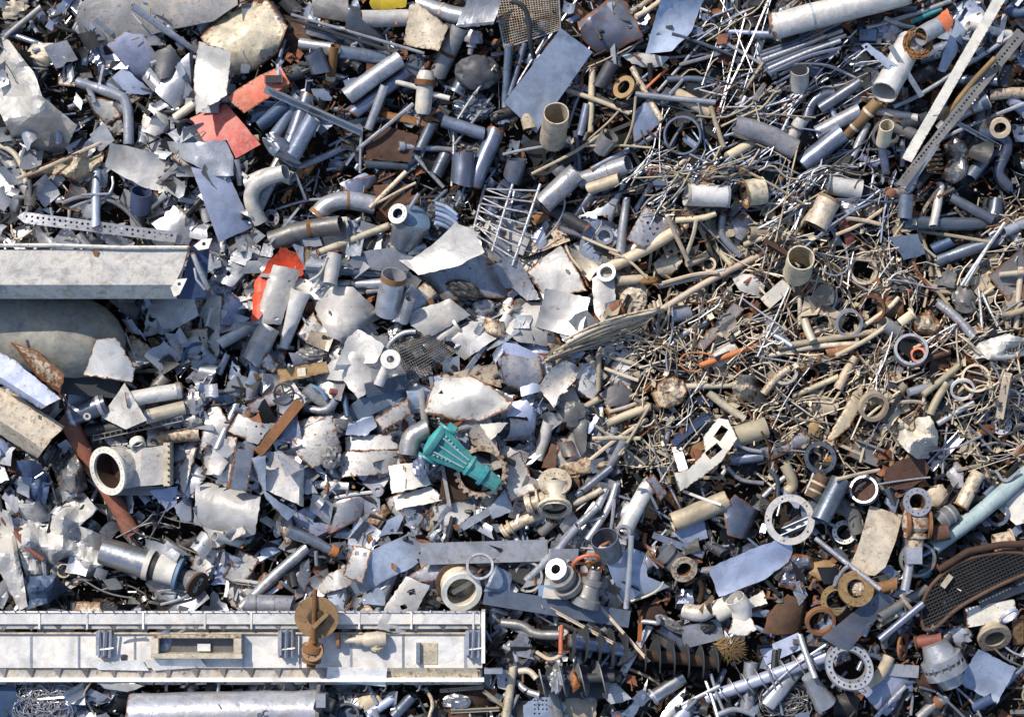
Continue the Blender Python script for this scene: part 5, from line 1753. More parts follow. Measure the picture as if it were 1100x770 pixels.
sheet('tan triangular plate right of the teal tube', [(718, 70), (760, 35), (785, 90), (765, 140)], 'orangepaint', cr=.1)
bar('slim galvanised strip over the rusty-mouthed pipe', (525, 190), (655, 400), 22, 'pale', 'flat', roll=10, lift=14)
pipe('white pipe stub with red mark right of the strap', [(470, 460), (640, 490)], 18, 'white')
pipe('rusty ridged pipe below the white rusty-mouthed pipe', [(340, 555), (420, 480), (475, 420)], 27, 'ochre', bands=[(.3, 1.1, 'cream', 12), (.6, 1.1, 'cream', 12)])
pipe('galvanised pipe with angled cut left of the ridged pipe', [(218, 552), (398, 458)], 31, 'pale')
pipe('grey pipe below the white pipe stub', [(485, 500), (625, 560)], 26, 'grey')
ring('grey flanged cup in the upper right pipes', (505, 562), 58, 46, 'grey', (260, 35), 10, depth=40, lm='grey flanged cup')
pipe('cream inner stub standing in the grey flanged cup', [(495, 590), (510, 520, 60)], 30, 'cream')
pipe('slim pipe left of the grey flanged cup', [(368, 655), (430, 512)], 18, 'pale')
pipe('upright slim pipe below the grey flanged cup', [(490, 605), (508, 712)], 19, 'galv')
pipe('slim upright pipe beside the long white strip', [(575, 575), (575, 690)], 12, 'pale')
pipe('blue-white elbow pipe left of the angled-cut pipe', [(175, 500), (195, 430), (240, 395), (295, 388)], 25, 'galv')
pipe('white pipe end with grey clamp, upper right', [(95, 605), (160, 490)], 31, 'white', bands=[(.65, 1.12, 'dark', 8)])
pipe('fat galvanised pipe below the white clamped pipe', [(160, 680), (330, 548)], 40, 'galv', wall=5)
pipe('galvanised pipe behind the ridged pipe', [(235, 450), (400, 340)], 24, 'galv')
pipe('white thick pipe crossing to the right of the rod pile', [(-120, 520), (30, 560), (130, 620)], 46, 'pale', lm='white thick pipe in the rod pile')
ring('small open pipe end ring near the long white strip foot', (475, 742), 27, 17, 'pale', (0, 5), 16, depth=30)
def foil_hose():
    sheet('shiny crinkled foil hose at the right', [(745, 600), (790, 565), (835, 580), (850, 650), (845, 730), (790, 760), (735, 740), (760, 670)], 'foil', cr=.4, wr=(9, 11), res=2.2, curl=(80, .7), name='foil_hose', cat='hose', lm='shiny foil hose', lift=5)
    whole()
    T = Thing('steel_spring', 'tan coil spring left of the shiny foil hose', 'spring')
    s, m, cx, cy, z0, a, b = settle_plane(circle(1004, 172, 9, 10), 70, tilt=(0, 0)); z = z0 + 8
    P = []
    for k in range(73):
        t = k / 72
        an = t * 6 * 2 * math.pi
        P.append(W(1000 + 10 * t * .5, 156 + 30 * t, z) + Vector((math.cos(an) * .09, 0, math.sin(an) * .07)))
    q = MB(); tube(q, P, .014, 7, edge=False); T.part('steel_spring', q, 'ochre'); T.done(); raise_hm(s, m, z + 5, True); tiled()
foil_hose()
pipe('s-shaped galvanised pipe at the right edge', [(885, 548), (985, 560), (1015, 600), (985, 670), (965, 720), (1010, 770)], 25, 'galv', lm='s-shaped pipe')
pipe('cream-ended pipe at the right edge above the s-shaped pipe', [(935, 395), (1010, 385), (1078, 385)], 24, 'cream')
pipe('dark upright cylinder near the right edge', [(1000, 275, 10), (990, 362)], 24, 'dark')
pipe('pale thick pipe right of the perforated bar', [(730, 540), (830, 450), (930, 415)], 33, 'pale', bands=[(.6, 1.1, 'rust', 10), (.85, 1.06, 'blue', 30)])
ring('tan ring fitting above the s-shaped pipe', (980, 532), 44, 26, 'tan', (250, 25), 20, depth=30)
pipe('galvanised pipe between the strips at the right', [(800, 330), (970, 335)], 22, 'galv')
pipe('dark pipe in the shade between the strips', [(590, 340), (700, 290)], 24, 'dark')
pipe('pale pipe at the top right corner', [(845, 105), (1020, 145)], 20, 'white')
pipe('blue ring pipe in the top right corner', [(1010, 30), (1050, 60), (1110, 40)], 25, 'blue')
bar('upright pale strip in the top right corner', (1000, 60), (975, 180), 22, 'pale', 'flat', roll=15)
rod('long pale rod at the right crossing the s-shaped pipe', [(700, 595), (850, 520), (1090, 425)], 9, 'pale')
bar('pale bracket strip left of the s-shaped pipe', (800, 510), (970, 605), 16, 'pale', 'L')
bar('blue-white strip above the s-shaped pipe foot', (915, 655), (985, 620), 26, 'steel', 'box', h=14)
pipe('galvanised pipe below the strip near the s-shaped pipe', [(850, 740), (930, 640)], 30, 'galv')
rod('thin pale rod running under the long white strip', [(540, 442), (640, 400), (840, 270), (1060, 130)], 10, 'pale', lift=3)
sheet('long flat white strip slanting at the top right', [(572, 655), (760, 330), (962, -25), (1015, -25), (780, 380), (612, 672)], 'ivory', tilt=(.02, .03), cr=.03, jag=.2, name='white_strip', cat='strip', lm='long white strip', lift=10)
def perforated_bar():
    hs = []
    for k in range(46):
        t = (k + .5) / 46
        hs.append((575 + 480 * t, 742 - 590 * t, 5))
    sheet('long perforated grey bar beside the long white strip', [(548, 762), (640, 640), (1050, 118), (1090, 150), (690, 640), (590, 775)], 'grey', tilt=(.02, .03), cr=.03, jag=.2, holes=hs, name='perforated_bar', cat='bar', lm='long perforated bar', lift=8)
    bar('pale flat bar running along the perforated bar', (590, 790), (720, 600), 18, 'pale', 'flat', roll=15)
perforated_bar()
rod('rusty gold rod lying along the perforated bar', [(740, 500), (860, 345), (960, 240)], 12, 'ochre', lift=3)
# ================================================================== CENTRE LEFT (tile B2)
tile('B2')
pipe('white elbow pipe bending down, left of the funnel', [(140, -20), (40, 10), (0, 60), (0, 110), (40, 190)], 33, 'white', lm='white elbow pipe')
ring('small round bolted flange right of the white elbow', (82, 170), 37, 16, 'pale', (200, 20), 8, holes=8, lm='small bolted flange')
pipe('brown-ended grey pipe below the white elbow', [(85, 262), (230, 215), (372, 200)], 40, 'grey', bands=[(.55, 1.05, 'rust', 18)], lm='brown-ended grey pipe')
pipe('cream elbow pipe with rust bands, centre left', [(268, 165), (320, 105), (410, 95), (515, 118)], 40, 'pale', bands=[(.12, 1.04, 'ochre', 20), (.6, 1.04, 'rust', 10)], lm='cream elbow pipe')
sheet('grey flattened plate above the cream elbow', [(370, 20), (510, -10), (530, 20), (440, 80), (380, 60)], 'galv', cr=.2)
sheet('brown rusty tray behind the funnel', [(505, 35), (670, 30), (650, 110), (560, 170), (520, 130)], 'brown', tilt=(.05, .1), cr=.1)
def funnel():
    whole()
    T = Thing('funnel_vessel', 'blue-grey funnel vessel with a small bolted flange on top', 'vessel', None, 'funnel vessel')
    s, m, cx, cy, z0, a, b = settle_plane(circle(440, 240, 18, 12), 75, tilt=(0, 0)); z = z0 + 20
    raise_hm(s, m, z + 8, True)
    q = MB(); lathe(q, W(432, 262, z - 14), W(444, 236, z + 4), [(0, .15), (.5, .18), (.8, .20), (1, .20)], 30); T.part('cone', q, 'galv')
    q = MB(); lathe(q, W(444, 237, z + 4), W(446, 234, z + 8), [(0, .20), (.5, .19), (1, .12)], 30); T.part('lid', q, 'ltblue')
    p0, p1 = W(436, 236, z), W(427, 229, z + 20)
    q = MB(); tube(q, [p0, p1], .075, 20, .015); T.part('neck', q, 'galv')
    fr = tilt_frame(150, 25)
    q = MB(); annulus(q, W(427, 229.5, z + 22), fr, .112, .06, .02, 8, .008, 32); T.part('flange', q, 'ivory')
    q = MB(); tube(q, [W(440, 224, z + 8), W(450, 208, z + 14)], .022, 8); T.part('pipe_arm', q, 'pale')
    T.done(); tiled()
funnel()
pipe('cream pole sloping left of the funnel vessel', [(275, 315), (575, 200, 25)], 16, 'cream', name='pole', cat='pole', lm='cream pole')
pipe('steel can lying below the funnel vessel', [(640, 305), (715, 300)], 33, 'chrome', name='steel_can', cat='can')
lump('black cable motor right of the funnel vessel', (785, 170), 60, 85, 'dark', .45, 3.6, name='cable_motor', cat='motor', ridged=True, sub=36, lm='black cable motor')
for i in range(5):
    rod(['topmost blue hose', 'second blue hose', 'third blue hose', 'fourth blue hose', 'lowest blue hose'][i] + ' of the bunch on the black cable motor', [(760, 110 + i * 20), (810, 125 + i * 20), (850, 160 + i * 18)], 10, 'ltblue' if i % 2 else 'steel', name='blue_hose', cat='hose')
bar('grey rod tripod leg near the small bolted flange', (70, 285), (225, 95), 10, 'pale', 'box')
rod('second tripod rod near the small bolted flange', [(100, 135), (225, 95), (315, 92)], 6, 'pale')
rod('tripod rod reaching the white elbow top', [(225, 95), (200, 30), (180, -20)], 7, 'pale')
rod('long pale rod above the cream pole', [(490, 130), (560, 60), (640, -20)], 11, 'cream')
rod('thin rod parallel below the long pale rod', [(520, 110), (590, 70), (680, 25)], 6, 'cream')
rod('thin hook rod hanging left of the funnel vessel', [(400, 170), (430, 240), (465, 330)], 9, 'galv')
sheet('orange torn metal sheet behind the white duct half', [(0, 600), (10, 450), (60, 370), (120, 292), (242, 345), (200, 420), (80, 500), (30, 590)], 'orange', tilt=(.05, .05), cr=.45, jag=2.2, name='orange_sheet', lm='orange torn sheet')
pipe('slim grey pipe behind the big white crumple', [(225, 385), (545, 402)], 15, 'galv')
sheet('flat grey metal panel left of the bright crumple', [(395, 372), (430, 312), (590, 292), (695, 342), (640, 402)], 'pale', tilt=(.05, -.08), cr=.12)
pipe('pale pipe left of the rust-rimmed can', [(325, 450), (545, 440)], 22, 'pale', bands=[(.4, 1.06, 'grey', 8)])
pipe('white upright can right of the orange torn sheet', [(345, 318, 20), (325, 445)], 30, 'white', name='white_can', cat='can')
rod('white wire bracket left of the white upright can', [(260, 460), (300, 380), (330, 325)], 5, 'white')
rod('second white wire bracket left of the upright can', [(240, 430), (290, 400), (315, 330)], 5, 'white')
sheet('white duct half with rusty lower rim, left of centre', [(5, 605), (50, 480), (92, 362), (205, 385), (160, 500), (122, 612)], 'white', tilt=(.1, -.05), curl=(68, .6), cr=.15, name='duct_half', cat='duct', lm='white duct half', lift=6)
pipe('tapered white duct right of the white duct half', [(135, 705), (205, 470)], (22, 42), 'white', squash=.3, name='tapered_duct', cat='duct')
pipe('white round pipe below the white duct half', [(0, 770), (75, 620)], 48, 'white', open=True, wall=4, lm='white round pipe')
sheet('white folded plate right of the tapered duct', [(180, 650), (255, 555), (310, 640), (250, 700)], 'white', tilt=(.1, -.1), cr=.3)
pipe('rust-rimmed white can standing in the centre left', [(560, 560), (590, 405, 60)], 52, 'pale', wall=4, bands=[(.93, 1.03, 'rust', 26)], name='rust_rimmed_can', cat='can', lm='rust-rimmed can')
sheet('torn curved shell right of the rust-rimmed can', [(575, 600), (630, 480), (660, 440), (750, 510), (690, 560), (630, 600)], 'pale', tilt=(.2, .05), curl=(50, .7), cr=.3)
pipe('small pale pipe standing beside the torn shell', [(630, 600), (655, 505, 20)], 22, 'pale')
sheet('large dented white sheet in the left centre', [(240, 470), (330, 452), (420, 455), (500, 530), (542, 580), (440, 642), (390, 690), (320, 660), (270, 560)], 'white', tilt=(.02, .08), cr=.7, name='dented_sheet', lm='large dented white sheet', holes=[(380, 670, 9)], lift=4)
sheet('white flat sheet below the large dented sheet', [(340, 800), (400, 660), (440, 630), (530, 680), (550, 700), (510, 790)], 'white', tilt=(-.02, .08), cr=.2)
lump('grey hinge block left of the white flat sheet', (245, 735), 60, 30, 'grey', .6, 4, name='hinge_block', cat='hinge', ridged=True)
sheet('bright crumpled white sheet above the centre', [(610, 345), (660, 345), (760, 270), (842, 188), (922, 222), (965, 312), (850, 370), (690, 405)], 'white', tilt=(-.12, .12), folds=[(690, 410, 960, 300, -.1), (640, 340, 700, 420, .3)], cr=.55, name='crumpled_sheet', lm='bright crumpled sheet')
sheet('smooth grey sheet folded under the bright crumple', [(685, 405), (960, 312), (1080, 430), (1110, 500), (930, 500), (770, 520), (700, 460)], 'pale', tilt=(.1, -.18), folds=[(965, 310, 1020, 500, -.12)], cr=.15, lm='smooth grey sheet')
lump('rusty bracket wreck on the smooth grey sheet', (880, 470), 70, 35, 'dark', .6, 3, name='bracket_wreck', cat='bracket', ridged=True, rot=20)
sheet('seamed white duct section in the centre', [(650, 562), (820, 503), (908, 572), (730, 668), (660, 615)], 'white', tilt=(.05, .08), curl=(20, .6), cr=.15, folds=[(820, 500, 850, 610, -.4)], name='duct_section', cat='duct', lm='seamed white duct', lift=5)
lump('small grey cap right of the seamed duct', (960, 540), 45, 38, 'pale', .25, 2, name='end_cap', cat='cap')
sheet('flat white sheet right of the seamed duct', [(785, 692), (960, 558), (1055, 640), (882, 758)], 'white', tilt=(.05, .08), cr=.15, lift=4)
sheet('small tan-edged plate on the flat white sheet', [(950, 640), (965, 580), (1055, 600), (1050, 670)], 'cream', tilt=(.1, .1), cr=.2)
mesh_basket('crumpled grey wire netting left of centre', [(415, 358), (452, 352), (490, 378), (440, 410)], 22, 18, 5, 'grey', lm='wire netting', zlift=4, cr=10, frame=False, name='wire_netting', cat='netting')
rod('white hoop of the wire netting', [(570, 770), (560, 700), (600, 660), (640, 640), (680, 640)], 10, 'pale', name='netting_hoop', cat='hoop')

# ================================================================== CENTRE RIGHT (tile B3)
tile('B3')
pipe('dark blue pipe sloping behind the wire rack', [(120, 90), (350, 215)], 26, 'dark', lm='dark blue pipe')
pipe('white pipe above the wire rack, centre', [(165, 115), (310, -20)], 46, 'pale', lm='white pipe above the rack')
sheet('curved blade-like shell right of the white pipe', [(310, 165), (420, 120), (480, 60), (495, -5), (525, 0), (470, 130), (445, 205), (435, 160)], 'pale', tilt=(.1, .1), cr=.25, curl=(60, .4))
pipe('tan wood-like roll above the blade shell', [(360, 50), (480, 10)], 26, 'tan')
def rack():
    whole()
    T = Thing('wire_rack', 'pale wire shelf rack lying tilted above the centre', 'rack', None, 'wire rack')
    Q = [(520, 203), (578, 205), (553, 278), (508, 250)]
    s, m, cx, cy, z0, a, b = settle_plane(Q, 92, tilt=(0, 0)); z0 += 4
    raise_hm(s, m, z0, False)
    HERO[s] |= m
    pt = lambda u, v, dz=0: W((Q[0][0] * (1 - u) + Q[1][0] * u) * (1 - v) + (Q[3][0] * (1 - u) + Q[2][0] * u) * v, (Q[0][1] * (1 - u) + Q[1][1] * u) * (1 - v) + (Q[3][1] * (1 - u) + Q[2][1] * u) * v, z0 + dz + 9 * u)
    for u in (0, .5, 1):
        q = MB(); tube(q, [pt(u, -.1), pt(u, 1.1)], .017, 8); T.part('upright', q, 'pale')
    for j in range(7):
        q = MB(); tube(q, [pt(0, j / 6, 1), pt(1, j / 6, 1)], .011, 6); T.part('rung', q, 'pale')
    for j in range(5):
        q = MB(); tube(q, [pt(0, j / 5, 0), pt(.5, (j + .7) / 5, 1.5)], .009, 6); T.part('brace', q, 'pale')
    T.done(); tiled()
rack()
sheet('dark bluish plate below the wire rack', [(110, 240), (170, 195), (190, 280), (150, 305)], 'steel', cr=.2)
pipe('tapered pale post standing right of the blade shell', [(485, 345), (495, 220), (515, 85)], (26, 14), 'pale', lm='tapered pale post')
bar('slim steel strip right of the tapered post', (540, 150), (640, -10), 22, 'galv', 'flat', roll=25)
def perf_box():
    hs = [(600, 190, 6), (620, 175, 6), (635, 185, 6), (610, 215, 6), (640, 215, 6), (660, 200, 6), (625, 235, 7), (650, 180, 6), (600, 265, 6)]
    sheet('white box panel with round holes right of centre', [(512, 258), (588, 122), (692, 200), (662, 262), (580, 292)], 'pale', tilt=(.12, .05), cr=.05, jag=.2, holes=hs, folds=[(610, 140, 570, 290, -.25)], name='holed_sheet', cat='panel', lm='holed white panel', lift=5)
perf_box()
pipe('long tan pipe below the holed white panel', [(440, 378), (590, 300), (725, 218)], 25, 'tan', lm='long tan pipe')
pipe('white can lying on its side, right centre', [(760, 72), (935, 82)], 46, 'white', wall=4, bands=[(.03, 1.03, 'cream', 10), (.97, 1.05, 'pale', 10)], name='white_can', cat='can', lm='white can on its side')
pipe('cream can with rusty open mouth right of the white can', [(1000, 70), (1080, 55)], 58, 'cream', wall=4, flanges=[(0, 1.12, 'rust', 0, 4)], name='rusty_can', cat='can', lm='cream can with rusty mouth')
sheet('oval white lid below the white can', [(925, 170), (945, 130), (985, 118), (1035, 180), (1040, 230), (1015, 278), (960, 250)], 'pale', tilt=(.1, .1), curl=(60, .4), cr=.15, name='oval_sheet', cat='lid')
pipe('tan pipe stub right of the oval white lid', [(1020, 232), (1090, 228)], 26, 'tan')
sheet('red scrap piece below the white can on its side', [(765, 160), (800, 145), (815, 190), (795, 225), (770, 205)], 'redbrown', cr=.6, name='red_scrap', cat='scrap', lm='red scrap piece')
sheet('large pale sheet with torch-cut rim in the centre', [(100, 392), (232, 268), (300, 370), (352, 472), (250, 485), (160, 482)], 'white', tilt=(-.05, .1), cr=.35, name='torch_cut_sheet', lm='large torch-cut sheet', lift=3)
sheet('pale wedge sheet right of the large torch-cut sheet', [(272, 285), (402, 370), (360, 432), (320, 390)], 'cream', tilt=(.1, .1), cr=.25)
sheet('bluish sloping sheet left of the large torch-cut sheet', [(-10, 335), (60, 322), (155, 505), (100, 512), (20, 440)], 'pale', tilt=(.15, -.1), cr=.1)
sheet('white curved sheet left of the square torch-cut plate', [(12, 640), (75, 515), (160, 518), (140, 625), (218, 670), (185, 700), (60, 680)], 'white', tilt=(.05, .05), curl=(10, .4), cr=.2)
sheet('square cream torch-cut plate in the centre', [(132, 622), (180, 460), (362, 500), (322, 668)], 'white', tilt=(-.03, .1), cr=.15, folds=[(270, 480, 250, 660, -.1)], name='torch_cut_plate', cat='plate', lm='square torch-cut plate', lift=4)
sheet('upright white oval plate right of the square plate', [(368, 422), (400, 398), (462, 402), (468, 560), (422, 625), (380, 560)], 'white', tilt=(.1, .05), cr=.2, curl=(88, .4), name='oval_plate', cat='plate', lm='white oval plate')
ring('round pipe mouth behind the white oval plate', (428, 395), 40, 27, 'white', (120, 20), 14, depth=40)
ring('brown-rimmed round opening above the oval plate', (420, 245), 38, 26, 'pale', (230, 20), 10, depth=30, floor=None)
sheet('cream plate right of the long tan pipe', [(620, 360), (700, 280), (745, 350), (680, 430), (640, 400)], 'cream', tilt=(.05, .05), cr=.4)
sheet('wide blue-white sheet at the centre bottom', [(-20, 680), (60, 690), (172, 745), (160, 800), (-20, 790)], 'steel', tilt=(.1, -.1), cr=.15)
sheet('tan flap right of the wide blue-white sheet', [(172, 740), (240, 680), (300, 730), (240, 790)], 'cream', cr=.35)
pipe('tan tube with orange end right of the oval plate', [(468, 432), (595, 420)], 20, 'tan')
lump('orange rust chunk at the end of the tan tube', (600, 430), 40, 16, 'rust', .4, 2.5, name='rust_chunk', cat='scrap', rot=-10)
lump('crumpled pale flower-shaped sheet right of the oval plate', (540, 510), 52, 48, 'cream', .6, 2.6, name='crumpled_flower', cat='scrap', ridged=True, sub=30)
pipe('small round tan can right of the crumpled flower', [(690, 570), (770, 560)], 36, 'pale', name='tan_can', cat='can')
ring('double pipe rings in the tan tangle', (852, 362), 32, 22, 'tan', (150, 15), 12, depth=40)
for i in range(11):
    o = i * 11; j = lambda: rnd.uniform(-12, 12)
    rod(['lowest', 'second lowest', 'third lowest', 'fourth lowest', 'fifth lowest', 'middle', 'fifth highest', 'fourth highest', 'third highest', 'second highest', 'highest'][i] + ' tan cable of the fanned bundle in the centre right', [(165 + o * .9 + j(), 775 - o * .9 + j()), (330 + o * .6, 710 - o * 1.0 + j()), (520 + o * .4 + j(), 665 - o * 1.0 + j()), (600 + o * .5 + j(), 600 - o * .5), (585 + o * .6 + j(), 545 - o * .3 + j())], rnd.uniform(4.5, 7), rnd.choice(('cream', 'tan', 'tan')), name='tan_cable', cat='cable', group='fanned tan cables in the centre right')
sheet('brown weathered plank in the tan tangle', [(785, 705), (955, 520), (1000, 548), (835, 715)], 'grey', cr=.08, name='plank', cat='plank')
sheet('curled cream sheet at the right of the cable fan', [(848, 735), (955, 670), (975, 742), (890, 790)], 'white', tilt=(.1, .05), curl=(30, .8), cr=.2)
sheet('torn cream shard above the curled cream sheet', [(890, 625), (960, 575), (985, 640), (930, 680)], 'cream', cr=.5)
sheet('white block sheet with orange rim at the tangle top', [(940, 400), (1030, 400), (1085, 450), (1070, 500), (980, 470)], 'white', tilt=(.05, .1), curl=(20, .5), cr=.2)
lump('orange rust knob below the white block sheet', (1045, 540), 22, 28, 'rust', .3, 2, name='rust_chunk', cat='scrap')
for i, (p, r, c) in enumerate([([(640, 560), (830, 440), (1060, 325)], 14, 'tan'), ([(640, 455), (780, 420), (920, 385)], 12, 'pale'), ([(660, 440), (800, 400), (890, 395)], 9, 'tan'), ([(680, 160), (720, 250), (765, 345)], 10, 'tan'), ([(715, 180), (830, 172), (880, 150)], 13, 'tan'),
                              ([(810, 200), (840, 260), (870, 330)], 10, 'tan'), ([(760, 320), (790, 240), (800, 180)], 9, 'cream'), ([(910, 160), (900, 230), (925, 270), (985, 325)], 16, 'pale'), ([(870, 280), (950, 370)], 13, 'tan'),
                              ([(760, 360), (810, 345), (845, 320)], 16, 'tan'), ([(690, 530), (690, 560), (650, 640)], 6, 'tan'), ([(680, 720), (740, 650), (850, 600)], 14, 'pale'), ([(440, 310), (520, 340), (600, 420)], 6, 'tan'),
                              ([(230, 60), (265, 100), (230, 200), (130, 300)], 4, 'pale'), ([(330, 250), (420, 290), (480, 310)], 7, 'tan'), ([(230, 210), (330, 245)], 12, 'pale'), ([(250, 240), (270, 320), (330, 390)], 7, 'tan'), ([(1000, 280), (1078, 250)], 12, 'tan')]):
    rod(['long tan rod rising right from the cable fan', 'pale flat rod in the tan tangle', 'thin tan rod beside the pale flat rod', 'tan rod leaning below the white can', 'bent tan rod below the white can', 'tan rod right of the red scrap piece',
         'cream rod crossing the red scrap piece', 'pale forked rod below the oval lid', 'straight tan rod below the oval lid', 'stubby tan rod with orange end', 'thin tan rod below the tan can', 'pale bent rod above the curled cream sheet',
         'thin tan rod above the crumpled flower', 'thin wire looping across the dark blue pipe', 'short tan rod below the holed panel', 'pale rod clamped on the dark blue pipe', 'thin tan rod over the torch-cut sheet', 'tan rod below the oval lid at right'][i], p, r, c)

# ================================================================== RIGHT (tile B4)
tile('B4')
pipe('cream can tilted in the right upper middle', [(215, 205), (275, 90, 30)], 52, 'cream', wall=4, bands=[(.97, 1.02, 'ochre', 12)], name='cream_can', cat='can', lm='tilted cream can')
pipe('white can fragment at the top of the right tangle', [(265, 30), (405, 55)], 42, 'white', wall=4, flanges=[(0, 1.35, 'pale', 10, 5)], name='white_can', cat='can', lm='white can with flange')
lump('small white pipe tee right of the tilted cream can', (360, 125), 40, 30, 'pale', .5, 2.6, name='pipe_tee', cat='fitting')
lump('orange-lit fitting in the right tangle', (445, 140), 30, 26, 'cream', .4, 2.6, name='fitting', cat='fitting')
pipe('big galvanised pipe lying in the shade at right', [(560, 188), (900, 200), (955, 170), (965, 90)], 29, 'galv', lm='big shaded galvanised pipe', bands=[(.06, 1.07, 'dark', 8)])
pipe('upright galvanised pipe end at the left of the shade', [(585, 170), (592, 75)], 31, 'galv')
pipe('white pole standing over the big shaded pipe', [(702, 205), (722, 110), (735, 30)], 19, 'white', name='pole', cat='pole', lm='white pole')
pipe('galvanised pipe sloping at the right edge shade', [(775, 85), (950, 178)], 22, 'galv')
pipe('long galvanised pipe below the big shaded pipe', [(710, 350), (850, 300), (990, 258)], 27, 'galv')
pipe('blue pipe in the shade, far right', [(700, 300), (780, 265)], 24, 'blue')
pipe('pale pipe at the far right edge', [(990, 230), (1090, 190)], 22, 'pale')
rod('thin dark rod crossing below the big shaded pipe', [(635, 222), (790, 245), (938, 270)], 8, 'tan')
rod('thin tan rod going down from the shaded pipe', [(640, 230), (680, 310), (695, 410)], 11, 'tan')
rod('slim pale rod slanting at the right shade', [(820, 450), (900, 330), (1000, 190)], 9, 'pale')
rod('second slim rod right beside the slanting one', [(835, 450), (930, 290)], 6, 'pale')
rod('pale rod left of the shaded pipes', [(555, 200), (640, 270), (712, 332)], 6, 'tan')
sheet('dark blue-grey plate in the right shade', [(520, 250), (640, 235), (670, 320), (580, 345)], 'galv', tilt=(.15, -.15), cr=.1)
sheet('brown-grey square plate at the right edge', [(928, 410), (1070, 288), (1100, 400), (1012, 515)], 'grey', tilt=(.1, -.1), cr=.1, holes=[(1000, 400, 7)], lm='brown-grey edge plate')
lump('dull metal lump left of the brown-grey plate', (830, 510), 48, 55, 'grey', .4, 3, name='metal_lump', cat='scrap', lm='dull metal lump')
pipe('tan pin bar left of the dull metal lump', [(715, 478), (790, 478)], 14, 'tan')
sheet('dark box corner in the right middle', [(700, 440), (760, 380), (800, 400), (790, 460)], 'dark', cr=.1)
pipe('upright cream cylinder open at the top, right', [(138, 400), (155, 335, 150)], 58, 'cream', wall=6, name='cream_cylinder', cat='cylinder', lm='upright cream cylinder', lift=4)
ring('large cream pipe ring in the right tangle', (415, 387), 62, 50, 'cream', (60, 12), 26, name='pipe_ring', cat='ring', lm='large cream ring', lift=6)
ring('grey pipe ring below the large cream ring', (357, 607), 58, 49, 'pale', (280, 15), 40, name='pipe_ring', cat='ring', lm='grey pipe ring')
ring('big grey steel ring at the right, lower of three', (612, 712), 72, 60, 'pale', (100, 22), 30, name='pipe_ring', cat='ring', lm='big grey ring')
ring('rust brown ring left of the cut ochre drum', (448, 545), 60, 48, 'rust', (200, 30), 16, name='pipe_ring', cat='ring')
sheet('cut ochre drum piece with bolt hole', [(470, 500), (575, 470), (582, 570), (500, 590), (470, 560)], 'ochre', tilt=(.1, .1), curl=(10, .6), cr=.15, holes=[(545, 510, 6)], name='drum_piece', cat='drum')
pipe('white pipe stub with orange mouth in the right tangle', [(492, 605, 20), (565, 650)], 31, 'white', wall=4, lm='white stub with orange mouth')
sheet('tan box shell left of the rust brown ring', [(180, 490), (260, 520), (320, 560), (300, 585), (200, 560)], 'tan', tilt=(.1, .1), cr=.2)
sheet('upright tan shell above the tan box shell', [(190, 500), (240, 440), (300, 480), (265, 540)], 'tan', tilt=(.3, .1), cr=.2)
bar('white square bar at the left of the right tangle', (5, 525), (100, 440), 58, 'ivory', 'box', h=24, name='white_bar', lm='white square bar', lift=3)
sheet('pinkish rust shell beside the upright cream cylinder', [(165, 440), (185, 422), (205, 440), (195, 490), (170, 485)], 'redbrown', cr=.2)
sheet('rust red strip right of the tilted cream can', [(310, 190), (340, 175), (385, 270), (350, 300)], 'redbrown', cr=.3)
bar('bluish strip right of the tilted cream can', (275, 190), (320, 280), 22, 'steel', 'flat', roll=15)
pipe('cream post near the right edge', [(1045, 625), (1065, 375)], 13, 'cream', name='post', cat='post', lm='cream post')
rod('thin cream bar crossing the cream post', [(975, 405), (1078, 395)], 12, 'cream')
sheet('crumpled white plastic at the right edge', [(860, 752), (885, 690), (1000, 648), (1085, 668), (1000, 745)], 'white', tilt=(0, .1), cr=.6, wr=(7, 14), res=3.2, name='white_plastic', cat='plastic', lm='crumpled white plastic')
sheet('rust-spotted white bag in the right tangle', [(605, 590), (690, 548), (735, 610), (700, 660), (640, 650)], 'cream', tilt=(0, .1), cr=.6, wr=(7, 12), res=3.2, name='spotted_bag', cat='bag')
ring('small orange pipe mouth left below the grey ring', (380, 742), 20, 12, 'orangepaint', (270, 30), 12, depth=40)
ring('tiny white washer at the lower tangle', (215, 708), 22, 10, 'white', (0, 10), 8, name='washer', cat='washer')
pipe('rusty ridged tube at the lower right tangle', [(265, 730), (370, 705)], 26, 'rust', bands=[(.4, 1.1, 'ochre', 10)])
ring('orange-brown torn pipe mouth in the big grey ring', (640, 735), 34, 24, 'orangepaint', (140, 25), 12, depth=40)
sheet('dark board at the bottom of the right tangle', [(690, 770), (740, 730), (775, 740), (760, 790), (700, 800)], 'brown', cr=.1)
mesh_basket('ribbed grey cloth strip at the left of the right tangle', [(822, 347), (828, 343), (852, 372), (843, 378)], 14, 30, 2, 'pale', zlift=2, frame=True, name='ribbed_strip', cat='strip')
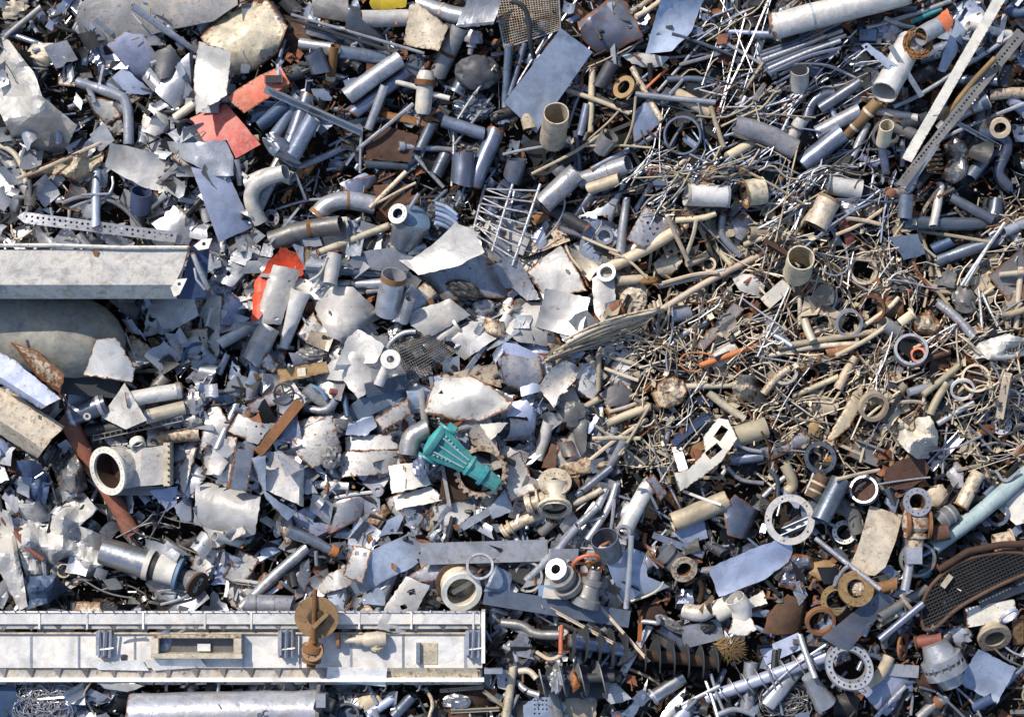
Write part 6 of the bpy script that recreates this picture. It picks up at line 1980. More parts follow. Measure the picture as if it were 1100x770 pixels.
for i, (p, r, c) in enumerate([([(60, 705), (260, 670), (470, 640)], 14, 'tan'), ([(20, 740), (200, 700), (400, 690)], 12, 'cream'), ([(300, 740), (420, 680), (520, 610)], 10, 'tan'), ([(410, 620), (520, 545), (560, 500)], 11, 'cream'), ([(0, 150), (60, 180), (130, 195)], 11, 'cream'),
                              ([(130, 240), (180, 160), (230, 100)], 7, 'tan'), ([(300, 240), (400, 200), (500, 130)], 8, 'tan'), ([(340, 170), (420, 180), (495, 200)], 9, 'tan'), ([(385, 285), (440, 320), (470, 360)], 9, 'tan'),
                              ([(280, 400), (340, 460), (420, 480)], 9, 'rust'), ([(600, 400), (700, 440), (800, 580)], 8, 'tan'), ([(720, 520), (800, 580), (870, 660)], 20, 'pale'), ([(890, 460), (900, 560), (905, 640)], 7, 'pale'), ([(905, 480), (940, 560), (985, 640)], 6, 'pale'),
                              ([(985, 570), (1040, 565), (1085, 545)], 14, 'tan'), ([(150, 490), (152, 560), (150, 630)], 10, 'cream'), ([(170, 590), (185, 640), (205, 680)], 18, 'cream'), ([(620, 350), (640, 400), (700, 470)], 7, 'redbrown'), ([(1, 640), (60, 660), (120, 700)], 10, 'steel'), ([(930, 740), (1010, 745), (1090, 720)], 16, 'white')]):
    rod(['long tan rod across the lower right tangle', 'long cream rod left of the tiny washer', 'tan rod rising past the grey pipe ring', 'cream rod crossing the grey pipe ring', 'cream bent rod at the tangle left', 'tan rod left of the tilted cream can',
         'tan rod right of the tilted cream can', 'tan rod below the orange-lit fitting', 'curved tan rod above the large cream ring', 'rust curved rod left of the brown ring', 'tan rod left of the dull metal lump', 'pale thick rod below the dull metal lump',
         'pale upright rod at the right edge', 'pale slanting rod at the right edge', 'tan rod at the cream post foot', 'cream stub rod below the upright cylinder', 'thick cream stub below the upright cylinder', 'red-brown rod right of the large cream ring',
         'blue-grey rod left of the ribbed strip', 'white rod on the right edge plastic'][i], p, r, c)
# ================================================================== LOWER CENTRE (tile C2)
tile('C2')
sheet('white sheet strip left of the rusty orange plate', [(20, 40), (70, -5), (125, 45), (90, 85)], 'white', cr=.2)
sheet('long white sheet below the small handwheel, left', [(-20, 210), (120, 138), (128, 198), (0, 252)], 'pale', tilt=(.05, .05), cr=.1)
sheet('white plate with small holes left of the rust channel', [(-20, 275), (92, 292), (25, 375), (-20, 360)], 'white', tilt=(.1, 0), cr=.05, holes=[(40, 330, 5), (20, 300, 5)])
sheet('wide white sheet above the small handwheel', [(265, 108), (330, 30), (420, -10), (540, 10), (520, 80), (470, 170), (440, 185), (380, 110)], 'white', tilt=(0, .1), cr=.3, lm='wide white sheet')
bar('blue shaded folded plate right of the wide white sheet', (470, 150), (640, 110), 60, 'galv', 'U', h=24, roll=10)
sheet('galvanised sloping plate in the lower centre', [(380, 240), (440, 190), (630, 130), (648, 180), (430, 280)], 'galv', tilt=(.05, -.2), cr=.1)
sheet('pale square plate on the sloping galvanised plate', [(510, 268), (645, 182), (662, 250), (540, 322)], 'white', tilt=(.05, .02), cr=.1, lift=3)
sheet('small bluish plate below the galvanised plate', [(390, 335), (400, 290), (500, 250), (520, 300), (470, 340)], 'steel', tilt=(.1, -.1), cr=.2)
pipe('white ring-headed pipe standing in the centre', [(525, 130), (572, 25, 60)], 21, 'white', lm='ring-headed pipe')
ring('white ring head of the standing pipe', (575, 22), 42, 16, 'white', (90, 15), 20, lift=14)
sheet('rusty orange plate with a white patch, left centre', [(100, 65), (310, 30), (320, 78), (115, 120)], 'ochre', tilt=(.02, .1), cr=.05, jag=.6, name='rusty_plate', cat='plate', lm='rusty orange plate', lift=5)
bar('white sticker block on the rusty orange plate', (190, 78), (225, 74), 36, 'ivory', 'flat', t=3, name='sticker', cat='sticker', pct=95)
wheel('small dark handwheel below the rusty orange plate', (135, 165), 44, 'dark', (200, 15), 5, lm='small dark handwheel')
bar('rust brown channel lying left of centre', (30, 410), (205, 195), 44, 'rust', 'U', h=26, lm='rust brown channel', lift=4)
pipe('white glove-like bent pipe right of the handwheel', [(225, 145), (290, 200), (345, 215)], 24, 'white')
pipe('second pale bent pipe below the glove-like pipe', [(225, 225), (310, 240), (350, 190)], 18, 'pale')
rod('red-brown ribbed bar above the blue valve', [(325, 155), (385, 165), (400, 185)], 14, 'redbrown')
rod('bright blue valve stem left of centre', [(385, 170), (392, 220), (398, 260)], 13, 'blue', name='blue_valve', cat='valve')
rod('small blue strip above the glove-like pipe', [(240, 130), (290, 150), (310, 190)], 10, 'ltblue')
sheet('large bent white sheet right of the rust channel', [(158, 292), (240, 260), (335, 255), (375, 400), (330, 440), (250, 472), (190, 420)], 'white', tilt=(.08, .02), folds=[(180, 280, 270, 480, .3)], cr=.3, lm='large bent white sheet')
sheet('tall white sheet in the left lower centre', [(58, 400), (130, 410), (218, 462), (216, 632), (140, 600), (58, 562)], 'white', tilt=(-.05, .05), cr=.2, lm='tall white sheet')
sheet('narrow white curl left of the tall white sheet', [(0, 430), (60, 420), (60, 570), (130, 620), (185, 650), (150, 690), (60, 600)], 'steel', tilt=(.15, -.1), cr=.3)
lump('oily gear remains right of the bent white sheet', (330, 430), 40, 45, 'grey', .6, 3.5, name='gear_remains', cat='scrap', ridged=True)
sheet('upper cream-white plank plate in the centre', [(388, 402), (385, 345), (440, 335), (628, 330), (636, 395)], 'white', tilt=(0, .12), cr=.1, lift=2, lm='upper plank plate')
sheet('rusty flap right of the upper plank plate', [(612, 400), (628, 330), (640, 345), (655, 440), (615, 445)], 'rust', cr=.2)
sheet('lower white plank plate in the centre', [(362, 422), (382, 404), (612, 398), (606, 490), (375, 512)], 'white', tilt=(0, .08), cr=.12, lift=3, lm='lower plank plate')
sheet('bright white box lid in the centre', [(568, 462), (700, 448), (745, 540), (580, 578)], 'ivory', tilt=(-.08, .1), cr=.08, lift=4, lm='bright white box lid')
sheet('bright white box side below the lid', [(588, 592), (742, 548), (802, 602), (600, 645)], 'ivory', tilt=(-.03, .05), folds=[(585, 615, 800, 580, -.3)], cr=.05, lift=3)
lump('grey hinge gear at the corner of the box lid', (700, 470), 30, 50, 'galv', .6, 4, name='hinge_gear', cat='hinge', ridged=True)
pipe('grey round elbow above the box lid', [(650, 420), (660, 340), (720, 310)], 42, 'pale', name='elbow', cat='pipe')
sheet('wide pale sheet lying below the plank plates', [(252, 682), (330, 600), (480, 578), (552, 602), (440, 690), (330, 742)], 'pale', tilt=(.02, -.05), cr=.15, lm='wide pale sheet')
rod('thin rod with a round eye across the wide pale sheet', [(345, 595), (420, 580), (510, 570)], 8, 'white')
ring('round eye of the thin rod on the pale sheet', (522, 565), 26, 12, 'pale', (180, 15), 16)
sheet('white crumpled sheet below the bright box side', [(705, 640), (930, 598), (952, 622), (880, 690), (800, 752), (750, 690)], 'white', tilt=(0, .02), folds=[(740, 690, 930, 610, .2)], cr=.3)
sheet('bluish narrow plate right of the crumpled box sheet', [(840, 715), (985, 630), (1000, 660), (860, 740)], 'pale', tilt=(.1, -.1), cr=.1)
sheet('white plate right of the gear ring foot', [(978, 642), (1050, 555), (1085, 650), (1000, 682)], 'pale', tilt=(.05, .02), cr=.1)
sheet('bluish offcut at the bottom of the wide pale sheet', [(525, 755), (560, 690), (640, 650), (600, 740)], 'steel', tilt=(.1, -.1), cr=.1)
sheet('tan-edged offcut below the bright box side', [(470, 690), (550, 620), (580, 650), (520, 710)], 'cream', cr=.3)
sheet('bright white triangle right of the crumpled hood', [(942, 285), (1062, 285), (990, 358)], 'ivory', tilt=(0, .1), cr=.1)
sheet('blue shaded flap with burnt rim left of the hood', [(640, 152), (755, 90), (740, 160), (715, 235), (660, 252)], 'steel', tilt=(.2, -.05), cr=.2)
sheet('cream strip along the top of the crumpled hood', [(755, 100), (900, 60), (1012, 40), (1035, 140), (1000, 130)], 'cream', tilt=(0, .15), cr=.2)
sheet('large crumpled white hood with rusty rim, centre', [(712, 242), (740, 150), (765, 85), (900, 85), (990, 130), (1082, 200), (1060, 232), (945, 280), (820, 272)], 'white', tilt=(-.05, .05), curl=(15, .35), cr=.75, name='crumpled_hood', cat='hood', lm='crumpled white hood', lift=6)
sheet('brown square base plate under the gear ring', [(775, 602), (795, 455), (960, 380), (1010, 420), (900, 600)], 'brown', tilt=(.05, 0), cr=.05)
def gear_and_teal():
    whole()
    T = Thing('gear_ring', 'tan toothed gear ring drum around the teal housing tip', 'gear', None, 'toothed gear ring')
    s, m, cx, cy, z0, a, b = settle_plane(circle(517, 507, 25, 14), 80, tilt=(0, 0)); z = z0 + 14
    raise_hm(s, m, z - 10, True)
    fr = tilt_frame(300, 8)
    c = W(517, 507, z)
    q = MB(smooth=False); annulus(q, c, fr, .272, .235, .05, teeth=24, tooth=.03); T.part('gear_teeth', q, 'cream')
    q = MB(); tube(q, [c - fr[2] * .052, c - fr[2] * .24], .262, 40, .02, edge=False); T.part('drum', q, 'brown')
    q = MB(); annulus(q, c - fr[2] * .2, fr, .24, .05, .01); T.part('drum_floor', q, 'dark')
    T.done()
    T = Thing('gear_housing', 'bright teal cone-shaped gear housing in the centre', 'housing', None, 'teal gear housing')
    z += 12
    a, b = W(467, 474, z), W(535, 521, z - 4)
    d = (b - a).normalized(); e = d.cross(Vector((0, 0, 1))).normalized(); f = e.cross(d)
    L = (b - a).length
    at = lambda t: a + d * (L * t)
    def frus(t0, t1, w0, w1, h0, h1):
        q = MB(smooth=False); V = []
        for t, w, h in ((t0, w0, h0), (t1, w1, h1)):
            for sx, sz in ((-1, -.6), (1, -.6), (1, .7), (.6, 1), (-.6, 1), (-1, .7)):
                V.append(at(t) + e * (w * sx) + f * (h * sz))
        F = [(i, (i + 1) % 6, 6 + (i + 1) % 6, 6 + i) for i in range(6)] + [(5, 4, 3, 2, 1, 0), (6, 7, 8, 9, 10, 11)]
        q.add(V, F); return q
    T.part('housing', frus(.02, .52, .20, .10, .15, .09), 'teal')
    T.part('neck', frus(.52, .74, .10, .085, .09, .085), 'teal')
    T.part('plate', frus(.55, .64, .03, .03, .085, .08), 'ivory')
    q = MB(); lathe(q, at(.74), at(.79), [(0, .125), (1, .125)], 24); fl = T.part('neck_flange', q, 'teal')
    for k in range(6):
        an = k * 1.047
        q = MB(); c = at(.73) + (e * math.cos(an) + f * math.sin(an)) * .085; lathe(q, c, c + d * .06, [(0, .012), (1, .012)], 6); T.part('bolt', q, 'cream', fl)
    T.part('nose', frus(.79, 1.0, .095, .075, .09, .06), 'teal')
    q = MB(); lathe(q, at(0) - d * .03, at(.04), [(0, .215), (.5, .215), (1, .20)], 30); bf = T.part('back_flange', q, 'teal')
    q = MB(); lathe(q, at(.06) - e * .18, at(.06) + e * .18, [(0, .08), (.12, .11), (.5, .13), (.88, .11), (1, .08)], 22); T.part('cross_body', q, 'teal')
    for sg in (-1, 1):
        c = at(.06) + e * (sg * .18)
        q = MB(); annulus(q, c + e * (sg * .03), (d, f, e * sg), .125, .05, .025, 8, .01, 28); T.part('side_flange', q, 'teal')
    q = MB(); lathe(q, at(.52), at(.60), [(0, .115), (.5, .125), (1, .10)], 20); T.part('neck_collar', q, 'teal')
    q = MB(smooth=False); box(q, at(.08) + e * -.17 + f * .02, d, e, f, .05, .10, .05); T.part('side_lug', q, 'teal')
    for w in (-.09, .09, 0):
        q = MB(smooth=False); V = []
        for t, ww, hh in ((.05, w, .15), (.5, w * .55, .094)):
            for dx in (-.008, .008):
                for dz in (0, .018):
                    V.append(at(t) + e * (ww + dx) + f * (hh + dz))
        q.add(V, [(0, 1, 3, 2), (4, 6, 7, 5), (0, 4, 5, 1), (2, 3, 7, 6), (0, 2, 6, 4), (1, 5, 7, 3)])
        rb = T.part('rib', q, 'tealpipe')
    for k in range(7):
        for sgn in (-1, 1):
            t = .08 + k * .055
            q = MB(); c = at(t) + e * (sgn * (.12 - k * .011)) + f * (.148 - (t - .02) * .112); lathe(q, c - f * .01, c + f * .016, [(0, .011), (1, .011)], 6); T.part('bolt', q, 'tealpipe', 0)
    T.done(); tiled()
gear_and_teal()
bar('dark grey strut left of the gear ring', (790, 460), (820, 630), 16, 'grey', 'box', h=10)

# ================================================================== LOWER CENTRE RIGHT (tile C3)
tile('C3')
sheet('blue-white sheet with burnt right rim beside the hood', [(-10, 10), (60, -15), (152, 5), (168, 100), (122, 182), (60, 150), (0, 120)], 'pale', tilt=(.1, -.05), cr=.25, lm='burnt-rim sheet')
sheet('folded white plates with orange burnt hole', [(148, 140), (200, 60), (260, 25), (335, 65), (280, 130), (235, 172), (212, 225)], 'white', tilt=(.05, .08), folds=[(160, 150, 320, 60, .3)], cr=.4, lm='burnt folded plates')
sheet('white strip right of the burnt folded plates', [(330, 70), (350, 60), (400, 150), (370, 190), (310, 150)], 'white', cr=.2)
sheet('grey square screen plate in the tan tangle left', [(398, 165), (488, 108), (558, 182), (440, 222)], 'grey', tilt=(.02, .05), cr=.08, name='screen_plate', cat='plate', lm='grey square plate')
sheet('cream knotted cloth bundle in the tan tangle', [(612, 165), (640, 120), (690, 92), (745, 105), (765, 160), (740, 205), (690, 228), (635, 215)], 'cream', cr=.5, wr=(7, 13), res=3., curl=(40, .5), name='cloth_bundle', cat='cloth', lm='knotted cloth bundle', lift=8)
sheet('cream crumpled sack at the right of the cloth bundle', [(945, 120), (985, 85), (1040, 90), (1075, 140), (1065, 200), (1010, 205), (955, 180)], 'cream', cr=.5, wr=(7, 13), res=3., curl=(120, .5), name='sack', cat='sack', lm='crumpled sack', lift=8)
rod('cream rod joining the cloth bundle and the sack', [(755, 135), (850, 132), (950, 130)], 13, 'cream')
pipe('blue bucket shape below the burnt-rim sheet', [(15, 310), (105, 310)], 50, 'galv', wall=4, name='bucket', cat='bucket')
sheet('blue-grey plate above the blue bucket', [(20, 200), (100, 190), (140, 240), (130, 340), (100, 260), (20, 260)], 'steel', tilt=(.1, -.1), cr=.2)
pipe('white pipe leaning right of the blue bucket', [(150, 430), (190, 280)], 26, 'white')
lump('pale knobbly cluster left of the leaning white pipe', (110, 390), 25, 30, 'pale', .5, 3, name='knob_cluster', cat='scrap')
sheet('dark brown plate beside the leaning white pipe', [(160, 470), (200, 370), (225, 380), (220, 475)], 'brown', cr=.2)
lump('grey rubbery bag heap right of the bucket', (290, 250), 60, 55, 'grey', .5, 2.4, name='rubber_bag', cat='bag', hz=.4)
sheet('grey flap below the rubbery bag heap', [(225, 370), (290, 355), (305, 420), (235, 430)], 'grey', cr=.3)
sheet('grey-brown curtain strip right of the bag heap', [(275, 280), (320, 200), (350, 280), (345, 400), (320, 430)], 'grey', cr=.6)
sheet('blue triangle plate right of the bag heap', [(340, 330), (410, 200), (415, 240), (360, 330)], 'steel', cr=.1)
sheet('pale plate with torch-burnt rim right of the gear ring', [(0, 445), (72, 400), (138, 560), (32, 612), (10, 540)], 'white', tilt=(.02, .08), cr=.15, lm='plate right of gear ring')
bar('black rubber strip above the plate right of the gear', (0, 430), (170, 510), 26, 'soot', 'flat', roll=10)
lump('tan crumpled claw plate above the cream tee valve', (330, 470), 110, 32, 'cream', .45, 2.8, name='claw_plate', cat='scrap', rot=-8, hz=.35)
def tee_valve():
    whole()
    T = Thing('flanged_tee', 'cream flanged tee pipe with dark round mouth, lower centre', 'pipe', None, 'cream flanged tee')
    s, m, cx, cy, z0, a, b = settle_plane(circle(596, 535, 18, 12), 80, tilt=(0, 0)); z = z0 + 18
    raise_hm(s, m, z + 4, True)
    p0, p1 = W(596, 520, z - 2), W(596, 547, z + 9)
    d = (p1 - p0).normalized()
    q = MB(); lathe(q, p0, p1 - d * .02, [(0, .155), (.15, .13), (.5, .125), (.85, .14), (1, .15)], 30, capped=False); T.part('body', q, 'cream')
    fr = tilt_frame(270, 52)
    q = MB(); annulus(q, p1, fr, .19, .135, .035, 16, .008, 40); T.part('mouth_flange', q, 'cream')
    q = MB(); annulus(q, p1 - fr[2] * .2, fr, .14, 0, .01); T.part('dark_inside', q, 'brown')
    q = MB(); tube(q, [p1 - fr[2] * .03, p1 - fr[2] * .2], .145, 28, .012, edge=False); T.part('bore', q, 'brown')
    fr2 = tilt_frame(90, 40)
    q = MB(); annulus(q, W(596, 517, z + 3), fr2, .185, .05, .035, 16, .008, 40); T.part('rear_flange', q, 'cream')
    q = MB(); lathe(q, W(592, 535, z), W(566, 543, z - 4), [(0, .11), (.4, .10), (.42, .15), (.5, .15), (.52, .08), (.75, .08), (.77, .12), (1, .12)], 24); T.part('side_branch', q, 'cream')
    T.done(); tiled()
tee_valve()
pipe('threaded cream spindle left of the flanged tee', [(0, 740), (60, 700), (165, 660)], 24, 'cream', open=False, bands=[(.2, 1.5, 'tan', 10), (.35, 1.5, 'tan', 10), (.1, 1.4, 'tan', 8)], name='spindle', cat='spindle')
pipe('white pipe with elbow head, lower centre right', [(500, 738), (585, 570), (620, 530)], 35, 'white', flanges=[(0, 1.18, 'pale', 8, 8)], bands=[(.75, 1.1, 'pale', 14)], lm='white pipe with elbow head', lift=4)
sheet('grey folded cap on the white elbow head', [(590, 520), (625, 495), (680, 575), (650, 610), (620, 560)], 'pale', cr=.4, lift=4)
pipe('fat cream-grey pipe below the white gate frame', [(700, 700), (935, 600)], 42, 'tan', wall=5, lm='fat cream-grey pipe')
sheet('bluish plate below the fat cream-grey pipe', [(700, 740), (830, 680), (850, 760), (760, 790)], 'steel', tilt=(.1, -.1), cr=.1)
sheet('blue-grey sheet right of the fat pipe', [(910, 640), (960, 580), (1060, 650), (1010, 770), (930, 750)], 'galv', tilt=(.15, -.15), cr=.25)
pipe('perforated tan tube at the right of the gate frame', [(950, 345), (1090, 305)], 46, 'tan', wall=4, lm='perforated tan tube')
bar('rusty bar showing through the white gate frame', (745, 410), (925, 340), 36, 'ochre', 'flat', roll=10)
sheet('white gate frame plate with window openings', [(735, 568), (708, 492), (772, 474), (838, 402), (828, 345), (890, 266), (932, 272), (970, 350), (905, 445), (830, 505)], 'ivory', tilt=(-.02, -.05), cr=.06, jag=.2, th=1.6,
      holes=[(902, 328, 34, 60, 35), (872, 402, 66, 36, -40)], name='window_gate', cat='frame', lm='white gate frame', lift=6)
bar('grey arm strip at the left of the white gate frame', (715, 375), (750, 486), 40, 'pale', 'flat', roll=10, lift=3)
bar('dark blue fan of strips above the gate frame', (700, 375), (860, 245), 30, 'blue', 'U', h=14)
bar('grey fan strip beside the dark blue strips', (710, 345), (850, 235), 16, 'galv', 'flat', roll=20)
bar('blue enamel plate above the gate frame', (800, 190), (870, 200), 40, 'blue', 'flat', roll=10)
rod('white pipe bent right of the crumpled cloth bundle', [(850, 160), (920, 215), (1000, 270)], 18, 'cream')
rod('white hook rod right of the gate frame', [(890, 520), (930, 470), (905, 465)], 9, 'white')
rod('white wire below the gate frame tip', [(750, 568), (830, 600), (905, 625)], 7, 'white')
pipe('blue-grey pipe right below the gate frame', [(945, 440), (1078, 420)], 24, 'galv')
rod('pale bent rod beside the perforated tan tube', [(930, 470), (980, 525), (1078, 535)], 10, 'pale')
rod('second pale rod beside the perforated tube', [(960, 370), (1010, 395), (1070, 405)], 8, 'pale')
for i, (p, r, c) in enumerate([([(378, 292), (480, 370), (590, 460)], 6, 'cream'), ([(680, 245), (690, 300), (665, 405)], 13, 'pale'), ([(430, 290), (520, 250), (610, 220)], 18, 'tan'), ([(360, 440), (470, 350), (600, 270)], 9, 'tan'), ([(370, 350), (470, 345), (570, 350)], 9, 'cream'),
                              ([(440, 470), (480, 400), (500, 360)], 18, 'pale'), ([(300, 590), (400, 510), (450, 470)], 18, 'galv'), ([(290, 620), (380, 580), (410, 560)], 14, 'cream'), ([(350, 770), (440, 640), (470, 540)], 15, 'pale'),
                              ([(250, 770), (320, 700), (395, 630)], 16, 'pale'), ([(440, 770), (455, 680), (460, 600)], 8, 'pale'), ([(350, 10), (390, 60), (425, 100)], 14, 'cream'), ([(395, -10), (398, 60), (395, 150)], 11, 'tan'), ([(340, 220), (400, 185)], 14, 'tan'),
                              ([(440, 10), (540, 40), (630, 75)], 9, 'cream'), ([(440, 240), (530, 215), (600, 180)], 8, 'cream'), ([(160, 740), (210, 690)], 22, 'grey'), ([(640, 640), (600, 560), (560, 560)], 7, 'pale'), ([(420, 60), (500, 90), (560, 110)], 8, 'tan'), ([(610, 210), (540, 330), (480, 420)], 7, 'tan')]):
    rod(['slim cream rod crossing the lower tangle', 'short white rod below the cloth bundle', 'fat tan rod left of the cloth bundle', 'tan rod below the grey square plate', 'cream rod lying level in the lower tangle', 'pale tube end in the lower tangle',
         'galvanised rod right of the flanged tee', 'cream rod right of the flanged tee', 'long pale rod below the flanged tee', 'pale thick rod below the flanged tee', 'upright thin rod right of the flanged tee', 'cream strip above the grey square plate',
         'upright tan rod above the grey square plate', 'tan stub left of the grey square plate', 'cream rod above the cloth bundle', 'cream bent rod right of the grey square plate', 'grey stub below the flanged tee', 'pale wire over the elbow head',
         'tan rod above the grey plate right', 'tan rod falling from the cloth bundle'][i], p, r, c)

# ================================================================== LOWER RIGHT (tile C4)
tile('C4')
rod('cream hose at the left edge of the lower right tangle', [(0, 165), (60, 90), (110, 60)], 17, 'cream', name='hose', cat='hose')
pipe('tan fat rod in the lower right tangle', [(310, 140), (340, 80), (380, 10)], 20, 'tan')
bar('grey strap plate with holes in the lower right tangle', (525, 150), (570, 50), 30, 'pale', 'flat', roll=5)
sheet('long twisted cream shell strip, lower right', [(255, 365), (320, 250), (370, 160), (415, 120), (400, 220), (360, 300), (290, 360)], 'tan', tilt=(.05, .1), curl=(60, .6), cr=.4)
sheet('grey flat blade right of the twisted cream strip', [(440, 350), (520, 260), (580, 180), (595, 215), (520, 310), (460, 370)], 'tan', cr=.2)
pipe('long tan rod across the lower right tangle top', [(120, 175), (230, 130), (310, 95)], 13, 'tan')
ring('grey cut pipe ring in the lower right tangle', (460, 222), 64, 48, 'tan', (300, 22), 30, name='pipe_ring', cat='ring', lm='grey cut ring')
ring('tan round pan at the upper right of the lower tangle', (880, 100), 62, 52, 'tan', (100, 15), 20, floor='brown', name='round_pan', cat='pan', lm='tan round pan')
ring('rust ring at the left of the lower tangle', (192, 92), 42, 33, 'rust', (300, 25), 20, name='pipe_ring', cat='ring')
ring('white half ring below the tan round pan', (825, 150), 52, 42, 'white', (260, 30), 12, name='half_ring', cat='ring')
sheet('block of crumpled foil and plaster, right', [(545, 345), (560, 290), (620, 262), (690, 258), (722, 320), (720, 390), (690, 430), (640, 435), (590, 400)], 'ivory', cr=.4, wr=(8, 11), res=2.2, curl=(60, .4), name='foil_block', cat='foil', lm='crumpled foil block', lift=8)
def boxframe():
    T = bar('open rectangular steel box in the lower right', (365, 385), (480, 430), 80, 'grey', 'C', h=34, lm='open steel box', name='steel_box', cat='box')
boxframe()
sheet('dark oval plate in the lower right', [(497, 520), (505, 480), (550, 445), (610, 425), (665, 435), (688, 470), (670, 515), (610, 555), (550, 562), (510, 545)], 'brown', tilt=(.05, -.1), cr=.03, jag=.1, name='oval_plate', cat='plate', lm='dark oval plate', lift=5)
rod('thin pale wire across the dark oval plate', [(470, 540), (560, 525), (690, 510)], 4, 'pale', name='wire', cat='wire')
ring('thin oval pan rim with rusty inside, lower right', (415, 560), 60, 51, 'pale', (130, 25), 34, floor='brown', name='pan_rim', cat='pan', lm='thin pan rim')
pipe('galvanised cylinder left of the thin pan rim', [(235, 690), (320, 520)], 42, 'galv')
pipe('tan half-buried roll left of the galvanised cylinder', [(200, 600), (250, 500)], 34, 'brown', bands=[(.3, 1.1, 'tan', 10), (.6, 1.1, 'tan', 10)])
sheet('dirty white cone scrap in the lower right tangle', [(95, 390), (140, 310), (190, 350), (165, 395)], 'pale', cr=.3)
lump('yellowed fitting in the lower right tangle', (215, 300), 28, 40, 'ochre', .4, 2.5, name='fitting', cat='fitting')
lump('orange rust flake pile near the curved grille', (275, 440), 24, 20, 'rust', .5, 3, name='rust_flakes', cat='scrap')
ring('curved grey flange half left of the open box', (235, 430), 70, 52, 'galv', (200, 25), 12, holes=8, name='flange_half', cat='flange')
ring('big white ring flange lying flat, lower right', (110, 685), 107, 78, 'white', (20, 5), 9, holes=5, hr=5, lm='big white ring flange', lift=6)
ring('white bolted flange below the galvanised cylinder', (335, 737), 51, 32, 'ivory', (120, 12), 14, holes=12, depth=60, depthmat='grey', lm='white bolted flange')
def right_valve():
    whole()
    T = Thing('gate_valve', 'grey bolted gate valve with long stem, lower right', 'valve', None, 'grey gate valve')
    s, m, cx, cy, z0, a, b = settle_plane(circle(985, 560, 18, 12), 80, tilt=(0, 0)); z = z0 + 16
    raise_hm(s, m, z + 6, True)
    fr = tilt_frame(60, 14)
    c = W(986, 539, z + 14)
    q = MB(); annulus(q, c, fr, .158, .092, .03, 12, .009, 40); T.part('flange', q, 'pale')
    q = MB(); tube(q, [c - fr[2] * .03, c - fr[2] * .3], .105, 24, .02, edge=False); T.part('bore', q, 'brown')
    q = MB(); lathe(q, W(985, 545, z), W(983, 588, z), [(0, .12), (.2, .15), (.5, .15), (.62, .10), (.64, .13), (.75, .13), (.77, .09), (1, .09)], 24); T.part('body', q, 'cream')
    for x in (973, 996):
        q = MB(); lathe(q, W(x, 562, z + 2), W(x + 3, 562, z + 2), [(0, .17), (1, .17)], 28); T.part('side_flange', q, 'rust')
    q = MB(smooth=False); box(q, W(981, 596, z + 2), AX[0], AX[1], AX[2], .085, .09, .07); T.part('bonnet', q, 'pale')
    q = MB(); tube(q, [W(977, 606, z), W(972, 634, z + 2)], .05, 12); T.part('stem', q, 'pale')
    T.done(); tiled()
right_valve()
ring('small bolted flange on the teal pipe, lower right', (885, 632), 40, 22, 'cream', (140, 15), 14, holes=10, depth=40, lm='small flange near teal pipe')
pipe('cream barrel tube left of the small flange', [(815, 632), (890, 490)], 31, 'cream', flanges=[(0, 1.15, 'rust', 8, 6)], lm='cream barrel tube')
pipe('worn teal pipe slanting at the lower right', [(700, 800), (870, 680), (1090, 490)], 35, 'tealpipe', lm='worn teal pipe', lift=3)
sheet('white panel corner on the right edge', [(972, 640), (1090, 540), (1110, 690), (1045, 708)], 'ivory', tilt=(-.02, .05), cr=.1, jag=.2, name='white_sheet', cat='panel', lm='white edge panel', lift=6)
ring('round pipe flange mouth near the right edge', (985, 292), 44, 22, 'pale', (150, 15), 16, holes=8, depth=50, lm='right edge flange mouth')
ring('pale blue ring at the right edge', (1080, 280), 34, 22, 'ltblue', (180, 15), 12)
sheet('blue paint chip sheet near the right flange mouth', [(875, 270), (930, 235), (945, 260), (900, 290)], 'blue', cr=.3)
bar('red-brown box behind the right flange mouth', (895, 310), (945, 310), 40, 'redbrown', 'box', h=20)
sheet('grey-white shell below the foil block', [(755, 500), (800, 430), (825, 470), (830, 550), (790, 560)], 'pale', cr=.3)
lump('tan dome right of the grey gate valve', (720, 590), 45, 50, 'tan', .25, 2.5, name='tan_dome', cat='scrap')
pipe('grey motor body below the tan dome', [(720, 700), (790, 650)], 40, 'grey', bands=[(.3, 1.08, 'pale', 10), (.7, 1.08, 'pale', 10)], name='motor_body', cat='motor')
pipe('dark pipe stub left of the teal pipe', [(700, 745), (770, 735)], 34, 'brown')
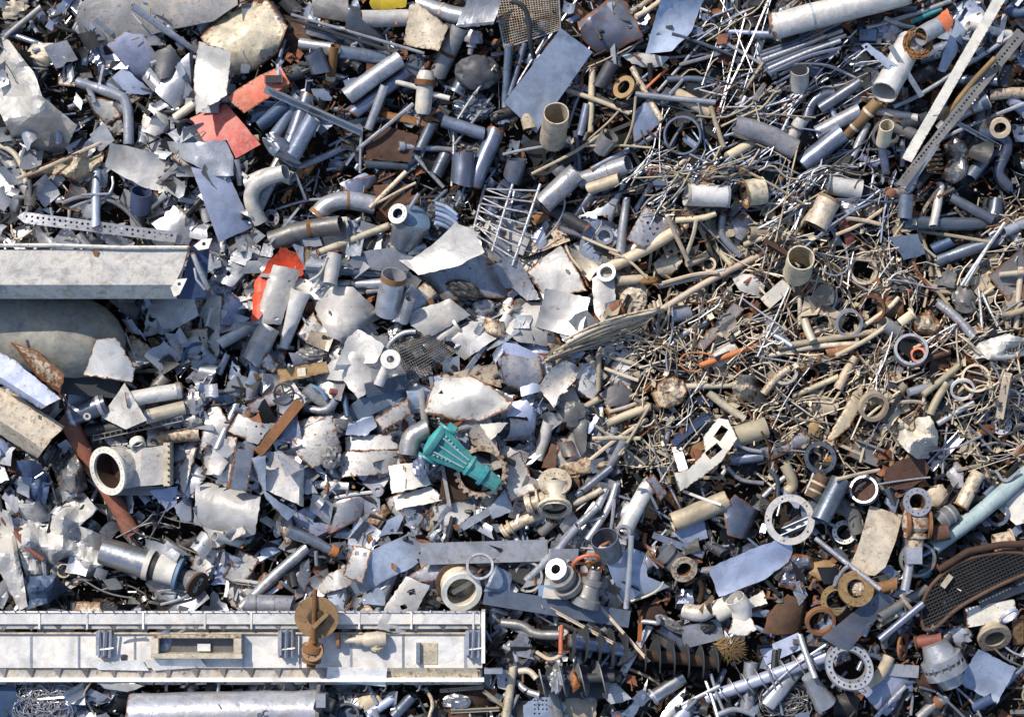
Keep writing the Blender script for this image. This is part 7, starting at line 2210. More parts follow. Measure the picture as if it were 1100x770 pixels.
for i, (p, r, c) in enumerate([([(260, 240), (300, 180), (330, 140)], 6, 'tan'), ([(430, 260), (500, 200), (565, 155)], 6, 'tan'), ([(560, 200), (640, 195), (665, 210), (670, 90)], 8, 'cream'), ([(600, 160), (700, 130), (780, 115)], 18, 'pale'), ([(690, 250), (720, 180), (760, 120)], 18, 'tan'),
                              ([(660, 170), (760, 90), (830, 30)], 14, 'tan'), ([(720, 290), (800, 240), (870, 200)], 13, 'pale'), ([(830, 280), (900, 350), (960, 420)], 6, 'pale'), ([(700, 400), (800, 390), (900, 340)], 5, 'pale'), ([(760, 300), (745, 400), (740, 520)], 5, 'pale'),
                              ([(900, 380), (980, 360), (1070, 400)], 5, 'pale'), ([(840, 230), (900, 300), (1000, 380)], 5, 'grey'), ([(880, 420), (940, 450), (1000, 490)], 6, 'ochre'), ([(40, 320), (120, 270), (185, 225)], 5, 'cream'), ([(0, 590), (60, 530), (130, 480)], 12, 'pale'),
                              ([(20, 480), (60, 510), (60, 600)], 10, 'galv'), ([(175, 580), (200, 520), (215, 480)], 8, 'pale'), ([(300, 520), (400, 495), (480, 480)], 8, 'tan'), ([(510, 560), (530, 600), (545, 640)], 12, 'galv'), ([(90, 460), (130, 540), (100, 570)], 24, 'tan'), ([(1, 20), (60, 100), (110, 110)], 6, 'tan'),
                              ([(640, 40), (700, 10), (770, -10)], 16, 'brown'), ([(960, 480), (1000, 540), (1060, 480)], 7, 'pale')]):
    rod(['thin tan rod left of the grey cut ring', 'thin tan rod across the grey cut ring', 'bent cream wire right of the grey cut ring', 'pale tube above the foil block', 'tan tube above the foil block', 'long tan tube left of the round pan',
         'pale pole right of the foil block', 'pale thin rod right of the foil block', 'level pale thin rod below the foil block', 'upright thin rod right of the oval plate', 'pale thin rod at the right edge flange', 'grey thin rod at the right edge flange',
         'ochre rod near the cream barrel tube', 'cream thin rod at the lower tangle left', 'pale strip rod over the big white ring flange', 'galvanised curved rod left of the white ring flange', 'short pale rod above the white ring flange', 'tan rod below the open steel box',
         'galvanised stub above the grey gate valve', 'tan bent log above the white ring flange', 'thin tan wire at the tangle left edge', 'brown thick rod at the top of the lower right', 'pale wire loop over the teal pipe'][i], p, r, c)
# ================================================================== BOTTOM CENTRE (tile D2)
tile('D2')
pipe('long pale tube pole at the left of the bottom centre', [(-40, 320), (90, 190), (230, 70)], 24, 'pale', lm='long pale tube pole')
sheet('small bluish folded sheet above the pale tube pole', [(0, 120), (60, 50), (125, 30), (120, 90), (30, 135)], 'steel', cr=.3)
pipe('chrome cone nozzle above the tube pole', [(150, 0), (250, 40), (340, 85)], (28, 20), 'chrome', open=False, name='nozzle', cat='nozzle', bands=[(.97, 1.2, 'orangepaint', 30)], lm='chrome cone nozzle')
sheet('white feather-shaped blade left of the rusty disc', [(175, 290), (190, 180), (240, 110), (245, 190), (215, 270)], 'pale', cr=.3, curl=(70, .4))
sheet('white folded cloth-like sheet above the rusty disc', [(250, 240), (330, 170), (410, 140), (430, 220), (370, 240), (300, 260)], 'white', cr=.6)
pipe('pale cylinder behind the left of the rusty disc', [(-20, 300), (170, 310)], 42, 'pale', bands=[(.2, 1.05, 'grey', 6), (.6, 1.05, 'grey', 6)])
sheet('large sloping bluish sheet above the conveyor', [(340, 305), (430, 200), (500, 80), (682, -5), (745, 102), (640, 165), (560, 200), (460, 260)], 'steel', tilt=(.12, -.1), folds=[(345, 310, 740, 110, .2)], cr=.2, lm='large sloping bluish sheet', lift=4)
sheet('bluish triangle plate under the sloping sheet', [(430, 300), (555, 200), (552, 308)], 'steel', tilt=(.1, -.1), cr=.05)
sheet('pale plate with two square holes above the conveyor', [(378, 185), (422, 58), (498, 75), (462, 222)], 'white', tilt=(.1, .05), cr=.1, holes=[(438, 92, 20, 18), (470, 97, 14, 18)], lift=5, name='holed_plate', cat='plate', lm='plate with two square holes')
sheet('long white plate with square holes over the conveyor rail', [(518, 402), (560, 300), (640, 188), (738, 225), (690, 320), (630, 430)], 'white', tilt=(.1, -.12), cr=.08, holes=[(664, 252, 28, 22, -20), (630, 314, 26, 20, -20), (584, 409, 26, 12), (597, 372, 18, 8)], lift=8, name='holed_plate', cat='plate', lm='long plate with square holes')
bar('long white plank board in the bottom centre', (700, 95), (1225, 80), 92, 'pale', 'flat', t=6, name='plank_board', cat='plank', lm='long white plank board', lift=5)
bar('short box end of the white plank board', (1228, 105), (1345, 105), 66, 'pale', 'box', h=20, name='box_end', cat='box')
sheet('white plate wedge under the plank board', [(640, 190), (740, 130), (860, 140), (800, 200), (700, 215)], 'pale', cr=.1)
def drum():
    whole()
    T = Thing('flange_drum', 'rust-stained cream flange drum above the conveyor end', 'drum', None, 'cream flange drum')
    s, m, cx, cy, z0, a, b = settle_plane(circle(490, 632, 20, 12), 80, tilt=(0, 0)); z = z0 + 24
    raise_hm(s, m, z - 6, True)
    fr = tilt_frame(300, 22)
    c = W(496, 636, z)
    q = MB(); annulus(q, c, fr, .225, .165, .03, 0, .01, 40); T.part('rim', q, 'ivory')
    q = MB(); tube(q, [c - fr[2] * .03, c - fr[2] * .24], .20, 32, .03, edge=False); T.part('drum_wall', q, 'cream')
    c2 = c - fr[2] * .24
    q = MB(); annulus(q, c2, fr, .25, .15, .03, 20, .012, 40); T.part('base_flange', q, 'brown')
    q = MB(smooth=False); box(q, c - fr[2] * .12 + fr[0] * .03, fr[0], fr[1], fr[2], .13, .03, .02); T.part('inner_vane', q, 'tan')
    T.done(); tiled()
drum()
ring('pale blue thin ring right of the cream flange drum', (945, 145), 58, 48, 'pale', (90, 20), 16, name='thin_ring', cat='ring')
sheet('blue-grey curved panel right of the flange drum', [(960, 250), (1010, 140), (1078, 180), (1070, 250)], 'galv', tilt=(.1, -.1), cr=.15)
bar('blue-grey long beam below the plank board', (960, 268), (1560, 365), 72, 'galv', 'U', h=26, roll=-8, name='long_beam', cat='beam', lm='blue-grey long beam', lift=4)
sheet('tan frame remains below the conveyor end', [(740, 720), (780, 660), (960, 640), (1040, 700), (1000, 770), (820, 770)], 'brown', cr=.3)
for i, (a, b) in enumerate([((780, 660), (960, 645)), ((960, 660), (1040, 720)), ((820, 745), (1030, 735)), ((745, 760), (760, 700)), ((1040, 770), (1065, 620))]):
    bar(['top', 'slanting', 'lower', 'left', 'right upright'][i] + ' angle of the tan frame below the conveyor end', a, b, 18, 'tan', 'L')
lump('shiny scrap knot in the tan frame', (850, 705), 50, 30, 'chrome', .6, 4, name='scrap_knot', cat='scrap', ridged=True)
ring('dark blue round basket at the bottom edge', (395, 760), 52, 42, 'dark', (90, 15), 26, floor='blue', name='round_basket', cat='basket', lm='dark round basket')
pipe('blue tube pair below the conveyor, left one', [(480, 760), (590, 690)], 20, 'steel')
pipe('blue tube pair below the conveyor, right one', [(590, 765), (670, 680)], 24, 'galv')
sheet('ochre tinted curved can below the conveyor', [(430, 700), (500, 650), (540, 700), (470, 745)], 'tan', curl=(30, .6), cr=.2)
rod('cream bent strip below the conveyor end', [(720, 650), (755, 710), (735, 770)], 8, 'cream')
for i, x in enumerate((60, 140, 215, 300, 480, 560, 700)):
    rod(['leftmost', 'second', 'third', 'fourth', 'fifth', 'sixth', 'rightmost'][i] + ' dark hook hanging under the conveyor', [(x, 622), (x - 4, 655), (x - 16, 662)], 3.5, 'grey', name='hook', cat='hook', group='hooks hanging under the conveyor')

# ================================================================== BOTTOM RIGHT OF CENTRE (tile D3)
tile('D3')
ring('thin round hoop below the plank board end', (105, 190), 66, 56, 'grey', (160, 20), 14, name='hoop', cat='hoop', lm='thin round hoop')
pipe('pale pole passing the plank board end', [(100, 205), (220, 90), (310, -20)], 18, 'pale')
pipe('grey bucket left of the blue corner plate', [(420, 30, 60), (440, 90)], 58, 'galv', wall=4, name='grey_bucket', cat='bucket', lm='grey bucket')
ring('small grey pipe mouth above the bucket', (500, 5), 32, 20, 'pale', (200, 15), 10, depth=30)
sheet('blue-grey corner plate left of the rust flange', [(425, 130), (520, 70), (585, 90), (600, 190), (690, 230), (620, 260), (500, 290)], 'steel', tilt=(.15, -.15), folds=[(500, 290, 560, 60, .3)], cr=.2, lm='blue-grey corner plate')
rod('upright slim pole over the corner plate', [(532, 20), (525, 170), (510, 320)], 12, 'pale', lift=4)
def stack_fitting():
    whole()
    T = Thing('stacked_fitting', 'grey stacked pipe fitting left of the orange handwheel', 'fitting', None, 'stacked pipe fitting')
    s, m, cx, cy, z0, a, b = settle_plane(circle(604, 618, 13, 12), 80, tilt=(0, 0)); z = z0 + 8
    raise_hm(s, m, z + 10, True)
    q = MB(); lathe(q, W(612, 630, z - 4), W(597, 611, z + 16), [(0, .17), (.2, .17), (.22, .12), (.4, .12), (.42, .15), (.6, .15), (.62, .10), (.9, .10)], 26, capped=False); T.part('body', q, 'grey')
    fr = tilt_frame(130, 30)
    q = MB(); annulus(q, W(597, 611, z + 16), fr, .12, .055, .03, 8, .008, 32); T.part('mouth', q, 'pale')
    T.done(); tiled()
stack_fitting()
bar('small blue and white box below the thin round hoop', (150, 245), (225, 245), 46, 'ltblue', 'box', h=20, name='blue_box', cat='box')
def hand_valve():
    whole()
    T = Thing('brown_valve', 'dark brown valve body under the orange handwheel', 'valve', None, 'brown valve body')
    s, m, cx, cy, z0, a, b = settle_plane(circle(635, 632, 14, 12), 80, tilt=(0, 0)); z = z0 + 10
    raise_hm(s, m, z + 8, True)
    q = MB(); lathe(q, W(640, 612, z + 4), W(628, 650, z), [(0, .07), (.25, .08), (.27, .12), (.4, .12), (.42, .10), (.75, .13), (.8, .16), (1, .16)], 24); T.part('body', q, 'grey')
    T.done(); tiled()
hand_valve()
wheel('orange painted handwheel, bottom centre', (355, 140), 66, 'orangepaint', (280, 48), 3, r=8, lm='orange handwheel', stem=10)
def rust_flange_valve():
    whole()
    T = Thing('flanged_valve', 'grey valve with a cream rusted round flange, bottom centre', 'valve', None, 'cream rusted flange')
    s, m, cx, cy, z0, a, b = settle_plane(circle(733, 611, 14, 12), 80, tilt=(0, 0)); z = z0 + 12
    raise_hm(s, m, z + 4, True)
    fr = tilt_frame(290, 20)
    c = W(735, 612, z + 6)
    q = MB(); annulus(q, c, fr, .145, .085, .03, 10, .008, 40); T.part('flange', q, 'cream')
    q = MB(); tube(q, [c - fr[2] * .03, c - fr[2] * .2], .10, 26, .02, edge=False); T.part('bore', q, 'rust')
    q = MB(); lathe(q, W(728, 606, z - 4), W(712, 592, z - 2), [(0, .12), (.4, .12), (.42, .09), (.6, .09), (.62, .13), (1, .13)], 22); T.part('body', q, 'grey')
    T.done(); tiled()
rust_flange_valve()
bar('blue-grey channel sloping above the rust flange', (620, 15), (830, 100), 28, 'galv', 'U', h=12)
sheet('wide bluish corrugated panel right of bottom centre', [(852, 155), (900, 130), (1085, 55), (1180, 20), (1200, 80), (1180, 130), (1085, 200), (960, 250), (895, 272)], 'steel', tilt=(.05, -.1), folds=[(880, 250, 1180, 110, .25), (860, 190, 1180, 60, -.2)], cr=.15, jag=1.0, name='corrugated_panel', cat='panel', lm='wide corrugated panel', lift=6)
sheet('crumpled grey foil flap at the corrugated panel end', [(1130, 170), (1200, 90), (1290, 110), (1290, 170), (1200, 240), (1140, 230)], 'galv', cr=.6, wr=(7, 14), res=3.)
def white_funnels():
    pipe('white bent duct mouth below the corrugated panel', [(890, 330), (950, 300), (985, 280)], 46, 'ivory', wall=4, name='duct_mouth', cat='duct', lm='white duct mouth')
    pipe('white hood elbow right of the duct mouth', [(990, 350), (985, 310), (960, 280)], 44, 'ivory', name='hood_elbow', cat='duct')
    sheet('white fan-shaped flange below the hood elbow', [(932, 425), (955, 360), (1025, 358), (1052, 408), (1000, 435)], 'ivory', tilt=(0, .1), curl=(0, .3), cr=.05)
    sheet('white square flap right of the hood elbow', [(1010, 290), (1075, 245), (1095, 300), (1030, 320)], 'ivory', tilt=(.05, .05), cr=.1)
white_funnels()
pipe('cream curl pipe with an orange strip inside', [(755, 330), (820, 345), (860, 320)], 36, 'white', wall=4)
bar('tan strip stuck in the cream curl pipe', (815, 330), (870, 270), 16, 'ochre', 'flat', roll=10)
def actuator():
    bar('white actuator box with black terminals, bottom centre', (740, 440), (900, 400), 90, 'pale', 'box', h=30, name='actuator_box', cat='box', lm='white actuator box')
    lump('black terminal cluster on the actuator box', (850, 400), 30, 26, 'dark', .5, 3, name='terminal_cluster', cat='terminals', ridged=True)
actuator()
def brush():
    whole()
    T = Thing('wire_brush', 'tan bristle brush disc below the white duct mouth', 'brush', None, 'bristle brush')
    s, m, cx, cy, z0, a, b = settle_plane(circle(783, 697, 16, 12), 80, tilt=(0, 0)); z = z0 + 4
    raise_hm(s, m, z + 6, True)
    r = random.Random(8); mb = MB()
    for k in range(380):
        an = r.uniform(0, 6.3); rr = r.uniform(1, 14); r2 = rr + r.uniform(4, 9)
        tube(mb, [W(783 + rr * math.cos(an), 697 + rr * math.sin(an) * .8, z + 8), W(783 + r2 * math.cos(an + r.uniform(-.2, .2)), 697 + r2 * math.sin(an) * .8, z + r.uniform(0, 6))], .004, 4, edge=False)
    T.part('bristles', mb, 'ochre')
    q = MB(); annulus(q, W(776, 690, z + 6), tilt_frame(120, 20), .07, .02, .03); T.part('core', q, 'ochre')
    T.done(); tiled()
brush()
sheet('brown hollow shell in the bottom centre', [(555, 330), (590, 285), (650, 300), (690, 360), (640, 400), (570, 380)], 'brown', cr=.5, curl=(20, .6))
sheet('cream leaf-shaped offcut between the augers', [(468, 555), (500, 500), (550, 470), (560, 500), (520, 540), (480, 560)], 'cream', tilt=(.1, .1), cr=.15)
sheet('dark plate behind the leftmost auger', [(170, 690), (180, 560), (440, 550), (430, 690)], 'dark', cr=.1)
auger('leftmost grey auger screw below the long beam', (275, 455), (500, 490), 82, 30, 4.2, 'dark', 'galv', 'leftmost auger')
auger('middle grey auger screw in the bottom centre', (575, 510), (885, 545), 72, 26, 5.2, 'dark', 'brown', 'middle auger')
auger('dark auger screw with thin blades at the bottom', (150, 615), (450, 605), 75, 20, 3.6, 'grey', 'dark', 'dark bottom auger')
auger('blue shafted auger screw at the lower right', (850, 690), (1330, 520), 52, 27, 9, 'grey', 'steel', 'blue shafted auger')
pipe('bright blue-silver tube below the middle auger', [(615, 690), (745, 605)], 30, 'chrome', bands=[(.05, 1.3, 'pale', 8)], lm='blue-silver tube')
sheet('large curved steel blade at the bottom edge', [(490, 760), (560, 690), (600, 610), (590, 690), (540, 770)], 'chrome', cr=.1, curl=(40, .5))
sheet('second curved steel blade at the bottom edge', [(650, 770), (700, 690), (760, 640), (745, 700), (700, 790)], 'chrome', cr=.1, curl=(40, .5))
def perf_plate2():
    hs = [(130 + (k % 4) * 18 + rnd.uniform(-4, 4), 700 + (k // 4) * 18, 4) for k in range(14)]
    sheet('bluish perforated plate at the bottom edge', [(85, 720), (130, 690), (225, 682), (260, 790), (90, 800)], 'steel', tilt=(.1, -.1), cr=.05, holes=hs, name='perforated_plate', cat='plate')
perf_plate2()
sheet('grey square plate at the bottom edge', [(250, 690), (390, 682), (385, 790), (255, 790)], 'tan', tilt=(0, -.05), cr=.08)
pipe('tan perforated post at the bottom left of the augers', [(15, 770), (45, 560)], 18, 'cream', name='perforated_post', cat='post')
pipe('cream arm joint above the perforated post', [(70, 580), (110, 575), (140, 610)], 14, 'cream')
pipe('white bent tube right of the perforated post', [(60, 620), (90, 660), (155, 680)], 15, 'pale')
lump('white splatter lump on the dark auger plate', (225, 620), 28, 45, 'pale', .6, 3.5, name='plaster_lump', cat='scrap')
sheet('orange shard on the dark auger plate', [(275, 600), (290, 570), (330, 640), (290, 670)], 'orangepaint', cr=.2)
bar('long tan angle bar sloping over the leftmost auger', (195, 320), (470, 470), 14, 'tan', 'L')
bar('second tan bar sloping right of the leftmost auger', (400, 310), (605, 540), 13, 'tan', 'L')
rod('rust streaked rod left of the leftmost auger', [(245, 390), (240, 450), (240, 510)], 10, 'orangepaint')
pipe('grey thick hose lying below the long beam', [(0, 380), (90, 390), (130, 430), (240, 430)], 20, 'grey')
rod('pale bent tube at the left of the auger group', [(0, 475), (50, 500), (60, 540)], 12, 'pale')
rod('thin pale pipe left of the auger group', [(50, 450), (110, 500), (150, 530)], 7, 'pale')
rod('white hooked rods in the bottom centre', [(560, 375), (610, 375), (650, 385), (640, 350)], 10, 'pale')
lump('greasy lever mechanism in the bottom centre', (690, 385), 60, 22, 'grey', .6, 4, name='lever_mechanism', cat='mechanism', ridged=True, rot=30)
rod('white wire bow above the brown shell', [(530, 290), (600, 270), (650, 240), (665, 210)], 5, 'cream')
bar('orange rusted splinter in the bottom centre', (565, 460), (570, 350), 18, 'orangepaint', 'flat', roll=20)
for i, (p, r, c) in enumerate([([(740, 720), (800, 690), (900, 640)], 9, 'pale'), ([(760, 740), (800, 700)], 10, 'galv'), ([(810, 200), (830, 240), (815, 290)], 14, 'brown'), ([(590, 10), (580, 60), (620, 80)], 10, 'redbrown'), ([(860, 590), (900, 720), (940, 790)], 7, 'pale'),
                              ([(840, 620), (870, 700), (890, 770)], 7, 'pale'), ([(140, 500), (200, 540), (260, 500)], 9, 'tan'), ([(890, 760), (960, 730), (1040, 760)], 12, 'pale')]):
    rod(['pale rod below the middle auger', 'galvanised stub below the middle auger', 'brown bent rod right of the rusted flange', 'red-brown rod above the corner plate', 'pale long rod at the blue auger start', 'second pale rod at the blue auger start',
         'tan rod above the dark bottom auger', 'pale bow at the bottom edge right of centre'][i], p, r, c)

# ================================================================== BOTTOM RIGHT CORNER (tile D4)
tile('D4')
sheet('rounded cream cover plate with rust band, lower right', [(358, 150), (400, 40), (440, -105), (575, -65), (548, 40), (505, 150), (460, 185), (400, 178)], 'cream', tilt=(.02, .0), cr=.06, jag=.2, name='cover_plate', cat='plate', lm='rounded cover plate', lift=6)
bar('grey slotted bracket below the rounded cover plate', (445, 210), (565, 180), 36, 'tan', 'C', h=16)
lump('yellow-brown pulley below the white ring flange', (255, 165), 60, 45, 'ochre', .3, 2.2, name='pulley', cat='pulley')
sheet('dark brown drum side at the bottom right', [(20, 340), (100, 260), (180, 290), (160, 420), (60, 430), (0, 420)], 'brown', tilt=(.1, .05), cr=.2, curl=(60, .5), lm='dark brown drum side')
ring('ochre bolted flange left of the orange-tan flange', (308, 290), 72, 48, 'ochre', (240, 18), 12, holes=8, depth=30, depthmat='grey', lm='ochre bolted flange')
ring('orange-tan pipe flange with cup, lower right', (385, 238), 76, 40, 'ochre', (60, 15), 16, depth=50, floor=None, lm='orange-tan flange', lift=10)
lump('cream debris inside the orange-tan flange', (400, 240), 36, 34, 'cream', .5, 4, name='debris_plug', cat='scrap', ridged=True)
ring('rusty ring lying below the ochre bolted flange', (238, 378), 64, 50, 'rust', (280, 22), 26, name='pipe_ring', cat='ring', lm='rusty ring')
sheet('dark grey smooth plate below the orange-tan flange', [(240, 440), (480, 250), (545, 282), (400, 440), (345, 505)], 'galv', tilt=(.15, -.1), cr=.06, jag=.2, lm='dark smooth plate')
pipe('long grey pipe from the smooth plate to the valve', [(480, 360), (580, 295), (670, 240)], 20, 'grey')
pipe('thin cream pipe end right of the smooth plate', [(470, 395), (555, 345)], 12, 'cream')
rod('long white rod slanting across the cover plate', [(215, 30), (340, 130), (485, 242)], 11, 'pale', lift=6)
rod('white thin bar from the flanges to the left', [(295, 225), (330, 160), (355, 145)], 10, 'pale')
rod('cream angled rod below the grey gate valve', [(570, 265), (590, 300), (640, 350)], 9, 'cream')
ring('grey large collar around the valve stem', (640, 120), 78, 66, 'grey', (280, 15), 18, name='collar_ring', cat='ring')
lump('teal paint blotch block under the valve', (670, 175), 26, 20, 'teal', .3, 2.5, name='teal_block', cat='scrap')
def grille():
    whole()
    # half-oval screen with a heavy rim
    Q = [(993, 676), (988, 660), (993, 640), (1005, 622), (1030, 603), (1060, 594), (1105, 592), (1112, 612), (1080, 625), (1050, 640), (1025, 655), (1005, 675)]
    s, m, cx, cy, z0, a, b = settle_plane(Q, 85, tilt=(0, 0)); z0 += 8
    raise_hm(s, m, z0 + 3, True)
    T = Thing('screen_grille', 'large dark oval screen grille with brown rim, right edge', 'grille', None, 'dark screen grille')
    mb = MB()
    def clipseg(fn, n=60):
        seg = []; 
        for k in range(n + 1):
            x, y = fn(k / n)
            if inpoly((x, y), Q): seg.append((x, y))
            else:
                if len(seg) > 1: yield seg
                seg = []
        if len(seg) > 1: yield seg
    zf = lambda x, y: z0 + 6 * math.sin((x - 990) / 120 * math.pi) 
    for i in range(46):
        o = -60 + i * 4.0
        for fn in ((lambda t, o=o: (985 + t * 130, 690 + o - t * 60)), (lambda t, o=o: (975 + o * 1.1 + t * 45, 585 + t * 98))):
            for seg in clipseg(fn):
                tube(mb, [W(x, y, zf(x, y)) for x, y in (seg[0], seg[len(seg) // 2], seg[-1])], .0085, 4, edge=False)
    T.part('grille_mesh', mb, 'soot')
    q = MB(smooth=False)
    V, tr = cdt(Q)
    slab(q, [(v[0], -v[1]) for v in V], tr, lambda i: W(V[i][0], V[i][1], zf(V[i][0], V[i][1]) - 7), lambda i: W(V[i][0], V[i][1], zf(V[i][0], V[i][1]) - 8))
    T.part('backing', q, 'soot')
    q = MB(); P = chaikin([(x, y, zf(x, y)) for x, y in Q + [Q[0]]], 2)
    tube(q, [W(*p) for p in P], .022, 8, edge=False); T.part('rim', q, 'brown')
    q = MB(); tube(q, [W(1008, 612, z0 + 5), W(1040, 592, z0 + 9), W(1075, 585, z0 + 8), W(1108, 584, z0 + 6)], .04, 10); T.part('rim_pipe', q, 'brown')
    q = MB(smooth=False); box(q, W(1017, 624, z0 + 9), Vector((.6, .8, 0)), Vector((-.8, .6, 0)), AX[2], .08, .03, .01); T.part('tape_patch', q, 'cream')
    T.done(); tiled()
grille()
pipe('cream cup fitting above the dark screen grille', [(955, 55), (1030, 40)], 44, 'cream', wall=4, flanges=[(1, 1.2, 'tan', 10, 8)], lm='cream cup fitting')
pipe('grey beam along the lower side of the grille', [(890, 305), (1000, 250), (1100, 215)], 30, 'grey', squash=.3)
bar('white enamel case below the dark screen grille', (830, 355), (1035, 320), 84, 'ivory', 'box', h=36, name='enamel_case', cat='case', lm='white enamel case', lift=4)
ring('tan flange mouth below the white enamel case', (958, 447), 72, 44, 'tan', (280, 40), 20, depth=40, holes=10, lm='tan flange mouth', lift=6)
ring('blue tinted ring end of the enamel case', (1020, 357), 46, 36, 'steel', (300, 55), 12)
pipe('rusty red pipe left of the white enamel case', [(630, 460), (740, 445)], 28, 'redbrown', flanges=[(0, 1.3, 'rust', 0, 8)])
lump('grey gear cluster left of the tan flange mouth', (810, 430), 50, 42, 'pale', .4, 3.5, name='gear_cluster', cat='gear')
bar('brown rusted post right of the tan flange mouth', (1050, 365), (1050, 460), 44, 'ochre', 'box', h=20)
def coupling():
    whole()
    T = Thing('bolted_coupling', 'grey bolted pipe coupling at the bottom right', 'coupling', None, 'grey bolted coupling')
    s, m, cx, cy, z0, a, b = settle_plane(circle(1015, 712, 18, 12), 80, tilt=(0, 0)); z = z0 + 14
    raise_hm(s, m, z + 10, True)
    a, b = W(1003, 690, z + 2), W(1024, 736, z)
    q = MB(); lathe(q, a, b, [(0, .14), (.2, .17), (.32, .19), (.34, .235), (.48, .235), (.5, .20), (.56, .20), (.58, .24), (.72, .24), (.75, .17), (1, .12)], 30); bd = T.part('body', q, 'pale')
    d = (b - a).normalized(); e = d.orthogonal().normalized(); f = d.cross(e)
    for k in range(16):
        an = k * math.pi / 8
        c = a.lerp(b, .42) + (e * math.cos(an) + f * math.sin(an)) * .225
        q = MB(); lathe(q, c, c + d * .14, [(0, .014), (1, .014)], 6); T.part('bolt', q, 'grey', bd)
    T.done(); tiled()
coupling()
sheet('brown round bowl edge left of the coupling', [(630, 600), (660, 540), (680, 620), (750, 650), (690, 668), (640, 640)], 'brown', cr=.2)
sheet('large pale square sheet in the bottom right corner', [(805, 625), (890, 488), (1048, 568), (965, 715)], 'steel', tilt=(.02, .0), cr=.12, folds=[(860, 640, 980, 690, .4)], name='square_sheet', lm='pale square corner sheet', lift=4)
bar('pale strip above the square corner sheet', (1085, 520), (1085, 620), 22, 'pale', 'L')
ring('upper of two stacked ring flanges, lower right', (352, 545), 100, 74, 'grey', (75, 30), 14, holes=14, name='ring_flange')
ring('large bolted ring flange with dark holes, bottom right', (358, 562), 102, 74, 'pale', (75, 32), 16, holes=22, hr=6, lm='large bolted ring flange', lift=8)
pipe('tan inner arc pipe right of the bolted ring flange', [(430, 630), (490, 590), (520, 520)], 26, 'tan')
sheet('pale folded sheet below the bolted ring flange', [(375, 635), (430, 640), (520, 590), (615, 600), (620, 660), (510, 765), (470, 740)], 'steel', tilt=(.08, -.08), folds=[(420, 650, 620, 610, .2)], cr=.15, lm='pale folded sheet')
bar('blue-white channel right of the bolted ring flange', (515, 570), (640, 580), 52, 'pale', 'U', h=18)
wheel('thin rusty wheel right of the dark smooth plate', (575, 480), 52, 'rust', (0, 60), 3, r=6)
pipe('white bullet-shaped canister at the bottom edge', [(185, 600), (255, 715)], (30, 50), 'pale', open=False, dent=.1, name='canister', cat='canister', lm='white canister', lift=4)
rod('slim pole joined to the white canister', [(150, 430), (180, 520), (215, 610)], 14, 'pale')
wire_nest('nest of thick grey wire at the bottom edge, right', 843, 750, 26, 20, 80, 'grey', 9)
sheet('black plastic sheet right of the white canister', [(290, 690), (350, 630), (400, 700), (380, 790), (290, 790)], 'soot', cr=.5, name='black_plastic', cat='plastic')
bar('blue channel plate under the bolted flange, left', (0, 520), (160, 450), 70, 'steel', 'flat', roll=-10)
rod('long thin rod under the dark brown drum side', [(0, 680), (120, 560), (260, 470)], 6, 'pale')
rod('pale pole from the bottom edge to the folded sheet', [(460, 775), (530, 700), (590, 640)], 10, 'pale')
pipe('rusty joint pipe at the bottom right', [(640, 775), (700, 720), (760, 690)], 22, 'grey', bands=[(.6, 1.4, 'rust', 24)])
pipe('blue pipe at the bottom right corner', [(870, 730), (950, 690)], 22, 'blue')
for i, (p, r, c) in enumerate([([(720, 670), (780, 720), (830, 770)], 6, 'pale'), ([(790, 640), (870, 710), (900, 770)], 6, 'pale'), ([(950, 480), (1000, 530), (1070, 560)], 5, 'pale'), ([(1000, 640), (1040, 600), (1080, 560)], 10, 'galv'), ([(480, 450), (540, 400), (660, 300)], 16, 'galv'),
                              ([(590, 700), (620, 660), (610, 760)], 7, 'pale'), ([(20, 570), (60, 680), (80, 760)], 6, 'pale'), ([(990, 470), (1040, 510), (1085, 515)], 5, 'pale')]):
    rod(['thin pale rod below the grey bolted coupling', 'thin pale rod left of the square corner sheet', 'thin wire above the square corner sheet', 'galvanised rod in the bottom right corner', 'galvanised tube under the dark screen grille',
         'pale rods at the bottom right edge', 'thin pale rod left of the white canister', 'thin wire right of the tan flange mouth'][i], p, r, c)
# ------------------------------------------------------------------ upper layer of loose bits, kept off the larger pieces
for n_, sd, mt, word in ((1000, 5, 'tan', 'tan'), (700, 15, 'cream', 'cream'), (240, 16, 'grey', 'grey'), (120, 17, 'rust', 'rusty'), (200, 18, 'pale', 'pale')):
    bundle_stuff(n_, sd, 'fine_rod_tangle', 'fine ' + word + ' rods and wires tangled through the right half of the heap', mt, (630, 225, 1110, 500), 35, 50, 16, 95, .38, 1.25)
for n_, sd, mt, word in ((480, 6, 'galv', 'galvanised'), (420, 7, 'pale', 'pale'), (300, 8, 'tan', 'tan'), (110, 9, 'dark', 'dark')):
    bundle_stuff(n_, sd, 'fine_rod_litter', 'fine ' + word + ' rods littering the upper middle of the heap', mt, (560, 20, 990, 240), 26, 30, 35, 130, .45, 1.5)
for n_, sd, mt, word in ((150, 41, 'grey', 'grey'), (110, 42, 'pale', 'pale'), (60, 43, 'brown', 'brown')):
    bundle_stuff(n_, sd, 'fine_wire_litter', 'fine ' + word + ' wires scattered over the rest of the heap', mt, (0, 0, 1100, 770), 60, 70, 20, 70, .4, .9, .15)
scatter(150, scale=.95, avoid=0.3, pct=80, kinds=('sheet',), colours='white white pale steel cream', bend=True, x0=190, y0=235, x1=680, y1=660)
scatter(560, scale=0.62, avoid=0.08, pct=72)
scatter(150, scale=0.85, avoid=0.3, pct=75, x0=560, y0=20, x1=1110, y1=480, kinds=('rod', 'rod', 'rod', 'wire'))
scatter(120, scale=0.7, avoid=0.25, pct=75, kinds=('wire', 'rod', 'wire'))
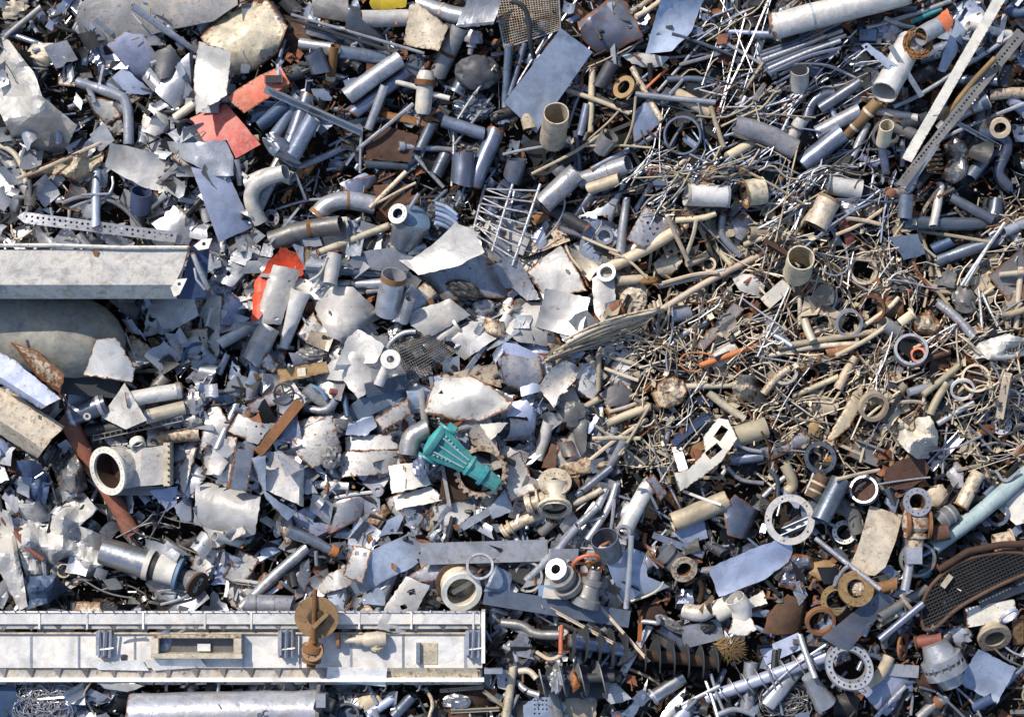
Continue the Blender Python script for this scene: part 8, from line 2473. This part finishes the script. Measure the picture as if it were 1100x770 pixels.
for n_, sd, mt, kp, word in ((2600, 51, 'pale', pale_zone, 'pale'), (2600, 52, 'tan', tan_zone, 'tan'), (2600, 53, 'grey', lambda x, y: not pale_zone(x, y) and not tan_zone(x, y), 'grey'), (900, 54, 'rust', lambda x, y: True, 'rusty'), (1200, 55, 'dark', lambda x, y: True, 'dark')):
    rubble(n_, sd, 'loose_small_scrap', 'small ' + word + ' scrap crumbs lying on top between the bigger pieces', mt, 1.4, 4.2, kp, (0, 3), .5, (.2, .6), .93)
fragments(7000, 1.0, 'surface_fragments', 'small loose metal crumbs lying between the bigger scrap', 23, 1.2, 4.5, 'mixed',
          keep=lambda x, y: not HERO[int((y - GY0) / STEP), int((x - GX0) / STEP)])

# ------------------------------------------------------------------ labels for the loose pieces: what they are and what they lie next to
def finish_labels():
    used = {}
    for T, kind, col, size in FILL:
        x, y = T.px
        best = min(LANDMARKS, key=lambda l: (l[0] - x) ** 2 + (l[1] - y) ** 2)
        dx, dy = x - best[0], y - best[1]
        if math.hypot(dx, dy) < 24:
            pos = 'touching'
        elif abs(dx) > 1.7 * abs(dy):
            pos = 'right of' if dx > 0 else 'left of'
        elif abs(dy) > 1.7 * abs(dx):
            pos = 'below' if dy > 0 else 'above'
        else:
            pos = ('below and ' if dy > 0 else 'above and ') + ('right of' if dx > 0 else 'left of')
        med = {'pipe': 40, 'sheet': 26, 'bar': 48, 'ring': 20, 'rod': 62, 'wire': 38}[kind]
        sz = ('long' if kind in ('pipe', 'bar', 'rod', 'wire') else 'larger') if size > med * 1.15 else ('short' if kind in ('pipe', 'bar', 'rod', 'wire') else 'small') if size < med * .85 else ''
        mt = T.root.data if T.root.data else [c for c in T.root.children][0].data
        cw = COLWORD[[k for k, v in MAT.items() if v == mt.materials[0]][0]]
        used.setdefault((kind, sz, cw, pos, best[2]), []).append((math.hypot(dx, dy), T))
    ORD = ['nearest', 'second nearest', 'third nearest', 'fourth nearest', 'fifth nearest', 'sixth nearest', 'seventh nearest', 'eighth nearest']
    for (kind, sz, cw, pos, ph), L in used.items():
        L.sort(key=lambda q: q[0])
        base = ' '.join(w for w in (sz, cw, FN[kind][2]) if w)
        for i, (d, T) in enumerate(L):
            lab = base + ' ' + pos + ' the ' + ph if len(L) == 1 else ORD[min(i, 7)] + ' ' + base + ' ' + pos + ' the ' + ph
            w = lab.split()
            T.root['label'] = ' '.join(w if len(w) < 17 else [q for q in w if q not in ('and', 'thin', 'white')])
finish_labels()
